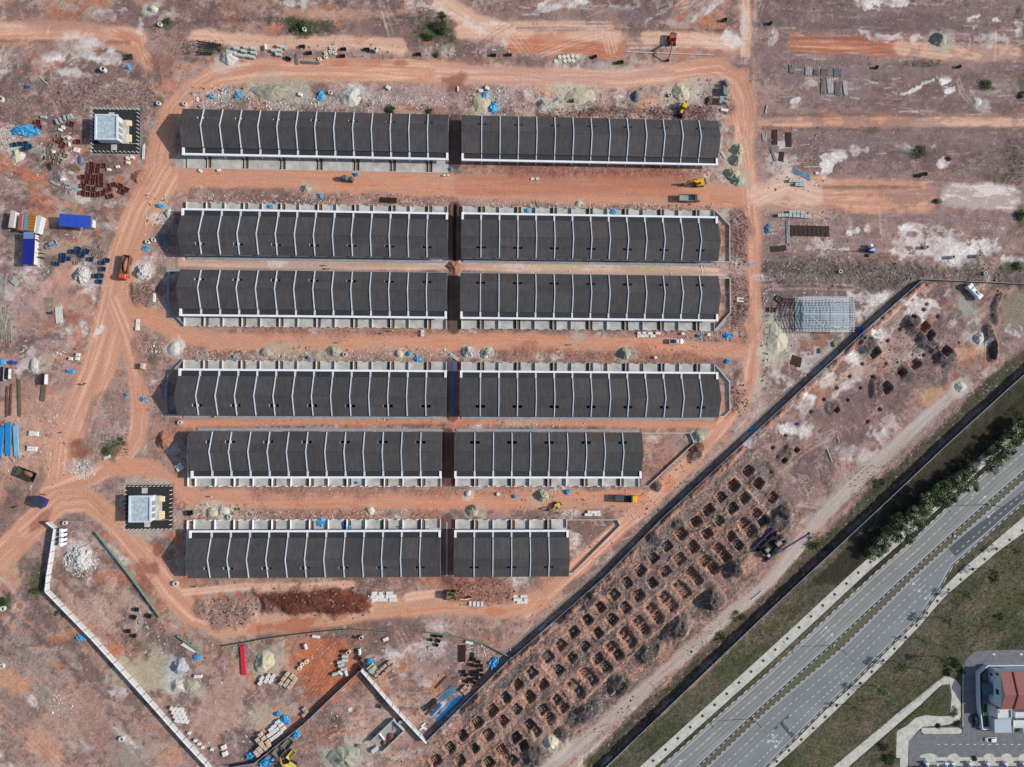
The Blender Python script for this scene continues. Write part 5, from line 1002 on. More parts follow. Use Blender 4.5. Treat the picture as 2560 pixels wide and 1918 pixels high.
HEAPS = (('A0',1970,500,80,88,1.9,'pale','pale sand heap beside the stacked concrete pipes at the top left'), ('A0',150,1345,62,66,1.3,'cream','cream sand heap left of the red crates near the left edge'), ('A0',1195,1525,60,62,1.2,'soil','small soil heap right of the red crates'), ('A0',1320,80,48,42,1.0,'pale','pale grey-green sand heap at the top edge left of the track'),
    ('B0',150,790,185,78,1.5,'olive','broad sand heap with dumped lobes behind the top left terrace'), ('B0',820,835,105,85,1.7,'pale','pale sand heap with a grey pipe lying on it behind the top left terrace'), ('B0',435,1630,60,38,1.2,'olive','sand heap on the haul road below the top left terrace'), ('B0',1940,900,85,90,.8,'yellow','flat sand spread beside blue sheets between the top terraces'),
    ('C0',575,840,140,95,.9,'yellow','wide yellowish sand spread behind the top right terrace'), ('C0',1455,800,92,82,1.5,'yellow','ridged yellow sand heap beside the yellow backhoe loader'), ('C0',270,895,44,45,1.5,'stone','grey rubble heap behind the top right terrace'), ('C0',1065,835,45,55,1.1,'dkgrey','dark grey debris heap behind the top right terrace'), ('C0',1700,870,40,55,1.2,'dsoil','brown rock heap left of the grey slab stacks'),
    ('C0',1942,1300,66,62,2.2,'olive','topmost of the olive sand heaps at the right end of the top terrace'), ('C0',1935,1385,62,62,2.2,'olive','second olive sand heap at the right end of the top terrace'), ('C0',1895,1500,72,60,2.0,'olive','third olive sand heap at the right end of the top terrace'), ('C0',1940,1560,85,58,1.8,'green','lowest and broadest of the olive sand heaps beside the haul road bend'),
    ('D0',1470,345,76,68,2.6,'green','round grey-green gravel heap on the upper right lots'), ('D0',1800,880,50,45,.5,'pale','pale slurry spill with a white sheet at the upper right'), ('B1',1712,655,78,58,1.5,'soil','reddish rubble heap between the second and third line terraces'), ('B1',675,1375,75,52,1.3,'olive','sand heap with a dug hollow above the fourth line terrace'), ('B1',1235,1395,40,42,1.0,'yellow','small yellow sand heap above the fourth line terrace'), ('B1',85,1385,60,40,.9,'olive','low sand heap at the left above the fourth line terrace'),
    ('B1',1832,1378,68,54,1.7,'stone','left grey stone heap above the right fourth line terrace'), ('B1',1992,1388,66,46,1.4,'stone','right grey stone heap above the right fourth line terrace'), ('A1',715,708,70,80,2.4,'stone','white broken stone heap left of the loaded dump truck'), ('A1',1238,695,74,74,2.2,'stone','white broken stone heap right of the loaded dump truck'), ('A1',1412,415,56,58,1.4,'dkgrey','dark gravel heap at the left end of the second line'), ('A1',1452,185,36,44,.9,'pale','small pale sand heap left of the second line'), ('A1',300,1490,38,65,1.0,'stone','pale gravel heap beside a steel frame on the left'), ('A1',1500,1350,55,60,.8,'pale','pale spoil heap left of the fourth line terrace'),
    ('C1',970,1402,60,58,2.4,'green','neat conical green-grey sand heap above the fourth line terrace'), ('C1',575,100,38,30,.7,'yellow','small sand heap above the right second line terrace'), ('A2',1425,492,88,84,2.3,'soil','large brown soil heap left of the fifth line terrace'), ('A2',1490,560,45,32,.8,'grey','small grey gravel heap below the brown soil heap'), ('A2',1840,1105,60,44,1.0,'yellow','yellow sand heap with a hollow above the bottom left terrace'), ('A2',1930,1100,62,42,.9,'pale','pale cement heap above the bottom left terrace'), ('A2',690,1500,115,100,1.8,'stone','white demolition rubble heap right of the white wall'),
    ('B2',985,1092,40,36,.9,'cream','small cream sand heap above the bottom left terrace'), ('B2',1865,1095,62,48,1.1,'olive','straw covered heap above the shortest terrace'), ('B2',1830,945,32,30,.8,'pale','small grey heap below the right fifth line terrace'), ('C2',257,965,60,58,2.2,'olive','dark olive sand heap left of the yellow dump truck'), ('C2',1605,455,58,54,1.8,'green','grey-green sand heap at the tip of the triangular plot'), ('C2',1590,560,75,55,1.5,'dsoil','dark soil heap at the tip of the triangular plot'),
    ('A3',1550,790,72,72,2.2,'grey','blue-grey gravel heap near the bottom left'), ('A3',1535,950,72,60,1.4,'pale','pale sand heap below the blue-grey gravel heap'), ('A3',1650,950,80,55,.8,'olive','flat sand spread beside the pale heap'), ('B3',75,755,98,92,2.0,'yellow','yellow sand heap left of the pallets near the bottom'), ('B3',770,1570,150,105,2.2,'green','large grey-green sand heap beside the roofless block pit'), ('C3',330,1450,60,62,2.0,'cream','pale cream sand heap at the foot of the pit field'), ('D1',1815,1265,55,58,1.1,'pale','pale sand heap beside the dark waste strip'), ('D1',75,1260,100,175,1.3,'cream','large spread cream sand heap left of the steel frame'), ('D2',1660,30,62,58,1.2,'pale','pale gravel mound with a grey sheet near the hoarding'))
for t, x, y, rx, ry, h, kind, lb in HEAPS:         # spilled material round every heap
    k = TILES[t][2]; cx_, cy_ = tpx(t, x, y); s_, m_ = m_ell(cx_, cy_, rx/k*1.35, ry/k*1.35, 0, .55, .6); mixc(SAND[kind][1], m_*.5, s_); ZZ[s_] += m_*(.04+.03*NC[s_])
# ================================================================== FINISH THE GROUND
ZZ += RUB*(NC*0.16 + ND*0.10)
COLR *= (1 + (0.12+0.22*RUB)*ND*(1-.6*ROADM) + (0.10+.1*RUB)*NC*(1-.5*ROADM))[..., None]
COLR += (COLR.mean(-1, keepdims=True)-COLR)*0.06
_big = RNG.random(XX.shape) < 0.02*np.clip(RUB, 0, 1.4)*INS
COLR[_big] = COLR[_big]*0.4 + lc((196,184,176))*0.6
_big = RNG.random(XX.shape) < 0.03*np.clip(RUB, 0, 1.4)
COLR[_big] *= 0.5
COLR = np.clip(COLR, 0.01, 0.9)
def gz(x, y):
    i = min(max(np.searchsorted(GX, x), 1), len(GX)-2); j = min(max(np.searchsorted(GY, y), 1), len(GY)-2)
    return float(ZZ[j-1:j+1, i-1:i+1].mean())
def build_ground():
    ny, nx = XX.shape; v = np.stack([XX, YY, ZZ], -1).reshape(-1, 3).astype(np.float32)
    i = (np.arange(ny-1)[:, None]*nx + np.arange(nx-1)[None, :]).ravel(); q = np.stack([i, i+1, i+nx+1, i+nx], -1).astype(np.int32)
    me = bpy.data.meshes.new('ground'); me.vertices.add(len(v)); me.vertices.foreach_set('co', v.ravel())
    me.loops.add(q.size); me.loops.foreach_set('vertex_index', q.ravel()); me.polygons.add(len(q)); me.polygons.foreach_set('loop_start', np.arange(0, q.size, 4, dtype=np.int32))
    me.update(calc_edges=True)
    ca = me.color_attributes.new('soil', 'FLOAT_COLOR', 'POINT'); c4 = np.ones((len(v), 4), np.float32); c4[:, :3] = COLR.reshape(-1, 3); ca.data.foreach_set('color', c4.ravel())
    m = bpy.data.materials.new('soil'); m.use_nodes = True; t = m.node_tree; b = t.nodes['Principled BSDF']; b.inputs['Roughness'].default_value = .95; b.inputs['Specular IOR Level'].default_value = .1
    at = t.nodes.new('ShaderNodeAttribute'); at.attribute_name = 'soil'; tc = t.nodes.new('ShaderNodeTexCoord')
    n = t.nodes.new('ShaderNodeTexNoise'); n.inputs['Scale'].default_value = 1.6; n.inputs['Detail'].default_value = 8; n.inputs['Roughness'].default_value = .75; t.links.new(tc.outputs['Object'], n.inputs['Vector'])
    mr = t.nodes.new('ShaderNodeMapRange'); mr.inputs[1].default_value = .25; mr.inputs[2].default_value = .75; mr.inputs[3].default_value = .72; mr.inputs[4].default_value = 1.28; t.links.new(n.outputs['Fac'], mr.inputs[0])
    mx = t.nodes.new('ShaderNodeMix'); mx.data_type = 'RGBA'; mx.blend_type = 'MULTIPLY'; mx.inputs[0].default_value = 1; t.links.new(at.outputs['Color'], mx.inputs[6]); t.links.new(mr.outputs[0], mx.inputs[7]); t.links.new(mx.outputs[2], b.inputs['Base Color'])
    bp = t.nodes.new('ShaderNodeBump'); bp.inputs['Strength'].default_value = .6; bp.inputs['Distance'].default_value = .25; t.links.new(n.outputs['Fac'], bp.inputs['Height']); t.links.new(bp.outputs['Normal'], b.inputs['Normal'])
    me.materials.append(m); o = bpy.data.objects.new('ground', me); COL.objects.link(o); struct(o); o['label'] = 'bare red and mauve earth of the building site'
build_ground()
# ================================================================== HEAPS
def heap_mesh(rx, ry, h, seed, flat=.0, rough=.12, n=40, streak=0.0):
    rs, az = (9, n) if rough < .2 else (15, 60); vs = [(0, 0, h)]; fs = []
    sd = seed*13.7
    def nz(x, y): return float(vnoise(np.array([x]), np.array([y]), seed)[0])*2-1
    for k in range(1, rs+1):
        f = k/rs
        for j in range(az):
            a = 2*math.pi*j/az; e = 1+.22*nz(math.cos(a)*1.3+sd, math.sin(a)*1.3)+.10*nz(math.cos(a)*4+sd, math.sin(a)*4)
            r = f*e; prof = max(0, 1-max(0, f-flat)/(1-flat)) if flat else (1-f)**1.05
            x, y = r*rx*math.cos(a), r*ry*math.sin(a); z = h*prof
            z += rough*h*nz(x*1.1+sd, y*1.1)*(1 if f < .98 else 0) + streak*h*nz(a*7, f*1.5)*f*(1-f)*2.5
            jt = 0 if rough < .2 else .16
            vs.append((x+random.uniform(-jt, jt), y+random.uniform(-jt, jt), (z+random.uniform(-jt, jt)*1.4) if k < rs else -.35))
    for j in range(az): fs.append((0, 1+j, 1+(j+1) % az))
    for k in range(rs-1):
        for j in range(az):
            a, b = 1+k*az+j, 1+k*az+(j+1) % az; fs.append((a, a+az, b+az, b))
    m = MB(); m.add(vs, fs); return m
def heap(t, x, y, rx, ry, h, kind, label, rot=0, flat=0.0, rough=.12, streak=.15, name=None, cat=None):
    k = TILES[t][2]; p = tp(t, x, y); sm = .1465/k
    a, b = SAND[kind]; stony = kind == 'stone'
    m = mat('heap_'+kind, a, .95, .2 if not stony else .42, 1.1 if not stony else 2.2, tint=b, bump=.5 if stony else .25, spec=.1)
    o = heap_mesh(rx*sm, ry*sm, h, random.randint(1, 400), flat, rough if not stony else .22, 40, streak).build(name or ('sand_heap' if kind not in ('stone','soil','dsoil','dkgrey','grey') else 'rubble_heap' if kind == 'stone' else 'gravel_heap' if 'grey' in kind else 'soil_heap'), m, smooth=not stony)
    o.location = (p.x, p.y, gz(p.x, p.y)-.05); o.rotation_euler = (0, 0, tang(rot))
    tag(o, label, cat or ('sand heap' if kind not in ('stone','soil','dsoil','dkgrey','grey') else 'rubble heap' if kind == 'stone' else 'gravel heap' if 'grey' in kind else 'soil heap'), 'heaps of building material'); return o
for a in HEAPS:
    heap(*a, flat=.0 if a[5] > 1.15 else .35, streak=.35 if a[6] in ('green','olive') else .15)
# ================================================================== CONCRETE PIPES AND RINGS
M_PIPE = mat('pipe_concrete', (192,192,184), .85, .1, 1.5, tint=(206,205,196)); M_DISC = mat('disc_cream', (214,206,184), .8, .08, 2)
_pl = MB().pipe((-1.0,0,.62), (1.0,0,.62), .62, .5, 16).mesh('concrete_pipe'); _pl.materials.append(M_PIPE)
_pr = MB().pipe((0,0,0), (0,0,1.9), .68, .52, 18).mesh('concrete_pipe'); _pr.materials.append(M_PIPE)
_rg = MB().pipe((0,0,0), (0,0,.55), .66, .3, 18).mesh('manhole_ring'); _rg.materials.append(M_DISC)
_cn = MB().pipe((0,0,0), (0,0,.9), .75, .45, 18).mesh('manhole_ring'); _cn.materials.append(M_PIPE)
_ds = MB().tube((0,0,0), (0,0,.25), .74, 20).mesh('manhole_cover'); _ds.materials.append(M_DISC)
def place(me, name, cat, t, pts, what, where, group, rot=0, sc_=None, dz=0, kmax=9):
    P = [tpx(t, *p[:2]) for p in pts]
    for p, q, lb in zip(pts, P, ordered(P, what, where, kmax)):
        c = W(*q); o = link(name, me, None, None, (c.x, c.y, gz(c.x, c.y)+dz), tang(p[2] if len(p) > 2 else rot), sc_); tag(o, lb, cat, group)
CP, MR = 'concrete drain pipes', 'manhole rings'
place(_pl, 'concrete_pipe', 'pipe', 'A0', ((2050,430),(2130,420),(2190,428),(2110,450),(2195,465),(2050,480),(2092,488),(2135,490),(2180,500)), 'concrete pipe', 'beside the pale sand heap', CP, 8)
place(_pl, 'concrete_pipe', 'pipe', 'B0', ((85,418,80),(210,408),(238,418),(163,447,10),(205,443),(198,478,5)), 'concrete pipe', 'left of the manhole rings', CP, 8)
place(_rg, 'manhole_ring', 'manhole ring', 'B0', ((650,418),(684,420),(604,462),(645,453),(682,463),(603,495),(549,513)), 'white manhole ring', 'clustered near the top', MR)
place(_pr, 'concrete_pipe', 'pipe', 'B0', ((1035,443),), 'upright concrete pipe', 'behind the top road near the bush', CP)
place(_cn, 'manhole_ring', 'manhole ring', 'B0', ((423,265),), 'white manhole ring', 'beside the small green bush at the top', MR)
place(_cn, 'manhole_ring', 'manhole ring', 'B0', ((645,805),), 'grey concrete ring', 'beside a blue sheet behind the top left terrace', MR)
place(_cn, 'manhole_ring', 'manhole ring', 'A0', ((1390,222),(1378,900),(1598,902)), 'white manhole ring', 'near the top left haul road', MR)
place(_cn, 'manhole_ring', 'manhole ring', 'A0', ((15,862),), 'large white manhole ring', 'at the left edge above the blue sheet', MR, 0, (1.5,1.5,1))
place(_pr, 'concrete_pipe', 'pipe', 'A0', ((905,612),), 'wide upright concrete ring', 'on a pale spill left of the top track', CP, 0, (1.3,1.3,.9))
place(_ds, 'manhole_cover', 'manhole cover', 'C0', ((412,494),(450,492),(485,488),(525,485),(562,490),(378,532),(458,528),(495,522),(530,527)), 'round cream manhole cover', 'near the orange excavator', 'round cream covers')
place(_cn, 'manhole_ring', 'manhole ring', 'D1', ((615,690),(1860,708)), 'white manhole ring', 'on the stony strip', MR)
place(_pr, 'concrete_pipe', 'pipe', 'D1', ((1575,568),(1350,485),(1800,555)), 'upright concrete pipe', 'on the whitish ground', CP)
place(_cn, 'manhole_ring', 'manhole ring', 'A3', ((35,285),(22,780),(1055,1408),(1520,70)), 'cream manhole ring', 'in the lower left', MR, 0, (1.25,1.25,1))
place(_pr, 'concrete_pipe', 'pipe', 'B3', ((913,530),(803,655)), 'upright concrete pipe', 'below the green net fence', CP)
place(_rg, 'manhole_ring', 'manhole ring', 'B3', ((380,797),(402,763),(440,740)), 'white manhole ring', 'on tyre marked ground', MR, 0, (1.05,1.05,1.6))
place(_pl, 'concrete_pipe', 'pipe', 'B3', ((430,612,70),), 'single concrete pipe', 'lying at the edge of the tyre marked ground', CP)
place(_pl, 'concrete_pipe', 'pipe', 'B3', ((770,697,5),(772,730,5),(730,742,-15),(738,772,-15),(760,803,-10),(688,845,-15),(730,840,40),(778,840,70)), 'concrete pipe', 'by the white wall corner', CP)
place(_cn, 'manhole_ring', 'manhole ring', 'A2', ((1558,333),(568,1198)), 'concrete ring', 'on the left haul road side', MR)
place(_cn, 'manhole_ring', 'mortar tub', 'A1', ((1280,435),(1332,418)), 'round mortar tub', 'beside a blue sheet left of the second line', 'mortar tubs')
place(_cn, 'manhole_ring', 'mortar tub', 'B1', ((770,1403),), 'round mortar tub', 'beside the sand heap above the fourth line', 'mortar tubs')
place(_cn, 'manhole_ring', 'mortar tub', 'C0', ((1360,825),), 'round grey tub', 'left of the yellow sand heap', 'mortar tubs')
place(_cn, 'manhole_ring', 'mortar tub', 'U', ((2170,770),), 'round mortar tub', 'above the bottom left terrace', 'mortar tubs')
place(_ds, 'manhole_cover', 'water tank lid', 'Y', ((62,212),), 'round white disc', 'left of the roofless block pit', 'round cream covers', 0, (1.1,1.1,1))
# ================================================================== PALLETS, BLOCK STACKS, CRATES
def pallet_mesh(sx, sy, h, nx, ny, mt, nm, jit=.03, layers=2):
    """a pallet of bricks or blocks: separate blocks with gaps, uneven tops"""
    root = []; m = MB(); bx, by = sx/nx, sy/ny
    for l in range(layers):
        for i in range(nx):
            for j in range(ny):
                m.box(-sx/2+bx*(i+.5)+random.uniform(-jit, jit), -sy/2+by*(j+.5)+random.uniform(-jit, jit), .14+l*(h-.14)/layers, bx-.05, by-.05, (h-.14)/layers-.012+random.uniform(-.02, .01))
    me = m.mesh(nm); me.materials.append(mt)
    b = MB()
    for y in (-sy/2+.08, 0, sy/2-.08): b.box(0, y, 0, sx, .12, .12)
    mb = b.mesh('pallet'); mb.materials.append(mat('pallet_wood', (150,124,94), .9, .2, 3)); return me, mb
def pallets(t, pts, kind, what, where, cat, group, rot=0, kmax=9, sc_=None):
    me, mb = PAL[kind]; P = [tpx(t, *p[:2]) for p in pts]
    for p, q, lb in zip(pts, P, ordered(P, what, where, kmax)):
        c = W(*q); e = thing('block_pallet', lb, cat, (c.x, c.y, gz(c.x, c.y)), tang(p[2] if len(p) > 2 else rot), group)
        if sc_: e.scale = sc_
        link('blocks', me, None, e); link('pallet', mb, None, e)
M_BR = mat('brick_pink', (196,164,150), .9, .16, 3); M_BW = mat('block_white', (220,216,210), .85, .1, 2); M_BG = mat('block_grey', (182,190,188), .85, .1, 2); M_BT = mat('block_tan', (206,186,162), .9, .14, 3)
PAL = {'pink': pallet_mesh(1.15, 1.15, 1.05, 3, 3, M_BR, 'bricks'), 'tan': pallet_mesh(1.25, 1.3, 1.5, 3, 3, M_BT, 'bricks'), 'white': pallet_mesh(1.7, 1.25, 1.0, 2, 2, M_BW, 'blocks'), 'grey': pallet_mesh(1.2, 1.2, 1.1, 2, 2, M_BG, 'blocks', .015)}
BP = 'pallets of bricks and blocks'
pallets('P', ((935,865),(990,915),(870,940),(1030,980),(820,990),(920,995),(975,1050),(855,1045),(790,1090),(910,1105),(845,1150)), 'white', 'white block bundle', 'in the rows beside the lower dark hoarding', 'block pallet', BP, -36)
pallets('P', ((645,1075),(700,1135),(595,1160),(765,1200),(650,1215),(790,1255),(685,1265),(620,1310),(735,1310),(565,1370),(655,1360),(600,1415)), 'tan', 'tan brick pallet', 'in the rows beside the lower dark hoarding', 'brick pallet', BP, -36)
pallets('P', ((1390,640),(1430,690),(1385,745)), 'pink', 'pink brick pallet', 'against the lower hoarding', 'brick pallet', BP, -40)
pallets('P', ((1105,40),(1185,75),(1240,125),(1045,115),(1120,155),(1195,190),(1000,190),(1075,215),(1145,255)), 'tan', 'tan brick pallet', 'in the square of nine', 'brick pallet', BP, -48)
pallets('P', ((775,80),(855,85),(740,150),(815,160),(665,115),(635,190)), 'white', 'white wrapped block bundle', 'below the yellow sand heap', 'block pallet', BP, -55)
pallets('Q', ((920,660),(850,710),(990,710),(800,755),(930,745),(740,810),(885,790),(825,850),(700,870),(765,900)), 'pink', 'pink brick pallet', 'near the shorter white wall', 'brick pallet', BP, -40)
pallets('B3', ((1805,960),(1840,965),(1780,985),(1830,990),(1805,1010)), 'pink', 'pink brick pallet', 'above the bright blue pipes', 'brick pallet', BP, -42)
pallets('A3', tuple((1495+i*38+j*14, 1145+i*4+j*34, 20) for j in range(4) for i in range(3)), 'white', 'white block bundle', 'in the stack right of the long white wall', 'block pallet', BP)
pallets('A3', ((1640,1355),(1692,1420),(1725,1448),(1755,1478),(1835,1495)), 'white', 'small white block stack', 'along the long white wall', 'block pallet', BP, 10, 9, (.6,.8,.9))
pallets('D0', ((187,1567),(217,1565),(245,1567),(273,1572),(302,1577),(240,1598),(272,1600),(300,1603)), 'grey', 'grey concrete cube', 'by the right road junction', 'concrete block', BP, 2)
pallets('D1', ((187,180),(218,180),(251,182),(284,183),(90,207),(120,207),(152,205),(185,208),(220,210),(250,212),(285,215),(318,218),(347,219)), 'grey', 'grey concrete cube', 'in the two rows above the dark steel plates', 'concrete block', BP, 3)
pallets('B1', ((1437,1206),(1437,1236)), 'white', 'white block pallet', 'below the third line terrace', 'block pallet', BP, 0, 9, (.65,.9,.9))
pallets('A1', ((620,1440),(682,1405),(676,1440)), 'white', 'white block pallet', 'on the left ground beside the haul road', 'block pallet', BP, 5, 9, (.75,.9,.9))
pallets('A1', ((1248,1505),), 'tan', 'tall tan brick pallet', 'beside the left loop road', 'brick pallet', BP, 5, 9, (.9,1.5,1.2))
pallets('A0', ((1110,1370),(1148,1362),(1112,1408)), 'white', 'white block pallet', 'below the upper left sub-station', 'block pallet', BP, 10, 9, (.7,.9,.9))
pallets('A3', ((1715,868),), 'white', 'long white block bundle', 'right of the blue-grey gravel heap', 'block pallet', BP, 0, 9, (1.6,.9,1))
pallets('A2', ((300,428),(285,558)), 'white', 'load of pale blocks on a flat trailer', 'left of the loop road', 'block pallet', BP, 4, 9, (1.9,1.3,.9))
# slab stacks: each slab a part
def slab_stack(t, cx_, cy_, L, Wd, nx, ny, label, rot=0, h=.35, mt=None, drop=.1, name='slab_stack'):
    k = TILES[t][2]; sm = .1465/k; c = tp(t, cx_, cy_); e = thing(name, label, 'slab stack', (c.x, c.y, gz(c.x, c.y)), tang(rot), 'stacks of kerb slabs')
    sx, sy = L*sm/nx, Wd*sm/ny; me = MB().box(0, 0, 0, sx-.05, sy-.05, h).mesh('slab'); me.materials.append(mt or M_BW)
    for i in range(nx):
        for j in range(ny):
            if random.random() < drop and nx*ny > 1: continue
            for l in range(random.randint(1, 2)): link('slab', me, None, e, (-L*sm/2+sx*(i+.5)+random.uniform(-.06,.06), -Wd*sm/2+sy*(j+.5)+random.uniform(-.06,.06), l*(h+.005)), random.uniform(-.04,.04))
for a in (('B3',1092,182,240,85,8,3,'white slab stack right of the dark red soil heap'), ('B3',1898,243,120,42,7,1,'short row of white slabs below the olive excavator'), ('C3',72,208,118,75,4,3,'white slab stack near the end of the shortest terrace'), ('C2',693,1115,140,45,5,2,'pale slab stack on the road above the shortest terrace'),
          ('C1',1180,1232,205,48,9,2,'long row of white blocks below the right third line terrace'), ('C1',1690,1233,42,26,3,1,'small grey slab stack near the blue sheets'), ('C0',195,1548,70,22,6,1,'small pale slab row on the road below the top right terrace'), ('B0',1635,1517,66,16,4,1,'short pale slab row below the alley of the top terraces'), ('D0',410,1600,10,10,1,1,'single pale slab on the right orange strip'),
          ('C1',1965,932,60,40,3,3,'grey slab stack beside the right haul road'), ('A2',1550,718,60,55,2,3,'pale slab stack left of the fifth line terrace', 55), ('A1',1190,1148,28,95,1,3,'short column of pale slabs at the road fork'), ('A1',1340,915,50,75,3,1,'leaning pale boards left of the third line'), ('C0',1830,955,65,25,1,1,'single white slab right of the rock heap', 8)):
    slab_stack(*a)
MG = mat('slab_grey', (128,134,132), .9, .14, 1.5)
slab_stack('K', 1435, 350, 125, 140, 4, 1, 'stepped dark grey slab stack inside the top right road bend', 0, 1.1, MG, 0); slab_stack('K', 1470, 210, 45, 130, 1, 2, 'dark grey panel stack nearest the top right road bend', -6, 1.2, MG, 0)
slab_stack('K', 1420, 515, 150, 120, 4, 3, 'grey panel stack with loose pieces below the stepped stack', 3, .9, mat('slab_lgrey', (158,166,162), .9, .12, 1.5), 0)
slab_stack('Q', 632, 765, 130, 150, 1, 6, 'stack of pale green channel sections by the white wall corner', -42, .6, mat('slab_green', (176,180,152), .9, .12, 1.5), 0)
# open steel formwork crates
def crate_mesh(sx, sy, h, rib=True):
    m = MB(); th = .09
    m.box(0, 0, .05, sx, sy, .06)
    for a, b, c, d in ((0, sy/2, sx, th), (0, -sy/2, sx, th), (sx/2, 0, th, sy), (-sx/2, 0, th, sy)): m.box(a, b, .05, c, d, h)
    if rib: m.box(0, 0, .1, sx, .08, h*.6); m.box(0, 0, .1, .08, sy, h*.6)
    return m
def crates(t, pts, mt, sx, sy, h, what, where, group, rot=0, kmax=9, rib=True):
    me = crate_mesh(sx, sy, h, rib).mesh('formwork_crate'); me.materials.append(mt)
    place(me, 'formwork_crate', 'formwork crate', t, pts, what, where, group, rot, None, 0, kmax)
M_RC = mat('red_oxide', (122,72,66), .75, .25, 1.5, .2); M_BC = mat('blue_crate', (44,78,110), .6, .2, 1.5); M_GC = mat('crate_wood', (146,132,112), .9, .25, 2); M_KC = mat('crate_black', (52,52,52), .7, .25, 2)
crates('F', ((1590,1050),(1700,1080),(1800,1070),(1590,1120),(1690,1155),(1575,1190),(1440,1270),(1530,1265),(1620,1270),(1755,1250),(1510,1355),(1610,1360),(1755,1330),(1760,1400),(1450,1420),(1530,1460),(1625,1475),(1440,1545),(1525,1565),(1610,1575),(1695,1570),(1790,1545)), M_RC, 1.75, 1.5, .85, 'dark red steel crate', 'in the block below the upper left sub-station', 'red steel crates', 4)
crates('F', ((1965,1400,-15),(1890,1485,-20),(2090,1420,25),(1920,1600,-15),(2130,1520,25),(2195,1480,25)), M_RC, 1.9, 1.4, .8, 'dark red steel crate', 'right of the crate block', 'red steel crates')
crates('F', ((690,410),(670,320),(1070,640,-60),(1110,720,-60),(1360,660),(1250,350,20)), M_RC, 1.9, 1.4, .8, 'dark red steel crate', 'near the upper left sub-station', 'red steel crates')
crates('F', ((905,720,25),(870,780,25),(870,845),(1010,870,-10),(890,920),(985,940),(830,930),(1060,980,30),(1150,900,20),(970,1020),(1110,830,20),(1040,560),(985,610)), M_GC, 1.3, 1.2, .6, 'weathered wooden crate', 'in the ring of crates left of the red ones', 'wooden crates')
crates('F', ((450,690,-10),(520,745,-25),(420,790,-12),(260,715,-10),(350,700,0)), M_BC, 1.7, 1.4, .7, 'dark blue crate', 'above the cream sand heap', 'blue crates')
crates('G', ((1255,895,5),(1370,850,20),(1365,905,30),(1430,960,20),(1515,890,25),(1110,960,10),(1190,1020),(1100,1040,20),(1580,1030,15)), M_BC, 1.6, 1.45, .75, 'dark blue crate', 'above the white stone heap', 'blue crates')
crates('G', ((1860,1045,10),(1780,1085,10),(1790,1195,5),(1670,1320,10),(1755,1310,8),(1730,1415,5)), M_BC, 1.7, 1.4, .75, 'dark blue crate', 'left of the loaded truck', 'blue crates')
crates('G', ((980,1105,10),), M_BC, 2.2, 1.2, .6, 'dark blue tub', 'below the parked silver car', 'blue crates'); crates('G', ((1320,1090),(1640,950,30),(1750,980,20)), M_GC, 1.3, 1.3, .4, 'grey wooden frame', 'beside the blue crates', 'wooden crates')
crates('B3', ((1880,720,20),(1920,745,15),(1860,770),(1900,780),(1942,780),(1790,830),(1880,830),(1910,830),(1945,815),(1805,858),(1865,855),(1905,860),(1945,858),(1855,895),(1905,890),(1820,915,20),(1880,922,20)), M_KC, 1.3, .95, .75, 'black steel crate', 'in the cluster above the blue pipes', 'black crates', 0)
crates('B3', ((1545,520),(1597,522),(1510,555),(1577,565,30),(1560,600,30)), M_KC, 1.2, .9, .7, 'black steel crate', 'below the right green net', 'black crates')
crates('B0', ((755,430),(460,465),(400,408),(955,432),(745,490),(1400,475),(280,512,25)), M_KC, 2.1, 1.0, .7, 'dark steel crate', 'along the top bank', 'black crates', -5)
crates('B0', ((2045,482),(2180,478)), M_KC, 2.2, .9, .6, 'dark slatted crate', 'above the top road near the round covers', 'black crates'); crates('C0', ((710,495,-25),), M_KC, 1.7, .9, .8, 'dark steel skip', 'right of the round cream covers', 'black crates'); crates('C0', ((930,545,-8),), mat('tank_green', (64,74,62), .6, .2), 2.4, 1.0, 1.0, 'dark green machine box', 'on the bank above the top road', 'black crates')
crates('C0', ((1830,182,-10),), M_KC, 1.4, .9, 1.3, 'dark generator box', 'beside the pale vertical track at the top', 'black crates'); crates('D0', ((928,590),(1640,583),(15,210,-30)), M_KC, .9, .9, 1.2, 'small black box', 'on the upper right lots', 'black crates'); crates('D0', ((1290,1520),(1345,1505)), M_KC, 2.0, 1.2, .5, 'pile of black frames', 'on the right lots', 'black crates')
crates('C0', ((515,875),), M_KC, 1.2, 1.1, .8, 'black box', 'on the wide yellowish sand spread', 'black crates'); crates('B3', ((890,712,30),(915,760,40),(880,785,40)), M_RC, 1.6, 1.4, .8, 'red steel crate', 'at the white wall corner', 'red steel crates')
crates('A3', ((1160,360,20),(1180,295),(1110,480),(1160,520),(1290,350,20)), M_KC, 1.6, 1.2, .7, 'dark frame', 'left of the green net', 'black crates')
crates('A2', ((2060,1080),), M_GC, 1.2, .9, .6, 'small wooden crate', 'above the bottom left terrace', 'wooden crates'); crates('U', ((1490,705,-8),), M_KC, 2.2, 1.5, .9, 'dark skip', 'left above the bottom left terrace', 'black crates'); crates('S', ((205,520,5),(330,330,30)), M_GC, 2.4, 1.8, .7, 'timber frame', 'left of the steel shed frame', 'wooden crates')
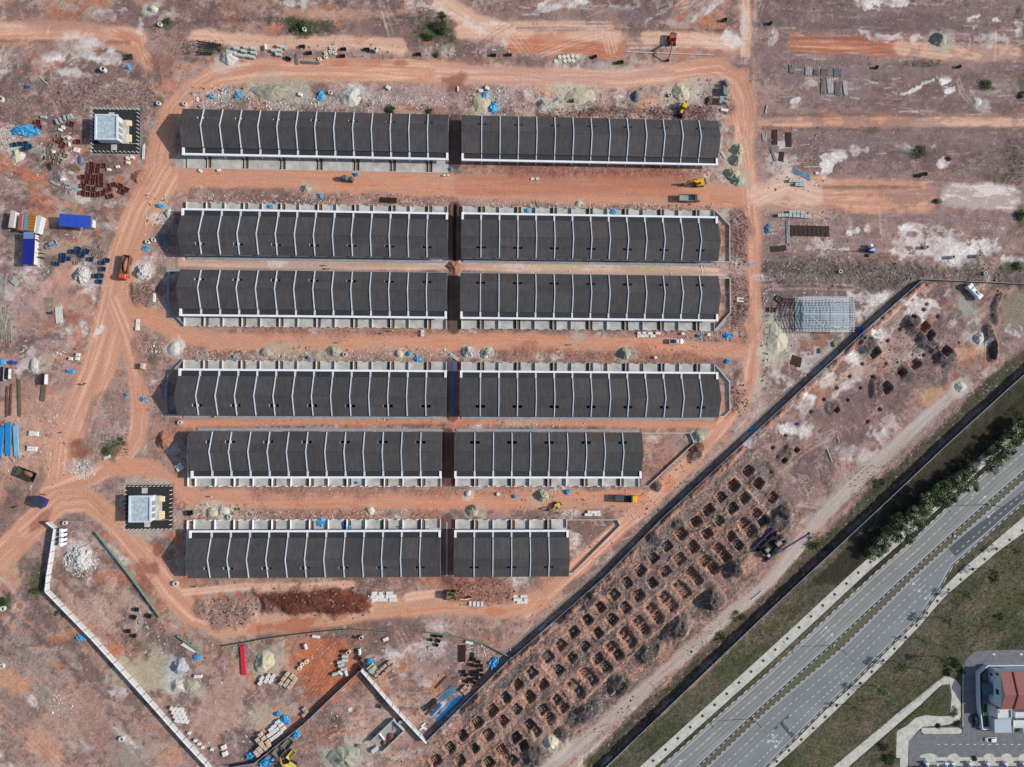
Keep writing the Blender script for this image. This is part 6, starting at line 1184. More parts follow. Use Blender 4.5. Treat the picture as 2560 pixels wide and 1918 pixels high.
# white and grey boxes, boards
def boxes(t, pts, sx, sy, h, mt, what, where, group, cat='box', rot=0, name='site_box'):
    me = MB().bbox(0, 0, 0, sx, sy, h, 0, .05).mesh(name); me.materials.append(mt); place(me, name, cat, t, pts, what, where, group, rot)
boxes('F', ((1000,320,-25),(1060,290,-25),(1130,250,-15),(1200,240,-15),(1245,225,-20)), .75, 1.9, .9, MATS['slab_lgrey'], 'grey leaning board', 'above the wooden crates', 'grey boards', 'board', name='board')
boxes('F', ((1295,790,20),(1330,800,20),(1365,805,20),(1205,705,-10)), .6, 1.6, .5, M_BW, 'white slab', 'below the upper sub-station', 'grey boards', 'board', name='board')
boxes('F', ((765,235,5),), 2.1, 1.0, .7, MATS['slab_lgrey'], 'grey box', 'above the blue sheet at the left', 'grey boards'); boxes('F', ((940,840),), .9, 1.0, .9, M_BW, 'white box', 'among the wooden crates', 'grey boards')
boxes('F', ((1100,410,30),(1050,450,10),(1200,590,-40),(1085,1310,-15),(2040,1090,-10),(1890,1140,0)), 1.3, .9, .6, M_BW, 'white offcut', 'among the left crates', 'grey boards')
boxes('F', ((910,1350,30),(990,1390,15),(1160,1380,5),(1250,1430,10),(1330,1430,-15),(1340,1480,-20),(1240,1510,-35),(1180,1450,10)), 1.9, .8, .35, MATS['slab_lgrey'], 'pale sheet', 'left of the red crates', 'grey boards', 'board', name='board')
boxes('B3', ((1840,578,12),(520,527,10)), 2.7, .9, .7, M_BW, 'white tank box', 'close below the green nets', 'grey boards'); boxes('B3', ((898,655,85),), 2.2, .7, 1.2, M_BW, 'upright white board', 'right of the upright pipe', 'grey boards', 'board')
boxes('A1', ((130,775,40),), 2.4, 1.9, .5, MATS['slab_lgrey'], 'grey lid box', 'on the pale spill at the left', 'grey boards'); boxes('A0', ((1705,860,5),), .6, 1.7, .4, M_BW, 'white board', 'behind the top left terrace corner', 'grey boards', 'board'); boxes('B0', ((1743,772),), .6, 1.8, .5, M_BW, 'white board', 'above the alley of the top terraces', 'grey boards', 'board')
boxes('B0', ((885,832,-20),), 3.6, .55, .5, MATS['gutter_blue_grey'], 'blue-grey gutter length', 'on the sand heap behind the top left terrace', 'grey boards', 'board', name='board'); boxes('C0', ((385,875,-35),), 3.2, .6, .5, MATS['gutter_blue_grey'], 'blue-grey gutter length', 'beside the yellowish sand spread', 'grey boards', 'board', name='board')
boxes('B0', ((1140,760,30),(385,820,20),(1940,790),(1995,765,30)), 1.5, 1.2, .8, M_BW, 'white bag pile', 'behind the top terraces', 'white bags', 'bag'); boxes('D0', ((420,1497),), 1.2, .9, .4, M_BW, 'white sheet bundle', 'near the steel tubes at the right', 'white bags', 'bag')
boxes('S', ((1045,1225,0),(1285,1110,-15)), 1.1, 1.9, .7, M_GC, 'timber box', 'below the steel shed frame', 'grey boards')
boxes('A0', ((1730,1475,30),(1890,1472,-10)), 1.2, .9, .6, M_BW, 'white sack pile', 'below the porch of the top left terrace', 'white bags', 'bag'); boxes('B2', ((2090,950,20),), 1.2, 1.1, .8, M_BW, 'white sack', 'below the right fifth line terrace', 'white bags', 'bag'); boxes('B3', ((1120,550,-20),), 1.8, 1.2, .7, M_BW, 'white sack pile', 'below the left green net end', 'white bags', 'bag'); boxes('C1', ((1235,1430,0),(1470,1225,0)), 1.1, 1.0, .9, M_BW, 'white bag', 'near the green-grey sand heap', 'white bags', 'bag')
boxes('A3', ((1935,1480,-20),(1945,1535,-20)), 1.6, 1.6, .9, M_BW, 'white pallet wrap', 'in the lower left by the wall end', 'white bags', 'bag')
# steel plates
def plates(t, pts, what, where, rot=0):
    for p in pts: pass
    P = [tpx(t, p[0], p[1]) for p in pts]; k = TILES[t][2]; sm = .1465/k
    for p, q, lb in zip(pts, P, ordered(P, what, where)):
        c = W(*q); me = MB().bbox(0, 0, 0, p[2]*sm, p[3]*sm, .16, 0, .02); o = me.build('steel_plate', mat('rusty_plate', (54,38,34), .7, .25, 1.2, .3)); o.location = (c.x, c.y, gz(c.x, c.y)+.06); o.rotation_euler = (0, 0, tang(p[4] if len(p) > 4 else rot)); tag(o, lb, 'steel plate', 'rusty steel plates')
plates('D0', ((57,1185,48,135),(178,1207,50,133),(116,1352,42,85,8)), 'rusty brown steel plate', 'on the right hand lots')
plates('D1', tuple((205+i*38, 334+i*1, 36, 95) for i in range(9)), 'dark steel trench plate', 'under the concrete cubes'); plates('D1', ((90,490,140,52,-6),), 'rusty steel tray', 'left of the trench plates')
plates('B3', ((1778,675,62,145),(1863,705,35,75,12)), 'rusty steel plate', 'below the right green net'); plates('B1', ((1142,73,145,48,2),), 'rusty steel tray', 'above the porches of the second line'); plates('S', ((585,1385,95,165,18),(670,1420,85,180,12)), 'dark steel trough', 'below the steel shed frame')
# ================================================================== BARS, TUBES, TIMBER
def bundle(t, x0, y0, x1, y1, n, wd, r, mt, label, cat, name, fan=.3, z=.1, layers=1):
    A, B = tp(t, x0, y0), tp(t, x1, y1); L = (B-A).length; an = math.atan2(B.y-A.y, B.x-A.x); c = (A+B)/2; sm = .1465/TILES[t][2]
    e = thing(name, label, cat, (c.x, c.y, gz(c.x, c.y)), an, 'bundles of bars, pipes and timber'); w_ = wd*sm
    for l in range(layers):
        for i in range(n):
            yy = (-w_/2 + w_*(i+.5)/n) ; d0 = random.uniform(-fan, fan); l0 = L*random.uniform(.88, 1.0)/2; xo = random.uniform(-.04, .04)*L
            MB().tube((xo-l0, yy+d0, z+r+l*2*r), (xo+l0, yy-d0*.6, z+r+l*2*r), r, 6).build(name.split('_')[-1] if name.split('_')[-1] in ('pipe','bar','pole','beam','tube') else 'bar', mt, e)
    for s in (-.3, .3): MB().box(s*L, 0, 0, .12, w_+.4, z+.02).build('bearer', MATS['pallet_wood'], e)
M_BLP = mat('blue_pipe', (40,130,190), .4, .12, 1); M_LBLP = mat('pale_blue_pipe', (120,170,196), .45, .15, 1); M_RP = mat('red_pipe', (206,42,66), .45, .1, 1); M_STL = mat('steel_bar', (128,134,138), .5, .2, 1, .5); M_TIM = mat('timber_grey', (150,146,138), .9, .25, 1.5); M_RUST = mat('rust_beam', (104,70,58), .8, .25, 1.2); M_DKB = mat('dark_bar', (62,62,64), .6, .2, 1.2, .3); M_WTM = mat('pale_timber', (206,204,198), .8, .15, 1.5)
for a in (('B3',1545,1255,1770,1045,7,70,.13,M_BLP,'bright blue plastic pipe bundle lying along the diagonal hoarding','pipe bundle','blue_pipe'), ('B3',1505,1215,1600,1105,3,30,.12,M_BLP,'short blue pipes beside the bright blue bundle','pipe bundle','blue_pipe',.05), ('B3',1570,1080,1730,965,9,65,.08,M_LBLP,'pale blue tube bundle above the bright blue pipes','pipe bundle','blue_tube'), ('B3',1440,1165,1560,1070,7,45,.1,M_DKB,'dark steel bars left of the blue pipes','bar bundle','steel_bar'), ('B3',1465,1205,1560,1100,4,25,.12,M_RUST,'brown beams under the blue pipes','beam bundle','rusty_beam',.1), ('B3',1550,975,1645,870,2,14,.15,M_RUST,'single brown beam lying above the pale blue tubes','beam','rusty_beam',.05),
    ('A2',78,335,75,620,8,42,.13,M_BLP,'long bright blue wrapped pipe bundle near the left edge','pipe bundle','blue_pipe',.12,.1,2), ('A2',138,345,150,635,8,38,.1,M_LBLP,'pale blue pipe bundle second from the left edge','pipe bundle','blue_tube',.12,.1,2), ('A2',20,360,-5,640,6,45,.13,M_BLP,'blue pipe bundle cut by the left edge','pipe bundle','blue_pipe',.15,.1,2),
    ('A3',2090,600,2112,865,6,36,.13,M_RP,'bright red pipe bundle near the green net','pipe bundle','red_pipe',.1,.1,2), ('N',78,400,75,730,2,18,.2,M_RUST,'leftmost long rusty beam at the left edge','beam','rusty_beam',.03), ('N',118,390,108,720,2,16,.2,M_RUST,'second long rusty beam at the left edge','beam','rusty_beam',.03), ('N',195,355,205,730,3,30,.2,mat('olive_beam', (104,92,70), .8, .2, 1),'long olive beam beside the rusty ones','beam','steel_beam',.03), ('N',445,400,425,570,4,45,.2,MATS['olive_beam'],'short olive beam stack left of the haul road','beam','steel_beam',.03),
    ('D0',208,560,208,635,9,55,.1,M_TIM,'leftmost grey prop bundle in the long row at the upper right','prop bundle','steel_pole',.15), ('D0',345,580,345,655,7,55,.1,M_WTM,'pale prop bundle in the long row at the upper right','prop bundle','steel_pole',.15), ('D0',420,600,415,655,4,50,.14,M_TIM,'grey board bundle in the middle of the long row','prop bundle','steel_pole',.1), ('D0',490,590,490,655,9,75,.1,M_TIM,'second grey prop bundle in the long row','prop bundle','steel_pole',.15), ('D0',605,590,605,665,10,85,.1,M_STL,'rightmost steel prop bundle in the long row','prop bundle','steel_pole',.15), ('D0',480,675,475,810,7,45,.1,M_TIM,'left long timber stack below the prop row','timber stack','timber_pole',.2), ('D0',525,675,540,812,7,50,.11,M_WTM,'middle long pale timber stack below the prop row','timber stack','timber_pole',.2), ('D0',605,700,600,832,7,60,.1,M_TIM,'third long timber stack below the prop row','timber stack','timber_pole',.2), ('D0',655,695,670,830,5,35,.11,M_WTM,'rightmost long timber stack below the prop row','timber stack','timber_pole',.15),
    ('D0',205,1465,365,1535,8,45,.09,M_LBLP,'bundle of bluish steel tubes at the right haul road','tube bundle','steel_tube',.3), ('D0',20,1260,65,1400,6,25,.07,M_STL,'thin steel tubes beside the rusty plates','tube bundle','steel_tube',.3), ('D0',305,1443,465,1440,2,10,.08,M_WTM,'long white pole lying near the bluish tubes','pole','white_pole',.05), ('D0',278,1255,360,1250,1,4,.09,M_WTM,'short white pole right of the rusty plates','pole','white_pole',.0), ('D0',210,1402,320,1406,1,4,.08,M_WTM,'thin white pole below the rusty plates','pole','white_pole',.0),
    ('D1',170,240,172,455,7,30,.06,M_STL,'thin steel rods left of the trench plates','bar bundle','steel_bar',.25), ('A1',505,985,520,1140,8,60,.11,M_WTM,'pale timber stack left of the haul road','timber stack','timber_pole',.2), ('A1',385,940,470,940,7,55,.11,M_TIM,'upper grey prop bundle left of the pale timber','prop bundle','steel_pole',.15), ('A1',390,1000,465,1000,6,45,.11,M_TIM,'middle grey prop bundle left of the pale timber','prop bundle','steel_pole',.15), ('A1',400,1045,465,1045,4,25,.11,M_DKB,'lowest dark prop bundle left of the pale timber','prop bundle','steel_pole',.15), ('A1',25,700,15,930,12,60,.09,M_TIM,'loose grey pole heap at the left edge above the grey lid box','pole heap','timber_pole',.6), ('A1',30,985,30,1110,12,80,.09,M_TIM,'second loose grey pole heap at the left edge','pole heap','timber_pole',.9), ('A1',50,1100,45,1290,12,110,.09,M_TIM,'third loose grey pole heap at the left edge','pole heap','timber_pole',.9), ('A1',560,145,640,150,4,20,.1,M_TIM,'grey poles above the blue roofed shed','pole heap','timber_pole',.2),
    ('K',1410,1090,1385,1350,3,40,.1,M_WTM,'white drain pipes leaning at the right end of the top terrace','pipe bundle','white_pipe',.1), ('K',1395,1370,1470,1490,4,45,.12,M_WTM,'white boards at the lower right end of the top terrace','board','white_pole',.1), ('C0',2200,910,2185,985,2,14,.12,M_WTM,'pale bars at the right edge of the haul road','bar bundle','steel_bar',.1), ('C0',2175,1150,2180,1230,5,40,.1,M_WTM,'white offcut bars right of the haul road bend','bar bundle','steel_bar',.4), ('C1',2190,905,2190,950,5,60,.08,M_STL,'splayed steel bars right of the haul road','bar bundle','steel_bar',.4), ('B0',350,460,355,560,5,25,.1,M_STL,'grey bars standing by the top road','bar bundle','steel_bar',.2), ('B0',380,540,555,548,6,24,.1,M_STL,'long grey bar bundle along the top road','bar bundle','steel_bar',.12),
    ('D2',505,555,550,672,1,6,.16,M_WTM,'long white pole lying on the pit field','pole','white_pole',0), ('D2',580,470,605,445,1,4,.12,M_WTM,'left arm of two crossed white poles on the pit field','pole','white_pole',0), ('D2',598,450,610,510,1,4,.13,M_WTM,'right arm of two crossed white poles on the pit field','pole','white_pole',0), ('D2',305,855,345,848,1,4,.12,M_WTM,'short white pole on the pit field','pole','white_pole',0), ('C3',2065,212,2155,138,2,5,.12,M_WTM,'white pole beside the highway hoarding','pole','white_pole',.02), ('C3',848,1025,885,988,1,5,.15,M_WTM,'white pole end by a dark spoil heap','pole','white_pole',0), ('C3',688,162,718,140,1,4,.12,M_WTM,'small white pole beside the diagonal hoarding','pole','white_pole',0),
    ('C0',975,450,1740,478,1,6,.16,M_WTM,'very long white drain pipe laid by the orange excavator','pipe','white_pipe',0), ('A0',1245,1240,1238,1385,2,22,.18,M_WTM,'white concrete posts right of the upper left sub-station','pole','white_pole',.03), ('A0',340,660,420,735,2,8,.07,M_WTM,'thin pale poles on the upper left ground','pole','white_pole',.05), ('A0',1060,500,1150,490,8,50,.1,M_DKB,'dark pallet of bars at the bank of the top track','bar bundle','steel_bar',.2), ('A0',1690,460,1830,470,6,30,.1,M_DKB,'dark bars in the weeds left of the pale sand heap','bar bundle','steel_bar',.3), ('A0',1700,400,1910,410,9,70,.11,M_DKB,'dark scrap heap in the weeds above the top road','scrap heap','steel_bar',.7),
    ('A2',900,645,960,620,4,25,.15,M_WTM,'white pipes at the lower edge of the loop island','pipe bundle','white_pipe',.1), ('B1',1670,1395,1750,1450,4,30,.14,M_WTM,'pale boards by the alley of the fourth line','board','white_pole',.15), ('A3',1570,590,1690,655,4,30,.16,M_BW,'white bundles along the short green net','bundle','white_pole',.1), ('F',830,1020,880,1140,6,60,.1,M_DKB,'dark bar heap left of the wooden crates','bar bundle','steel_bar',.4), ('F',950,1170,1010,1330,8,110,.09,M_STL,'grey scaffold heap left of the red crates','bar bundle','steel_bar',.6), ('F',1230,1050,1370,1170,9,110,.1,mat('brown_timber', (150,118,98), .9, .25, 2),'brown timber offcut heap left of the red crates','timber heap','timber_pole',.8), ('Q',690,1400,790,1430,6,60,.12,M_DKB,'dark bars below the shorter white wall','bar bundle','steel_bar',.3)):
    bundle(*a)
# ================================================================== BLUE SHEETS
def tarp_mesh(rx, ry, seed, h=.7):
    n = 22; vs = []; fs = []
    for i in range(n):
        for j in range(n):
            u, v = i/(n-1)*2-1, j/(n-1)*2-1; e = 1+.35*(float(vnoise(np.array([u*1.8+seed]), np.array([v*1.8]), seed)[0])-.5)*2
            x, y = u*rx*e*math.sqrt(max(0,1-v*v*.45)), v*ry*e*math.sqrt(max(0,1-u*u*.45)); q = math.hypot(u, v)
            z = h*max(0, 1-q*.85)*.6 + .75*h*abs(float(vnoise(np.array([u*3.1+seed]), np.array([v*3.1+seed]), seed+3)[0])-.5)*2 + .25*h*abs(float(vnoise(np.array([u*7+seed]), np.array([v*7]), seed+5)[0])-.5)
            vs.append((x, y, max(.04, z)*(1 if 0 < i < n-1 and 0 < j < n-1 else .1)))
    for i in range(n-1):
        for j in range(n-1): a = i*n+j; fs.append((a, a+1, a+n+1, a+n))
    m = MB(); m.add(vs, fs); return m
M_TARP = mat('blue_sheet', (36,134,196), .45, .25, 1.2, tint=(96,184,226)); M_TARP2 = mat('deep_blue_sheet', (38,84,164), .45, .25, 1.2)
def tarp(t, x, y, rx, ry, label, rot=0, h=.7, m=None, dz=0.0):
    k = TILES[t][2]; sm = .1465/k; p = tp(t, x, y); o = tarp_mesh(rx*sm, ry*sm, random.randint(1, 300), h).build('tarpaulin', m or M_TARP, smooth=False); md = o.modifiers.new('thick', 'SOLIDIFY'); md.thickness = .03
    o.location = (p.x, p.y, gz(p.x, p.y)+.02+dz); o.rotation_euler = (0, 0, tang(rot)); tag(o, label, 'tarpaulin', 'blue plastic sheets')
for a in (('A0',215,1125,108,48,'large bright blue crumpled sheet at the left',5,1.1), ('A0',1820,830,32,18,'blue sheet in debris at the top left terrace corner'), ('A0',2060,825,38,24,'blue sheet beside a sand heap behind the top left terrace'), ('A0',1110,585,20,18,'small blue sheet by the top track'), ('A0',240,752,20,16,'small dark blue sheet near the upper left edge',0,.6,M_TARP2), ('A0',690,1375,12,34,'narrow deep blue sheet left of the sub-station gravel',0,.4,M_TARP2), ('B0',560,822,32,46,'blue sheet with rubbish behind the top left terrace'), ('B0',865,1507,24,16,'blue sheet on the road below the top left terrace'), ('B0',1972,835,24,46,'tall blue sheet beside white bags between the top terraces'), ('B0',2050,928,40,52,'big blue sheet heap at the left of the top right terrace',20,.9), ('B0',1680,1458,16,12,'tiny blue sheet at the lower alley of the top terraces'),
    ('A1',1385,122,36,20,'pale blue sheet left of the second line terrace',15), ('A1',1265,485,28,22,'blue sheet beside the mortar tubs',20), ('A1',618,1548,34,18,'blue sheet on the left beside the block pallets'), ('A1',2022,1418,15,14,'small blue sheet above the fourth line terrace left part'), ('A1',110,1475,40,18,'blue sheet among scrap at the left edge',0,.6,M_TARP2), ('A1',20,1470,26,26,'blue sheet at the very left edge'), ('B1',555,35,24,20,'blue sheet beside a sand heap above the second line'), ('B1',123,128,28,18,'blue sheet on a porch slab of the second line left terrace',0,.5,None,.35), ('B1',1320,1397,20,20,'blue sheet beside the small yellow sand heap'), ('B1',1392,1440,28,24,'blue sheet at the porch of the fourth line left terrace'), ('B1',460,1430,18,16,'blue sheet at the left above the fourth line porches'),
    ('C1',128,160,24,22,'blue sheet on a porch slab of the second line right terrace',0,.5,None,.35), ('C1',872,172,26,26,'blue sheet under a white panel on a second line porch',0,.5,None,.35), ('C1',1610,1243,26,17,'blue sheet right of the white pick-up'), ('C1',1858,1242,48,24,'long blue sheet at the right end of the third line',15), ('C1',1858,1462,20,18,'blue sheet beside the fourth line right wall'), ('C1',2205,320,16,42,'blue sheet right of the right haul road',0,.6), ('A2',1243,133,26,20,'blue sheet beside the loop road'), ('A2',1098,95,18,12,'small blue sheet on the loop island'), ('B2',562,1195,34,38,'square blue sheet on a bottom line porch',0,.5,None,.35), ('B2',808,1242,24,18,'blue sheet right part on a bottom line porch',0,.5,None,.35), ('B2',762,1222,18,34,'narrow blue sheet on a bottom line porch',0,.5,M_TARP2,.35), ('B2',870,853,18,14,'small blue sheet on a fifth line porch',0,.5,None,.35),
    ('C2',475,933,30,22,'blue sheet below the right fifth line terrace',-20), ('C2',25,972,18,15,'small blue sheet left of the dark olive heap'), ('A3',705,545,48,24,'blue sheet left of the long white wall',15), ('A3',1705,705,40,24,'bright blue sheet below the short green net',-15), ('A3',2165,1552,36,28,'blue sheet over a pallet near the bottom hoarding',-20,1.0), ('B3',980,745,34,32,'bright blue sheet at the top of the shorter white wall',0,1.1), ('B3',2052,760,36,52,'blue sheet beside the diagonal hoarding',25,.9), ('B3',190,1195,26,22,'small blue sheet above the white bundles',0,.9), ('B3',252,1240,38,36,'big blue sheet above the white bundles',0,1.0), ('B3',275,1272,22,16,'lower blue sheet beside the white bundles',0,.8), ('B3',345,1370,28,42,'blue covered machine right of the lower hoarding',25,1.4), ('B3',85,1612,56,42,'large blue sheet at the bottom edge',-30,1.1), ('C2',2070,390,32,14,'pale blue sheets hung at the diagonal hoarding',-30,.5), ('D2',258,345,14,12,'tiny blue sheet on the pit field'), ('S',1725,870,40,75,'deep blue sheet over the diagonal hoarding near the steel frame',25,1.6,M_TARP2,.6)):
    tarp(*a)
# ================================================================== VEHICLES
M_TYRE = mat('tyre', (34,34,35), .9, .1); M_GLASS = mat('vehicle_glass', (36,44,52), .08, .0, spec=.6); M_DARK = mat('dark_steel', (52,52,54), .6, .2, 2, .3); M_RIM = mat('rim', (150,152,154), .4, .1, 3, .6)
def hull(secs, ch=.12):
    m = MB(); n = len(secs); vs = []
    for x, hw, z0, z1 in secs:
        c = min(ch, hw*.5, (z1-z0)*.4)
        vs += [(x,-hw+c*.5,z0),(x,hw-c*.5,z0),(x,hw,z0+c*.6),(x,hw,z1-c),(x,hw-c,z1),(x,-hw+c,z1),(x,-hw,z1-c),(x,-hw,z0+c*.6)]
    fs = [tuple(range(7,-1,-1)), tuple(range(8*(n-1), 8*n))]
    for i in range(n-1):
        for k in range(8): fs.append((8*i+k, 8*i+(k+1) % 8, 8*i+8+(k+1) % 8, 8*i+8+k))
    m.add(vs, fs); return m
_wh = {}
def wheel(par, x, y, r, wd):
    k = (r, wd)
    if k not in _wh:
        a = MB().tube((0,-wd/2,0), (0,wd/2,0), r, 14).mesh('wheel'); a.materials.append(M_TYRE); b = MB().tube((0,-wd/2-.02,0), (0,wd/2+.02,0), r*.55, 10).mesh('rim'); b.materials.append(M_RIM); _wh[k] = (a, b)
    a, b = _wh[k]; o = link('wheel', a, None, par, (x, y, r)); link('rim', b, None, o)
def at(t, x, y, rot): p = tp(t, x, y, .8); return (p.x, p.y, gz(p.x, p.y)), tang(rot)
def car(t, x, y, rot, rgb, label, kind='car', L=4.4):
    loc, rz = at(t, x, y, rot); e = thing('parked_car' if kind == 'car' else 'pick_up_truck', label, 'car' if kind == 'car' else 'pick-up', loc, rz); h = L/2; mp = mat('paint_%d_%d_%d' % rgb, rgb, .3, .03, 1, .3, spec=.5)
    hull([(-h,.68,.35,.78),(-h+.15,.82,.28,.95),(-h+.7,.86,.25,1.0),(0,.88,.25,1.0),(h-1.2,.87,.25,.98),(h-.35,.80,.28,.85),(h,.62,.38,.7)], .14).build('body', mp, e)
    if kind == 'car':
        hull([(-h+.25,.58,.95,1.0),(-h+.75,.70,.95,1.44),(.3,.71,.95,1.48),(h-1.75,.68,.95,1.40),(h-1.05,.60,.95,1.0)], .16).build('windows', M_GLASS, e)
        hull([(-h+.72,.62,1.43,1.47),(-h+.95,.66,1.43,1.52),(.3,.66,1.43,1.54),(h-1.85,.62,1.40,1.46)], .05).build('roof', mp, e)
    else:
        hull([(-.25,.60,.98,1.1),(-.1,.72,.95,1.62),(.9,.72,.95,1.64),(1.6,.62,.95,1.02)], .16).build('windows', M_GLASS, e)
        hull([(-.12,.64,1.60,1.66),(.4,.68,1.60,1.72),(.95,.66,1.60,1.68)], .05).build('roof', mp, e)
        m = MB(); m.box(-h+1.05, 0, 1.001, 1.9, 1.5, .012); m.build('cargo_bed', M_DARK, e)
        for s in (-1, 1): MB().box(-h+1.05, s*.8, 1.0, 2.0, .1, .35).build('bed_side', mp, e)
        MB().box(-h+.08, 0, 1.0, .1, 1.6, .35).build('tailgate', mp, e)
    for sx in (-h+.85, h-.9):
        for sy in (-.78, .78): wheel(e, sx, sy, .33, .22)
    for s in (-1, 1): MB().bbox(h-.12, s*.55, .6, .2, .3, .14, 0, .03).build('headlight', mat('lamp_glass', (220,224,226), .15, .0), e)
car('G', 880, 770, 150, (150,172,190), 'silver-blue hatchback parked between the two blue roofed sheds', 'car', 4.5)
car('J', 1390, 870, 82, (44,44,48), 'black car parked beside the compound wall of the corner house', 'car', 4.7)
car('J', 1650, 1190, 180, (236,238,240), 'white saloon car driving on the estate lane', 'car', 4.4)
car('C1', 1415, 1290, 0, (232,234,234), 'white pick-up with black bed on the haul road below the third line', 'pickup', 5.2)
def dump_truck(t, x, y, rot, cab, bed, label, load=None, L=8.2, tip=0.0):
    loc, rz = at(t, x, y, rot); e = thing('dump_truck', label, 'dump truck', loc, rz); h = L/2; W2 = 1.2
    MB().box(0, 0, .75, L-.4, 1.0, .3).build('chassis', M_DARK, e)
    cb = hull([(h-1.9,1.15,.8,2.7),(h-1.7,1.22,.7,2.9),(h-.5,1.22,.6,2.9),(h-.12,1.15,.6,2.4),(h,1.1,.6,1.6)], .18).build('cab', cab, e)
    MB().box(h-.06, 0, 1.75, .1, 1.9, .7).build('windscreen', M_GLASS, cb)
    for s in (-1, 1): MB().box(h-1.0, s*1.22, 1.7, .8, .04, .7).build('side_window', M_GLASS, cb)
    b = MB(); x0, x1 = -h, h-2.1; cx_ = (x0+x1)/2; l = x1-x0; b.box(cx_, 0, 1.15, l, 2*W2, .12)
    for s in (-1, 1): b.box(cx_, s*W2, 1.2, l, .12, 1.15)
    b.box(x0+.05, 0, 1.2, .12, 2*W2, 1.15); b.box(x1-.05, 0, 1.2, .14, 2*W2, 1.5)
    bo = b.build('tipper_bed', bed, e)
    for k in range(5):
        for s in (-1, 1): MB().box(x0+.5+k*(l-1)/4, s*(W2+.1), 1.2, .14, .1, 1.1).build('rib', bed, bo)
    if load: hm = heap_mesh(l*.46, W2*.92, 1.15, random.randint(1,99), .35, .12); o = hm.build('load', load, e, True); o.location = (cx_, 0, 1.55)
    for sx in (h-1.2, -h+1.3, -h+2.5):
        for sy in (-1.05, 1.05): wheel(e, sx, sy, .5, .4)
M_OR = mat('cab_orange', (196,92,58), .5, .1, 1.5); M_YL = mat('machine_yellow', (228,176,38), .5, .1, 1.5); M_BEDG = mat('bed_grey', (112,110,106), .7, .3, 1.0); M_BEDL = mat('bed_pale', (156,154,148), .7, .25, .8)
dump_truck('A1', 1092, 655, 98, M_OR, mat('bed_orange', (120,76,60), .7, .25, 1), 'orange dump truck loaded with red earth on the left haul road', MATS['heap_soil'], 8.8)
dump_truck('C1', 1530, 57, 1, mat('cab_pink', (176,140,132), .6, .12), M_BEDL, 'empty grey dump truck on the haul road above the second line', None, 8.2)
dump_truck('C2', 978, 988, 2, M_YL, mat('bed_dark', (72,76,78), .6, .2, 1), 'yellow dump truck with dark bed below the fifth line', None, 8.0)
def excavator(t, x, y, house, label, body, reach=7.5, track=None, sc_=1.0, arm=None):
    loc, rz = at(t, x, y, house); e = thing('excavator', label, 'excavator', loc, rz, 'tracked excavators'); arm = arm or body
    tr = tang(track if track is not None else house) - rz
    for s in (-1, 1):
        m = MB(); q = hull([(-1.9,.3,.25,.75),(-1.6,.3,.05,.95),(1.6,.3,.05,.95),(1.9,.3,.25,.75)], .05); o = q.build('track', M_DARK, e); o.rotation_euler = (0, 0, tr); o.location = (-math.sin(tr)*s*1.15, math.cos(tr)*s*1.15, 0)
    MB().tube((0,0,.7), (0,0,1.15), .75, 14).build('slew_ring', M_DARK, e)
    hull([(-2.1,1.0,1.15,2.05),(-1.8,1.3,1.12,2.15),(.9,1.3,1.12,2.0),(1.1,1.2,1.15,1.7)], .15).build('house', body, e)
    hull([(-2.45,.95,1.2,2.0),(-2.1,1.25,1.15,2.2),(-1.75,1.25,1.15,2.2)], .15).build('counterweight', mat('counterweight_dark', (70,68,66), .6, .1), e)
    c = hull([(-.35,.45,1.9,2.85),(-.25,.5,1.2,2.95),(.95,.5,1.2,2.9),(1.25,.45,1.2,2.2)], .12).build('cab', body, e); c.location = (0, .75, 0)
    g = MB().box(.4, .75, 2.93, 1.0, .8, .04).build('cab_window', M_GLASS, c); g.location = (0, -.75, 0)
    k = reach/7.5; P = [(.9,-.15,1.6), (3.1*k,-.15,3.9), (4.7*k,-.15,3.5), (6.9*k,-.15,1.0)]
    b = MB().beam(P[0], P[1], .42, .6, .4, .7); b.beam(P[1], P[2], .4, .7, .35, .45); b.build('boom', arm, e)
    MB().beam(P[2], P[3], .34, .5, .28, .3).build('stick', arm, e); MB().tube((1.6,-.15,1.7), (3.0*k,-.15,3.3), .09, 8).build('hydraulic_ram', M_RIM, e)
    q = MB(); bx, by, bz = P[3]; q.add([(bx-.5,-.65,bz+.1),(bx-.5,.35,bz+.1),(bx+.15,.35,bz),(bx+.15,-.65,bz),(bx-.65,-.65,bz-.75),(bx-.65,.35,bz-.75),(bx,.35,bz-.9),(bx,-.65,bz-.9)], [(4,5,6,7),(0,1,5,4),(1,2,6,5),(0,3,7,4),(2,3,7,6)]); q.build('bucket', M_DARK, e)
    if sc_ != 1: e.scale = (sc_,)*3
excavator('C0', 1380, 350, 101, 'orange excavator with long arm reaching over the laid white pipe', mat('machine_orange', (176,78,58), .6, .2), 8.6, 85)
excavator('C0', 1612, 1580, 172, 'yellow excavator digging at the right end below the top right terrace', M_YL, 6.8, 175)
excavator('C2', 388, 1052, 150, 'small yellow excavator above the shortest terrace', mat('machine_paleyellow', (206,190,96), .5, .15), 5.2, 170, .75)
excavator('B3', 1690, 172, 8, 'olive excavator with yellow arm on the dark red soil below the bottom line', mat('machine_olive', (118,112,70), .6, .2), 7.6, 90, 1.0, mat('arm_yellow', (190,170,84), .5, .15))
excavator('P', 1150, 1620, 215, 'yellow excavator cut by the bottom edge', MATS['machine_paleyellow'], 5.0, 30)
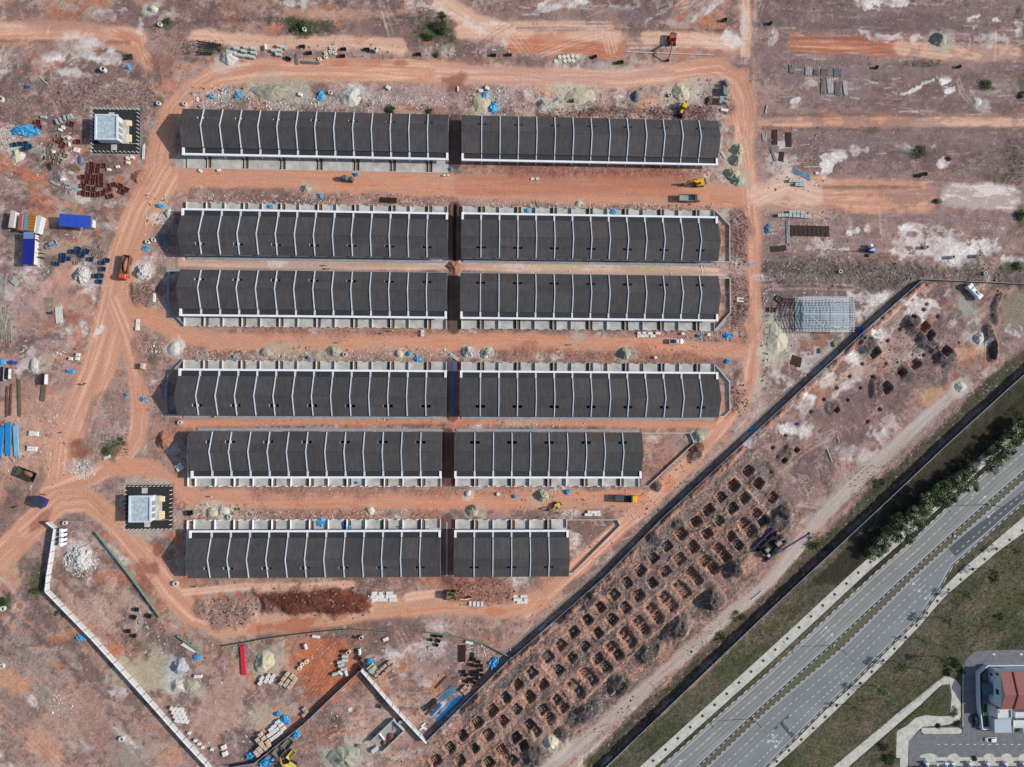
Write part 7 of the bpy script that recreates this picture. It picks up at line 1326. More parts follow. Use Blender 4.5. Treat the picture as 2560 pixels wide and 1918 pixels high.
def backhoe(t, x, y, rot, label):
    loc, rz = at(t, x, y, rot); e = thing('backhoe_loader', label, 'backhoe loader', loc, rz)
    hull([(.5,.5,.8,1.5),(2.0,.5,.8,1.45),(2.25,.42,.85,1.35)], .1).build('bonnet', M_YL, e); c = hull([(-1.2,.75,1.0,2.6),(-1.0,.85,.9,2.75),(.4,.85,.9,2.75),(.6,.75,1.0,2.5)], .15).build('cab', M_YL, e)
    MB().box(.58, 0, 1.5, .1, 1.4, .9).build('windscreen', M_GLASS, c); MB().box(0, 0, .6, 4.4, .7, .4).build('chassis', M_DARK, e)
    for s in (-1, 1): wheel(e, -.9, s*.95, .75, .45); wheel(e, 1.8, s*.85, .5, .35); MB().beam((.6, s*.6, 1.4), (3.1, s*.6, .7), .14, .2).build('loader_arm', M_DARK, e)
    m = MB(); m.add([(3.0,-1.15,.2),(3.0,1.15,.2),(3.9,1.15,.1),(3.9,-1.15,.1),(3.0,-1.15,1.0),(3.0,1.15,1.0)], [(0,1,2,3),(0,1,5,4),(0,3,4),(1,2,5)]); o = m.build('front_bucket', M_DARK, e); o.modifiers.new('t', 'SOLIDIFY').thickness = .06
    MB().beam((-1.4,0,1.0), (-2.0,0,2.9), .25, .35).build('rear_boom', M_YL, e); MB().beam((-2.0,0,2.9), (-2.7,0,1.2), .2, .28).build('rear_stick', M_YL, e); MB().bbox(-2.75, 0, .6, .6, .6, .7, 0, .1).build('rear_bucket', M_DARK, e)
backhoe('C0', 1472, 940, 116, 'yellow backhoe loader behind the top right terrace')
def mixer(t, x, y, rot, label):
    loc, rz = at(t, x, y, rot); e = thing('concrete_mixer', label, 'concrete mixer', loc, rz); g = mat('mixer_green', (96,108,104), .6, .2, 1)
    MB().box(0, 0, .6, 4.4, 1.1, .35).build('chassis', M_DARK, e); d_ = MB(); d_.tube((-2.0,0,1.9), (-1.2,0,1.75), .5, 14, .95); d_.tube((-1.2,0,1.75), (.2,0,1.55), .95, 14, .9); d_.tube((.2,0,1.55), (.7,0,1.5), .9, 14, .5); d_.build('drum', g, e, True)
    hull([(.9,.7,.8,2.2),(1.1,.75,.8,2.3),(1.9,.75,.8,2.3),(2.2,.65,.8,1.6)], .1).build('cab', mat('mixer_cab', (84,88,84), .6, .2), e)
    for sx in (-1.3, 1.5):
        for s in (-1, 1): wheel(e, sx, s*.75, .5, .35)
mixer('B0', 790, 1545, 10, 'dark green concrete mixer parked below the top left terrace')
def skip(t, x, y, rot, L, Wd, label, mt, load=None, h=1.2):
    loc, rz = at(t, x, y, rot); e = thing('skip_container', label, 'skip', loc, rz); m = MB(); a, b = L/2, Wd/2
    m.add([(-a*.75,-b*.8,.15),(a*.75,-b*.8,.15),(a*.75,b*.8,.15),(-a*.75,b*.8,.15),(-a,-b,h),(a,-b,h),(a,b,h),(-a,b,h)], [(0,1,2,3),(0,1,5,4),(1,2,6,5),(2,3,7,6),(3,0,4,7)]); o = m.build('tub', mt, e); o.modifiers.new('t', 'SOLIDIFY').thickness = .1
    MB().ribbon([(-a,-b),(a,-b),(a,b),(-a,b)], .14, h-.05, h+.06, True).build('rim', mt, e)
    if load: q = heap_mesh(a*.6, b*.6, .5, 5, .3).build('load', load, e, True); q.location = (0, 0, .25)
skip('A2', 232, 778, 22, 7.0, 3.4, 'dark olive open skip with a little earth left of the road junction', mat('skip_olive', (58,58,48), .7, .25, 1), MATS['heap_soil'], 1.5)
skip('P', 1090, 1265, -50, 4.6, 2.6, 'grey open flat trailer right of the lower hoarding', MATS['bed_grey'], None, 1.0); skip('P', 955, 1370, -52, 4.0, 3.2, 'dark grey machine frame against the lower hoarding', M_BEDG, None, 1.6); skip('P', 1160, 1440, -50, 3.6, 1.6, 'yellow steel skip right of the lower hoarding', MATS['machine_paleyellow'], None, 1.0)
def white_bus():
    loc, rz = at('D1', 1770, 862, 47); e = thing('white_cabin', 'long white caravan with dark windows near the right hoarding', 'caravan', loc, rz); wm = mat('caravan_white', (226,230,228), .5, .06)
    hull([(-4.0,1.2,.5,2.3),(-3.8,1.35,.4,2.6),(-2.5,1.35,.4,2.6),(-2.4,1.05,.4,2.5)], .15).build('rear_body', wm, e); hull([(-2.4,1.0,.4,2.45),(2.4,1.0,.4,2.45)], .1).build('middle_body', wm, e); hull([(2.4,1.05,.4,2.5),(2.5,1.35,.4,2.6),(3.8,1.35,.4,2.6),(4.0,1.2,.5,2.3)], .15).build('front_body', wm, e)
    for x in (-1.9, 1.6): MB().box(x, .1, 2.46, .5, 1.2, .02).build('roof_window', M_GLASS, e)
    MB().box(.6, .1, 2.46, .9, 1.1, .02).build('roof_hatch', M_GLASS, e)
    for x in (-2.8, 2.8):
        for s in (-1, 1): wheel(e, x, s*1.1, .42, .28)
white_bus(); bpy.data.objects['white_cabin'].scale = (.86,)*3
# ================================================================== PILING RIG
def piling_rig():
    loc, rz = at('V', 870, 715, -43); e = thing('piling_rig', 'black piling rig with long purple beam at the edge of the pit field', 'piling rig', loc, rz); sm = .1465/S6
    pu = mat('beam_purple', (78,62,116), .5, .1); te = mat('beam_teal', (70,108,112), .5, .1); bk = mat('rig_black', (34,36,40), .6, .3, 1, .3)
    for y in (3.1, -3.1): MB().box(0, y, 0, 11.0, .7, .8).build('pontoon', bk, e)
    MB().box(-.3, 3.6, .8, 11.5, .35, .35).build('rail_beam', pu, e)
    for x in (-3.6, 0, 3.6): MB().box(x, 0, .8, .8, 6.8, .5).build('cross_beam', bk, e)
    MB().box(0, 0, 1.3, 7.0, 4.6, .35).build('deck', bk, e); MB().bbox(2.4, -.8, 1.65, 2.0, 1.6, 1.5, 0, .1).build('operator_cab', mat('rig_cab', (150,150,148), .5, .2), e)
    for y, c in ((-.1, (206,70,66)), (-1.6, (206,70,66))): MB().bbox(2.4, y, 3.16, 1.2, .3, .1, 0, .02).build('red_panel', mat('rig_red', c, .5), e)
    MB().bbox(-2.2, .2, 1.65, 1.6, 1.4, 1.0, 0, .1).build('power_pack', mat('rig_tan', (150,138,116), .6, .3), e); MB().bbox(-3.3, -1.6, 1.65, 1.1, 1.1, .8, 0, .1).build('tool_box', mat('rig_lilac', (186,176,196), .6, .1), e)
    MB().beam((-3.6,-2.6,2.0), (2.0,-3.2,3.4), .45, .5).build('lower_leader', te, e); MB().beam((2.0,-3.2,3.4), (12.5,-4.6,5.6), .45, .5).build('upper_leader', pu, e); MB().bbox(12.6, -4.6, 5.3, .7, .8, .6, 0, .1).build('leader_head', bk, e)
    MB().beam((0,-.5,1.6), (2.0,-3.1,3.3), .2, .25).build('strut', bk, e); MB().bbox(5.0, 1.0, 0, 1.5, 1.5, .9, 0, .05).build('ballast_block', mat('ballast_rust', (176,116,98), .8, .2), e); MB().bbox(5.2, -.9, 0, 1.2, 1.3, .8, 0, .05).build('ballast_block', M_DARK, e)
    for x in (-4.5, 4.2): MB().tube((x,1.5,.1), (x,1.5,2.2), .5, 10).build('jack_leg', bk, e)
piling_rig()
# ================================================================== SHEDS AND CABINS
def shed(t, x, y, L, Wd, rot, roof, label, h=2.7, wall=None, open_=False, name='site_cabin', pitch=.35):
    k = TILES[t][2]; sm = .1465/k; p = tp(t, x, y, h); e = thing(name, label, 'shed' if open_ else 'cabin', (p.x, p.y, gz(p.x, p.y)), tang(rot)); l, w_ = L*sm, Wd*sm; wl = wall or M_RENDER
    if open_:
        for sx in (-1, 0, 1):
            for sy in (-1, 1): MB().box(sx*(l/2-.4), sy*(w_/2-.4), 0, .14, .14, h).build('post', M_STL, e)
        MB().box(0, w_/2-.5, .0, l-.9, .1, 2.0).build('back_wall', wl, e)
    else:
        MB().box(0, 0, 0, l-.5, w_-.5, h).build('wall', wl, e); MB().box(l*.1, -w_/2+.24, .2, .9, .06, 2.0).build('door', M_DARK, e); MB().box(-l*.25, -w_/2+.24, 1.0, 1.1, .06, .9).build('window', M_GLASS, e)
    n = max(2, round(l/1.0)); step = l/n; me = MB(); me.add([(0,-w_/2,h-.05),(step-.02,-w_/2,h-.05),(step-.02,w_/2,h+pitch),(0,w_/2,h+pitch)]+[(0,-w_/2,h-.01),(step-.02,-w_/2,h-.01),(step-.02,w_/2,h+pitch+.04),(0,w_/2,h+pitch+.04)], [(3,2,1,0),(4,5,6,7),(0,1,5,4),(1,2,6,5),(2,3,7,6),(3,0,4,7)])
    me = me.mesh('roof_sheet'); me.materials.append(roof)
    for i in range(n): link('roof_sheet', me, None, e, (-l/2+i*step, 0, random.uniform(-.015, .015)))
    return e
M_RBL = ramp_stripes('blue_sheet_roof', (42,66,158), (56,88,190), 3.0, 'X', .45, .35); M_RB2 = mat('deep_blue_roof', (34,44,138), .4, .08, 1); M_LB = mat('pale_blue_roof', (120,142,186), .45, .08, 1)
shed('G', 1300, 365, 520, 205, 3.5, M_RBL, 'blue roofed open shed right of the silver-blue car', 3.4, None, True, 'open_shed')
shed('G', 490, 890, 450, 185, 92, M_RB2, 'long deep blue roofed shed left of the silver-blue car', 3.0, None, True, 'open_shed'); shed('G', 498, 615, 115, 175, 92, M_LB, 'pale blue roof section at the top of the deep blue shed', 3.2, None, True, 'open_shed')
shed('G', 1580, 400, 150, 50, 92, mat('mottled_roof', (190,200,222), .5, .3, 2), 'small mottled white lean-to at the right end of the blue shed', 2.2)
shed('G', 215, 335, 290, 95, 97, mat('tank_white', (226,206,196), .5, .12, 1), 'white and pink roofed cabin at the far left', 2.6); shed('G', 355, 385, 280, 80, 94, mat('cabin_red', (190,104,92), .6, .12, 1), 'red roofed cabin between the white and the yellow one', 2.6); shed('G', 448, 380, 280, 75, 94, mat('cabin_blue', (130,168,180), .4, .2, 1), 'pale blue glassy roofed cabin', 2.6)
shed('G', 548, 400, 290, 140, 97, ramp_stripes('rust_yellow_roof', (176,124,48), (150,98,40), 1.2, 'X', .7, .6), 'rusty yellow roofed cabin with pale joints', 2.8); shed('G', 660, 425, 310, 80, 102, mat('cabin_white', (224,232,226), .6, .06, 1), 'white roofed cabin right of the rusty yellow one', 2.5)
shed('A2', 330, 1022, 95, 80, 25, mat('panel_black', (62,66,76), .3, .25, 2), 'blue framed kiosk with dark panel roof at the lower left junction', 2.6, mat('kiosk_blue', (38,44,130), .5, .1), False, 'kiosk', .1)
shed('N', 425, 350, 110, 42, 92, mat('stripe_black', (44,44,46), .6, .3, 2), 'narrow black roofed hut among the beams at the left', 2.0); shed('N', 70, 295, 120, 36, 92, M_DARK, 'dark lean-to roof near the left edge', 1.8, None, True); shed('N', 20, 300, 140, 38, 92, M_DARK, 'dark lean-to roof cut by the left edge', 1.8, None, True)
# blue machine on the right
def blue_machine():
    loc, rz = at('D1', 888, 502, 8); e = thing('drilling_machine', 'blue machine with a white tank on the right hand lots', 'machine', loc, rz); b = mat('machine_blue', (70,104,168), .5, .15)
    MB().bbox(0, 0, .3, 2.8, 1.5, 1.6, 0, .1).build('body', b, e); MB().box(.1, 0, 1.91, 2.0, .9, .05).build('grille', mat('machine_pale', (176,186,200), .5, .2, 4), e); MB().tube((-.4,1.5,0), (-.4,1.5,1.9), .5, 14).build('tank', M_WHITE, e)
    MB().beam((-1.6,-.4,.2), (-1.9,-.4,5.0), .35, .35).build('mast', M_DARK, e); MB().bbox(-.6, -2.0, 0, .8, 1.2, .8, 0, .05).build('pump', M_DARK, e)
    for s in (-1, 1): MB().box(0, s*.8, 0, 3.0, .3, .35).build('skid', M_DARK, e)
blue_machine()
# portable toilets
for i, (x, y) in enumerate(((552,1260),(552,1298),(550,1340),(547,1378))):
    loc, rz = at('A2', x, y, 3); e = thing('portable_toilet', ordered([(0,k) for k in range(4)], 'white and purple portable toilet', 'behind the white wall corner')[i], 'toilet', loc, rz, 'portable toilets')
    MB().bbox(0, 0, 0, 1.35, 1.3, 2.2, 0, .06).build('cabin', mat('toilet_purple', (112,84,140), .5, .05), e); hull([(-.75,.68,2.2,2.3),(0,.72,2.2,2.42),(.75,.68,2.2,2.3)], .05).build('roof', M_WHITE, e); MB().box(.69, 0, .15, .04, .8, 1.9).build('door', M_WHITE, e)
# ================================================================== ROOFLESS BLOCK PIT
def block_pit():
    e = tp('Y', 420, 460); t = thing('block_enclosure', 'roofless white walled enclosure with rubble beside the shorter white wall', 'building', (e.x, e.y, 0))
    q = lambda x, y: tuple((tp('Y', x, y)-e).xy)
    c = [q(493,300), q(600,408), q(378,622), q(262,520)]; MB().prism(c, -.2, .25).build('floor', M_CONCD, t); MB().ribbon([c[3],c[0],c[1],c[2]], .2, -.2, 1.7).build('wall', M_LOWW, t)
    a, b = q(345,430), q(405,505); MB().ribbon([a, b], .2, 0, 1.2).build('partition', M_WHITE, t)
    p = q(475,480); o = heap_mesh(2.0, 1.4, .9, 44, .2).build('earth_heap', mat('pit_earth', (128,82,62), .95, .2, 2), t, True); o.location = (p[0], p[1], .25)
    p = q(400,540); o = heap_mesh(1.3, 1.2, .8, 45, .2).build('earth_heap', MATS['pit_earth'], t, True); o.location = (p[0], p[1], .25)
    for x, y in ((555,330),(590,310)): p = q(x, y); MB().bbox(p[0], p[1], .25, 1.6, 1.0, 1.2, R(45), .05).build('water_tank', M_DRAIN, t)
    p = q(520, 385); MB().beam((p[0]-1.2,p[1]+1.0,.3), (p[0]+1.2,p[1]-1.0,1.8), .5, .08).build('ladder', M_STL, t)
block_pit()
boxes('Y', ((308,605,-35),), 2.4, 1.4, 1.1, M_LOWW, 'white machine box', 'at the lower end of the roofless enclosure', 'grey boards', 'machine'); boxes('Y', ((785,365,-38),(800,400,30),(770,400,-38)), 1.7, .7, .4, M_BW, 'white slab', 'below the blue pipes', 'grey boards', 'board'); boxes('Y', ((65,735,25),(110,710,40),(40,745,0)), 1.2, 1.0, .7, M_GC, 'brown wooden box', 'on the grey-green heap', 'grey boards'); boxes('Y', ((325,475,30),(150,570,10)), 1.2, 1.1, .8, M_GC, 'wooden box', 'left of the roofless enclosure', 'grey boards')
# ================================================================== PILE HEADS AND TIMBER SHUTTERS IN THE PITS
_ph = MB().tube((0,0,-.1), (0,0,.75), .16, 8).mesh('pile_head'); _ph.materials.append(mat('pile_grey', (150,144,134), .9, .2, 3))
_fb = MB().box(0,0,0,1.9,.1,.5).mesh('shutter_board'); _fb.materials.append(mat('shutter_wood', (170,140,100), .9, .2, 3))
_cap = MB().bbox(0,0,-.1,1.35,1.25,.5,0,.06).mesh('pad'); _cap.materials.append(mat('pad_grey', (84,84,84), .9, .35, 1.5))
for (t, x, y), (cx_, cy_) in zip(PITS, PITW):
    p = W(cx_, cy_); z = gz(p.x, p.y); a = R(41)
    if t == 'B3' and (x, y) not in ((2150,1055),(2035,1165),(2130,1255)):
        e = thing('footing_shutter', 'open timber shutter in a pit, one of several at the bottom', 'formwork', (p.x, p.y, z), a, 'timber shutters in the pits')
        for dx, dy, r_ in ((0,.9,0),(0,-.9,0),(.9,0,math.pi/2),(-.9,0,math.pi/2),(0,0,math.pi/2)): link('shutter_board', _fb, None, e, (dx, dy, 0), r_)
    elif t == 'C3' and random.random() < .45:
        e = thing('pad_footing', 'dark concrete pad footing in a pit, one of many in the lower pit field', 'footing', (p.x, p.y, z), a, 'pad footings in the pits'); link('pad', _cap, None, e); link('starter_stub', _ph, None, e, (.1,0,.3), 0)
    else:
        e = thing('pile_group', 'four short pile heads in a footing pit, one of many in the pit field', 'pile heads', (p.x, p.y, z), a, 'pile heads in the pits')
        for dx in (-.6, .6):
            for dy in (-.6, .6): link('pile_head', _ph, None, e, (dx+random.uniform(-.1,.1), dy+random.uniform(-.1,.1), 0))
# ================================================================== PEOPLE
def person_proto():
    m = bpy.data.meshes.new('body')
    V = [(0,0,.95),(0,0,1.15),(0,0,1.40),(0,0,1.52),(0,.02,1.66), (0,.20,1.42),(.06,.28,1.15),(.20,.26,.95), (0,-.20,1.42),(-.06,-.28,1.15),(.02,-.30,.90), (0,.10,.90),(.10,.11,.50),(.02,.11,.08),(.14,.12,.05), (0,-.10,.90),(-.06,-.11,.50),(-.20,-.11,.08),(-.08,-.12,.05), (0,0,1.76)]
    E_ = [(0,1),(1,2),(2,3),(3,4),(4,19),(2,5),(5,6),(6,7),(2,8),(8,9),(9,10),(0,11),(11,12),(12,13),(13,14),(0,15),(15,16),(16,17),(17,18)]
    m.from_pydata(V, E_, []); o = bpy.data.objects.new('body', m)
    md = o.modifiers.new('skin', 'SKIN'); o.modifiers.new('sub', 'SUBSURF').levels = 1
    rad = [.15,.14,.17,.06,.10,.075,.055,.045,.075,.055,.045,.10,.075,.05,.05,.10,.075,.05,.05,.08]
    for i, r_ in enumerate(rad): m.skin_vertices[0].data[i].radius = (r_, r_*.9)
    m.skin_vertices[0].data[0].use_root = True; m.materials.append(mat('work_clothes', (70,66,70), .9, .15, 4)); return o
_pp = person_proto()
_hat = MB(); _hat.add([(0.17*math.cos(a)*k, .17*math.sin(a)*k, z) for k, z in ((1.05,1.72),(.85,1.80),(.4,1.85)) for a in [2*math.pi*i/10 for i in range(10)]], [(i, (i+1) % 10, 10+(i+1) % 10, 10+i) for i in range(10)]+[(10+i, 10+(i+1) % 10, 20+(i+1) % 10, 20+i) for i in range(10)]+[tuple(range(20,30))]); _hat = _hat.mesh('helmet')
_vst = MB(); _vst.add([(x*.8, y, z) for z, w_ in ((.98,.19),(1.2,.19),(1.42,.24),(1.47,.12)) for x, y in ((-.17,-w_),(.17,-w_),(.19,0),(.17,w_),(-.17,w_),(-.19,0))], [(6*k+i, 6*k+(i+1) % 6, 6*k+6+(i+1) % 6, 6*k+6+i) for k in range(3) for i in range(6)]); _vst = _vst.mesh('vest')
def person(t, x, y, rot, hat, vest, label):
    p = tp(t, x, y, .9); e = thing('person', label, 'person', (p.x, p.y, gz(p.x, p.y)), tang(rot), 'workers on the site')
    b = _pp.copy(); COL.objects.link(b); b.parent = e
    h = link('helmet', _hat.copy(), mat('hat_%d%d%d' % hat, hat, .4, 0), e); v = link('vest', _vst.copy(), mat('vest_%d%d%d' % vest, vest, .8, .05), e)
WH, YV, OV, BV = (236,236,232), (206,206,60), (226,110,50), (60,80,120)
for a in (('A2',1830,975,0,WH,WH,'worker in white top and helmet walking on the road above the bottom left terrace'), ('B1',612,632,10,WH,BV,'upper worker of a pair in the lane between second and third lines'), ('B1',630,660,10,YV,BV,'lower worker of a pair in the lane between second and third lines'), ('B1',725,1300,0,WH,BV,'worker on the haul road below the left third line terrace'), ('B1',1105,1220,0,YV,YV,'worker in yellow left of a pair below the left third line terrace'), ('B1',1183,1200,0,YV,YV,'worker in yellow right of a pair below the left third line terrace'), ('C1',515,1318,0,YV,BV,'worker with yellow helmet on the road below the right third line terrace'), ('A3',1702,102,0,YV,YV,'worker in yellow below the bottom left terrace'), ('B2',1945,1156,0,YV,YV,'worker in yellow at the trench above the shortest terrace'), ('C2',432,1116,0,WH,OV,'worker in orange in the trench beside the small yellow excavator'), ('C2',265,1156,0,YV,YV,'worker in yellow at the porch of the shortest terrace'), ('A2',1858,285,0,YV,YV,'worker in yellow behind the left fourth line terrace'), ('B2',1250,1235,40,OV,BV,'worker on a bottom line porch')):
    person(*a)
def motorbike(t, x, y, rot, label):
    loc, rz = at(t, x, y, rot); e = thing('motorbike', label, 'motorbike', loc, rz, 'small motorbikes')
    wheel(e, -.6, 0, .3, .1); wheel(e, .65, 0, .3, .1); hull([(-.75,.12,.5,.78),(-.2,.16,.4,.8),(.2,.14,.35,.7),(.55,.08,.5,.95)], .05).build('frame', M_DARK, e); MB().tube((.5,-.33,1.0), (.5,.33,1.0), .025, 6).build('handlebar', M_DARK, e); MB().bbox(-.45, 0, .78, .6, .26, .1, 0, .03).build('seat', M_TYRE, e)
for i, (x, y) in enumerate(((625,720),(615,770),(640,850),(720,920),(640,985),(720,990))): motorbike('G', x, y, -10+i*6, ordered([(0,k) for k in range(6)], 'parked motorbike', 'beside the deep blue shed')[i])
motorbike('N', 825, 400, -25, 'motorbike being ridden on the left haul road'); person('N', 823, 397, -25, WH, BV, 'rider in white helmet on the motorbike on the left haul road'); motorbike('A2', 372, 955, 10, 'motorbike parked at the kiosk'); motorbike('A2', 120, 1065, -20, 'motorbike left of the kiosk')
# ================================================================== TREES AND BUSHES
M_LEAF = mat('leaves', (60,84,44), .75, .4, .4, tint=(100,122,70)); M_PALE = mat('pale_leaves', (186,184,160), .8, .25, 1.5); M_BARK = mat('bark', (96,82,68), .95, .2, 3); M_BUSH = mat('bush_leaves', (56,76,40), .8, .3, 1, tint=(84,98,54)); M_DRY = mat('dry_twigs', (120,108,84), .95, .2, 2)
def leaf_cloud(cl, n, size, seed):
    rg = np.random.default_rng(seed); vs = []; fs = []
    for k in range(n):
        cx_, cy_, cz_, cr = cl[rg.integers(len(cl))]; d_ = rg.normal(size=3); d_ /= np.linalg.norm(d_); r_ = cr*(rg.random()**.35)
        p = np.array([cx_, cy_, cz_])+d_*r_*np.array([1,1,.75]); a = rg.normal(size=3); a[2] *= .5; a /= np.linalg.norm(a); b = np.cross(a, rg.normal(size=3)); b /= np.linalg.norm(b); s = size*rg.uniform(.6, 1.3); o = len(vs)
        vs += [tuple(p-a*s), tuple(p+b*s*.45), tuple(p+a*s), tuple(p-b*s*.45)]; fs.append((o, o+1, o+2, o+3))
    m = MB(); m.add(vs, fs); return m
def tree_proto(seed, r, h, nleaf, npale, lsize=.26):
    rg = random.Random(seed); cl = [(0, 0, h*.78, r*.6)]
    for i in range(13):
        a = rg.uniform(0, 6.28); d_ = r*rg.uniform(.3, 1.05); cl.append((d_*math.cos(a), d_*math.sin(a), h*rg.uniform(.5, .9), r*rg.uniform(.18, .42)))
    e = bpy.data.objects.new('roadside_tree', None); COL.objects.link(e)
    t = MB().tube((0,0,-.2), (0,0,h*.45), .16, 8, .1)
    for c in cl[1:]: t.tube((0,0,h*.38), (c[0]*.9, c[1]*.9, c[2]), .06, 5, .02)
    t.build('trunk', M_BARK, e); leaf_cloud(cl, nleaf, lsize, seed).build('crown', M_LEAF, e)
    if npale: top = [(x, y, z+q*.35, q*.8) for x, y, z, q in cl if z > h*.62] or cl; leaf_cloud(top[:4], npale, lsize*.8, seed+9).build('pale_foliage', M_PALE, e)
    return e
TP = [tree_proto(3, 3.6, 6.0, 2500, 260, .27), tree_proto(8, 4.2, 5.6, 2900, 180, .27), tree_proto(14, 3.2, 4.8, 2000, 360, .25)]
tpos = []
for i in range(17):
    f = i/16; x, y = 885+(2230-885)*f, 1490+(375-1490)*f
    tpos.append((x+random.uniform(-45, 45), y+random.uniform(-45, 45)))
tpos += [(1420,960),(1350,1010),(1560,930),(1680,870),(1250,1120),(2100,430),(1950,610)]
lbs = ordered([tpx('D2', *p) for p in tpos], 'leafy roadside tree with pale tops', 'in the belt left of the highway', 3)
used = set()
def put_tree(k, p, label, group, s, cat='tree'):
    if k not in used: o = TP[k]; used.add(k); o.location = p; o.rotation_euler = (0, 0, random.uniform(0, 6.28)); o.scale = s; tag(o, label, cat, group)
    else: o = dup(TP[k], p, random.uniform(0, 6.28), label, group, s)
    return o
for i, ((x, y), lb) in enumerate(zip(tpos, lbs)):
    c = tp('D2', x, y, 3.8); s = random.choice((.5, .65, .8, .95, 1.1, 1.25))*random.uniform(.92, 1.08); put_tree(i % 3, (c.x, c.y, -.1), lb, 'leafy trees beside the highway', (s, s, s*random.uniform(.9, 1.1)))
TP.append(tree_proto(21, 1.9, 7.4, 520, 0, .22)); TP.append(tree_proto(27, 1.5, 6.6, 160, 0, .2))
sap = [(3,985,1005,'small green tree beside the footpath opposite the lamp post'), (3,1560,400,'small green tree near the bend of the footpath'), (4,1370,585,'nearly bare sapling below the bend of the footpath'), (3,1170,790,'thin green sapling in the middle of the footpath row'), (4,775,1170,'nearly bare sapling low in the footpath row'), (3,1740,180,'green sapling near the top of the footpath row'), (3,1530,745,'small tree at the concrete drain corner'), (4,1385,850,'leafless sapling left of the drain corner'), (4,1060,1120,'leafless sapling on the brown grass')]
for k, x, y, lb in sap:
    c = tp('D3', x, y, 5.6); s = random.uniform(.85, 1.1); put_tree(k, (c.x, c.y, -.1), lb, 'saplings beside the footpath', (s, s, s))
for k, x, y, lb in ((3,2160,1440,'sapling right of the footpath at the right edge'), (3,1960,1620,'sapling between footpath and brown grass'), ): c = tp('D2', x, y, 5.6); put_tree(k, (c.x, c.y, -.1), lb, 'saplings beside the footpath', (.9,.9,.9))
def bush(t, x, y, r, h, label, n=700, m=None):
    k = TILES[t][2]; sm = .1465/k; rr = r*sm; c = tp(t, x, y, h*.5); rg = random.Random(int(x*7+y)); cl = [(0,0,h*.4,rr*.5)] + [(rr*.65*math.cos(a)*rg.uniform(.5,1), rr*.65*math.sin(a)*rg.uniform(.5,1), h*rg.uniform(.2,.6), rr*rg.uniform(.25,.42)) for a in [rg.uniform(0,6.28) for _ in range(8)]]
    e = thing('bush', label, 'bush', (c.x, c.y, gz(c.x, c.y)), rg.uniform(0, 6.28), 'bushes on the site')
    st = MB()
    for q in cl: st.tube((0,0,-.2), q[:3], .04, 4, .01)
    st.build('stem', M_BARK, e); leaf_cloud(cl, n, .22, int(x+y)).build('foliage', m or M_BUSH, e)
for a in (('B0',1590,230,85,2.6,'largest dark green bush at the top beside the white tyre marks',1500), ('B0',1490,310,60,1.8,'left lower lobe bush of the large green thicket',800), ('B0',1620,130,40,1.4,'small upper bush of the large green thicket',400), ('B0',400,215,50,1.8,'green bush beside the white manhole ring at the top',700), ('B0',330,255,40,.9,'low weeds left of the manhole ring bush',400), ('B0',1165,945,48,1.4,'bush behind the top left terrace',600), ('B0',1500,965,32,.9,'small bush behind the right end of the top left terrace',300), ('B0',1555,475,30,1.0,'small bush above the top road',250), ('A0',1450,185,40,.8,'weeds beside the ring at the top left',300), ('A3',20,240,50,1.6,'dark bush at the lower left edge',600), ('A3',385,70,38,1.2,'bush against the long white wall',450), ('A3',300,130,40,.9,'weeds left of the long white wall',350), ('A3',480,330,25,.6,'small weed patch left of the long white wall',150), ('D0',1880,735,70,.9,'dark green scrub patch on the upper right lots',600,M_BUSH), ('D0',1310,1310,80,.9,'scrub on the pale patch of the right lots',600), ('D0',1560,1370,30,.6,'small scrub right of the pale patch',200), ('D1',1455,82,30,.8,'small green bush on the orange strip',250), ('D0',2195,820,40,1.2,'bush at the right edge of the lots',400), ('D1',2195,200,60,1.5,'dark bush at the right edge below the pale strip',700), ('D1',2160,640,60,1.2,'scrub at the right edge above the hoarding',500), ('A2',1050,500,50,.5,'green weeds on the loop island edge',260), ('A2',920,590,45,.5,'dark weeds on the loop island',220), ('D2',965,850,70,1.1,'green strip bush by the highway hoarding',600), ('D2',400,1370,80,1.0,'low green strip by the highway hoarding lower part',600), ('C3',1960,370,80,1.2,'green bushes below the spoil heap by the highway hoarding',700), ('C3',1800,540,70,1.0,'green bushes along the highway hoarding',600),
    ('H',1060,430,120,3.2,'dark tree-like bush at the drain corner above the lane',900), ('H',1190,560,55,2.2,'hedge beside the estate lane',600), ('H',930,560,90,1.6,'bush over the concrete drain bend',600), ('H',1080,1440,70,1.2,'hedge at the lower drain bend',450), ('H',740,1490,60,.9,'hedge above the short white footway',350), ('J',1370,1520,55,1.2,'small tree by the terrace front at the bottom edge',300), ('D3',1600,1180,60,.8,'grassy scrub inside the drain triangle',500), ('D3',1060,1580,70,1.4,'dense scrub left of the bottom lane',800), ('D3',1000,1480,60,1.2,'scrub left of the concrete drain',600), ('D3',2000,360,55,1.0,'green shrub on the grass right of the bend',350), ('D3',1960,20,60,1.2,'green shrub at the upper right grass',450), ('B2',1870,1075,50,1.0,'dry straw tuft on the heap above the shortest terrace',400,M_DRY)):
    bush(*a)
# undergrowth below the roadside trees: one tangled mass
_ug = []; _rg = random.Random(4)
for i in range(230):
    f = _rg.random(); x, y = 860+1380*f, 1430-1130*f; d_ = _rg.uniform(-150, 25)*(.45+.55*f); c = tp('D2', x+d_*.65, y+d_*.75, .4); _ug.append((c.x, c.y, _rg.uniform(0, .5), _rg.uniform(.5, 1.3)))
_o = leaf_cloud(_ug, 15000, .2, 99).build('undergrowth', mat('undergrowth_leaves', (70,74,50), .9, .35, .3, tint=(104,98,70))); _o['kind'] = 'stuff'; _o['label'] = 'tangled low undergrowth on the slope beside the roadside trees'; _o['category'] = 'undergrowth'
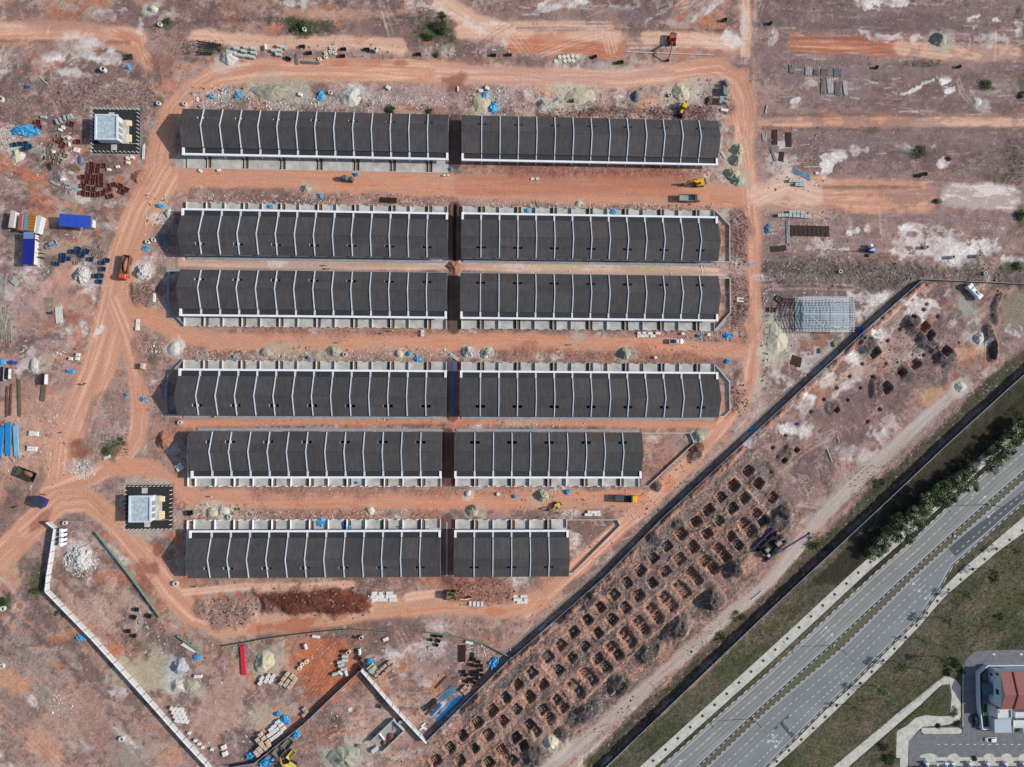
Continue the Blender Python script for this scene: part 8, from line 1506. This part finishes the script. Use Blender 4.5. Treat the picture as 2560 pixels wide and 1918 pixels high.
# ================================================================== LOOSE STONES AND WEEDS (uncountable)
def scatter(name, label, mt, regions, smin, smax):
    vs = []; fs = []; rg = np.random.default_rng(5+len(name))
    for t, x0, y0, x1, y1, n in regions:
        for _ in range(n):
            a_ = rg.uniform(0, 6.28); r_ = rg.random()**.6; asp = max((x1-x0)/(y1-y0), (y1-y0)/(x1-x0))
            ux, uy = (.5+.55*r_*math.cos(a_), .5+.55*r_*math.sin(a_)) if asp < 3 else (rg.random(), .5+.3*rg.normal())
            p = tp(t, x0+(x1-x0)*ux, y0+(y1-y0)*uy); s = rg.uniform(smin, smax)*(1.8 if rg.random() < .08 else 1); z = gz(p.x, p.y); o = len(vs); a = rg.uniform(0, 6.28); c, q = math.cos(a), math.sin(a)
            for dx, dy, dz in ((1,0,.1),(0,.8,.05),(-1.1,.1,.1),(.1,-.9,0),(.1,.1,.75)):
                jx, jy = dx*s*rg.uniform(.7,1.2), dy*s*rg.uniform(.7,1.2); vs.append((p.x+jx*c-jy*q, p.y+jx*q+jy*c, z+dz*s))
            fs += [(o,o+1,o+4),(o+1,o+2,o+4),(o+2,o+3,o+4),(o+3,o,o+4)]
    m = MB(); m.add(vs, fs); o = m.build(name, mt); o['kind'] = 'stuff'; o['label'] = label; o['category'] = 'rubble'
scatter('white_rubble', 'small white stones and debris strewn between the rows', mat('rubble_white', (206,202,198), .9, .15, 2), (('A0',1680,740,2209,930,260), ('B0',0,840,1650,950,520), ('B0',1900,740,2209,990,160), ('C0',0,740,1000,990,160), ('A1',1630,20,2209,70,50), ('B1',0,60,1650,100,90), ('B1',1860,80,2209,120,50), ('C1',0,90,1750,140,120), ('A2',600,660,820,820,160), ('A2',560,1400,840,1657,320), ('B2',0,270,1650,300,160), ('B2',0,385,1600,408,200), ('C2',0,300,1100,410,110), ('C1',0,600,1800,720,130), ('B1',1560,1330,1680,1400,40), ('B1',0,1380,1700,1450,160), ('A1',450,1360,600,1440,40), ('D1',780,880,1100,1100,60), ('A0',0,1050,180,1420,140), ('A3',430,1000,620,1250,60), ('C1',1400,1180,1850,1280,60), ('D1',0,640,2209,780,220), ('A1',1250,1260,1420,1420,60), ('B3',1880,600,2050,720,90), ('C3',100,400,1100,1300,110), ('C2',1300,900,2200,1650,120)), .10, .30)
scatter('dark_rubble', 'dark brown clods along the spoil heaps and rough banks', mat('rubble_dark', (92,74,66), .95, .25, 2), (('C0',250,930,1760,1030,420), ('D1',0,600,2209,850,520), ('A0',400,720,1350,960,260), ('C1',1880,180,2040,640,220), ('C1',1890,740,2040,1220,220), ('C2',1860,0,2030,280,140), ('A1',1140,780,1390,980,120), ('B3',0,130,1000,330,420), ('B3',1650,60,2209,260,220), ('A3',1700,200,2209,420,240), ('C3',100,100,1500,1400,700), ('C2',1100,700,2200,1650,620), ('B3',1500,900,2200,1640,260), ('D1',850,1080,1650,1600,260)), .12, .34)
scatter('red_rubble', 'reddish clods of earth along the haul roads', mat('rubble_red', (164,112,92), .95, .2, 2), (('B1',0,1180,2209,1230,220), ('B2',0,890,2209,960,220), ('B2',0,1100,1600,1150,160), ('C1',0,1320,1800,1460,220), ('A2',1270,0,1450,320,160), ('B2',0,290,2209,400,220), ('C0',0,1440,1700,1530,160), ('C2',470,1180,900,1560,140), ('C2',1130,440,1500,800,120), ('A0',1300,950,1500,1100,40)), .10, .26)
def debris(name, label, mt, regions):
    rg = np.random.default_rng(31+len(name)); m = MB()
    for t, x0, y0, x1, y1, n in regions:
        for _ in range(n):
            p = tp(t, x0+(x1-x0)*rg.random(), y0+(y1-y0)*rg.random()); m.box(p.x, p.y, gz(p.x, p.y), rg.uniform(.25, 1.1)*(2 if rg.random() < .08 else 1), rg.uniform(.1, .4), rg.uniform(.06, .2), rg.uniform(0, 3.14))
    o = m.build(name, mt); o['kind'] = 'stuff'; o['label'] = label; o['category'] = 'debris'
DR = [('A0',1650,740,2209,930), ('B0',0,850,1650,950), ('B0',1800,760,2209,990), ('C0',0,760,1700,960), ('B0',300,380,2200,500), ('A0',0,980,800,1640), ('A1',0,300,900,1650), ('A2',0,0,560,960), ('A1',1250,0,1500,620), ('A1',1650,1360,2209,1440), ('B1',0,20,1650,95), ('B1',0,1330,1700,1450), ('C1',0,100,1750,140), ('C1',1300,1180,1900,1290), ('A3',1050,260,1450,700), ('A3',1600,560,2209,1657), ('B3',0,500,1250,1000), ('B3',1400,500,2200,1000), ('B3',600,1150,1400,1657), ('D0',0,1080,480,1650), ('D1',0,150,700,600), ('D1',0,830,750,1657), ('A2',1600,1030,2209,1160), ('B2',0,1090,1600,1160), ('C2',0,880,1100,1160), ('C1',2150,600,2209,1657), ('C0',1600,680,1900,1000)]
debris('pale_debris', 'pale offcuts of board, sack and block littering the site', mat('debris_pale', (200,198,192), .9, .2, 1), [r_+(34,) for r_ in DR]); debris('dark_debris', 'dark offcuts of timber and steel littering the site', mat('debris_dark', (104,92,86), .9, .3, 1), [r_+(20,) for r_ in DR]); debris('brown_debris', 'brown timber offcuts littering the site', mat('debris_brown', (142,112,92), .9, .3, 1), [r_+(24,) for r_ in DR])
def weeds(label, regions):
    rg = np.random.default_rng(77); vs = []; fs = []
    for t, x0, y0, x1, y1, n in regions:
        for _ in range(n):
            p = tp(t, rg.uniform(x0, x1), rg.uniform(y0, y1)); z = gz(p.x, p.y); h = rg.uniform(.15, .5)
            for k in range(3): a = rg.uniform(0, 6.28); o = len(vs); dx, dy = math.cos(a)*.3, math.sin(a)*.3; vs += [(p.x-dy*.3, p.y+dx*.3, z), (p.x+dy*.3, p.y-dx*.3, z), (p.x+dx, p.y+dy, z+h)]; fs.append((o, o+1, o+2))
    m = MB(); m.add(vs, fs); o = m.build('weeds', M_BUSH); o['kind'] = 'stuff'; o['label'] = label; o['category'] = 'weeds'
weeds('scattered low weeds and grass tufts', (('B0',250,180,700,310,260), ('B0',1350,80,1690,380,300), ('A0',1580,350,1930,470,200), ('D0',2050,1200,2209,1650,160), ('D0',1150,520,1500,580,60), ('A2',860,430,1110,620,200), ('D2',700,700,1060,980,160), ('D2',300,1280,560,1450,160), ('C3',1500,300,2200,800,260), ('D3',0,250,500,700,160), ('D3',700,900,1500,1600,500), ('D3',1500,100,2200,640,420), ('D2',900,800,1900,1500,300), ('A3',220,0,430,220,120), ('C3',900,1200,1700,1600,200), ('D2',2000,1300,2209,1650,160)))
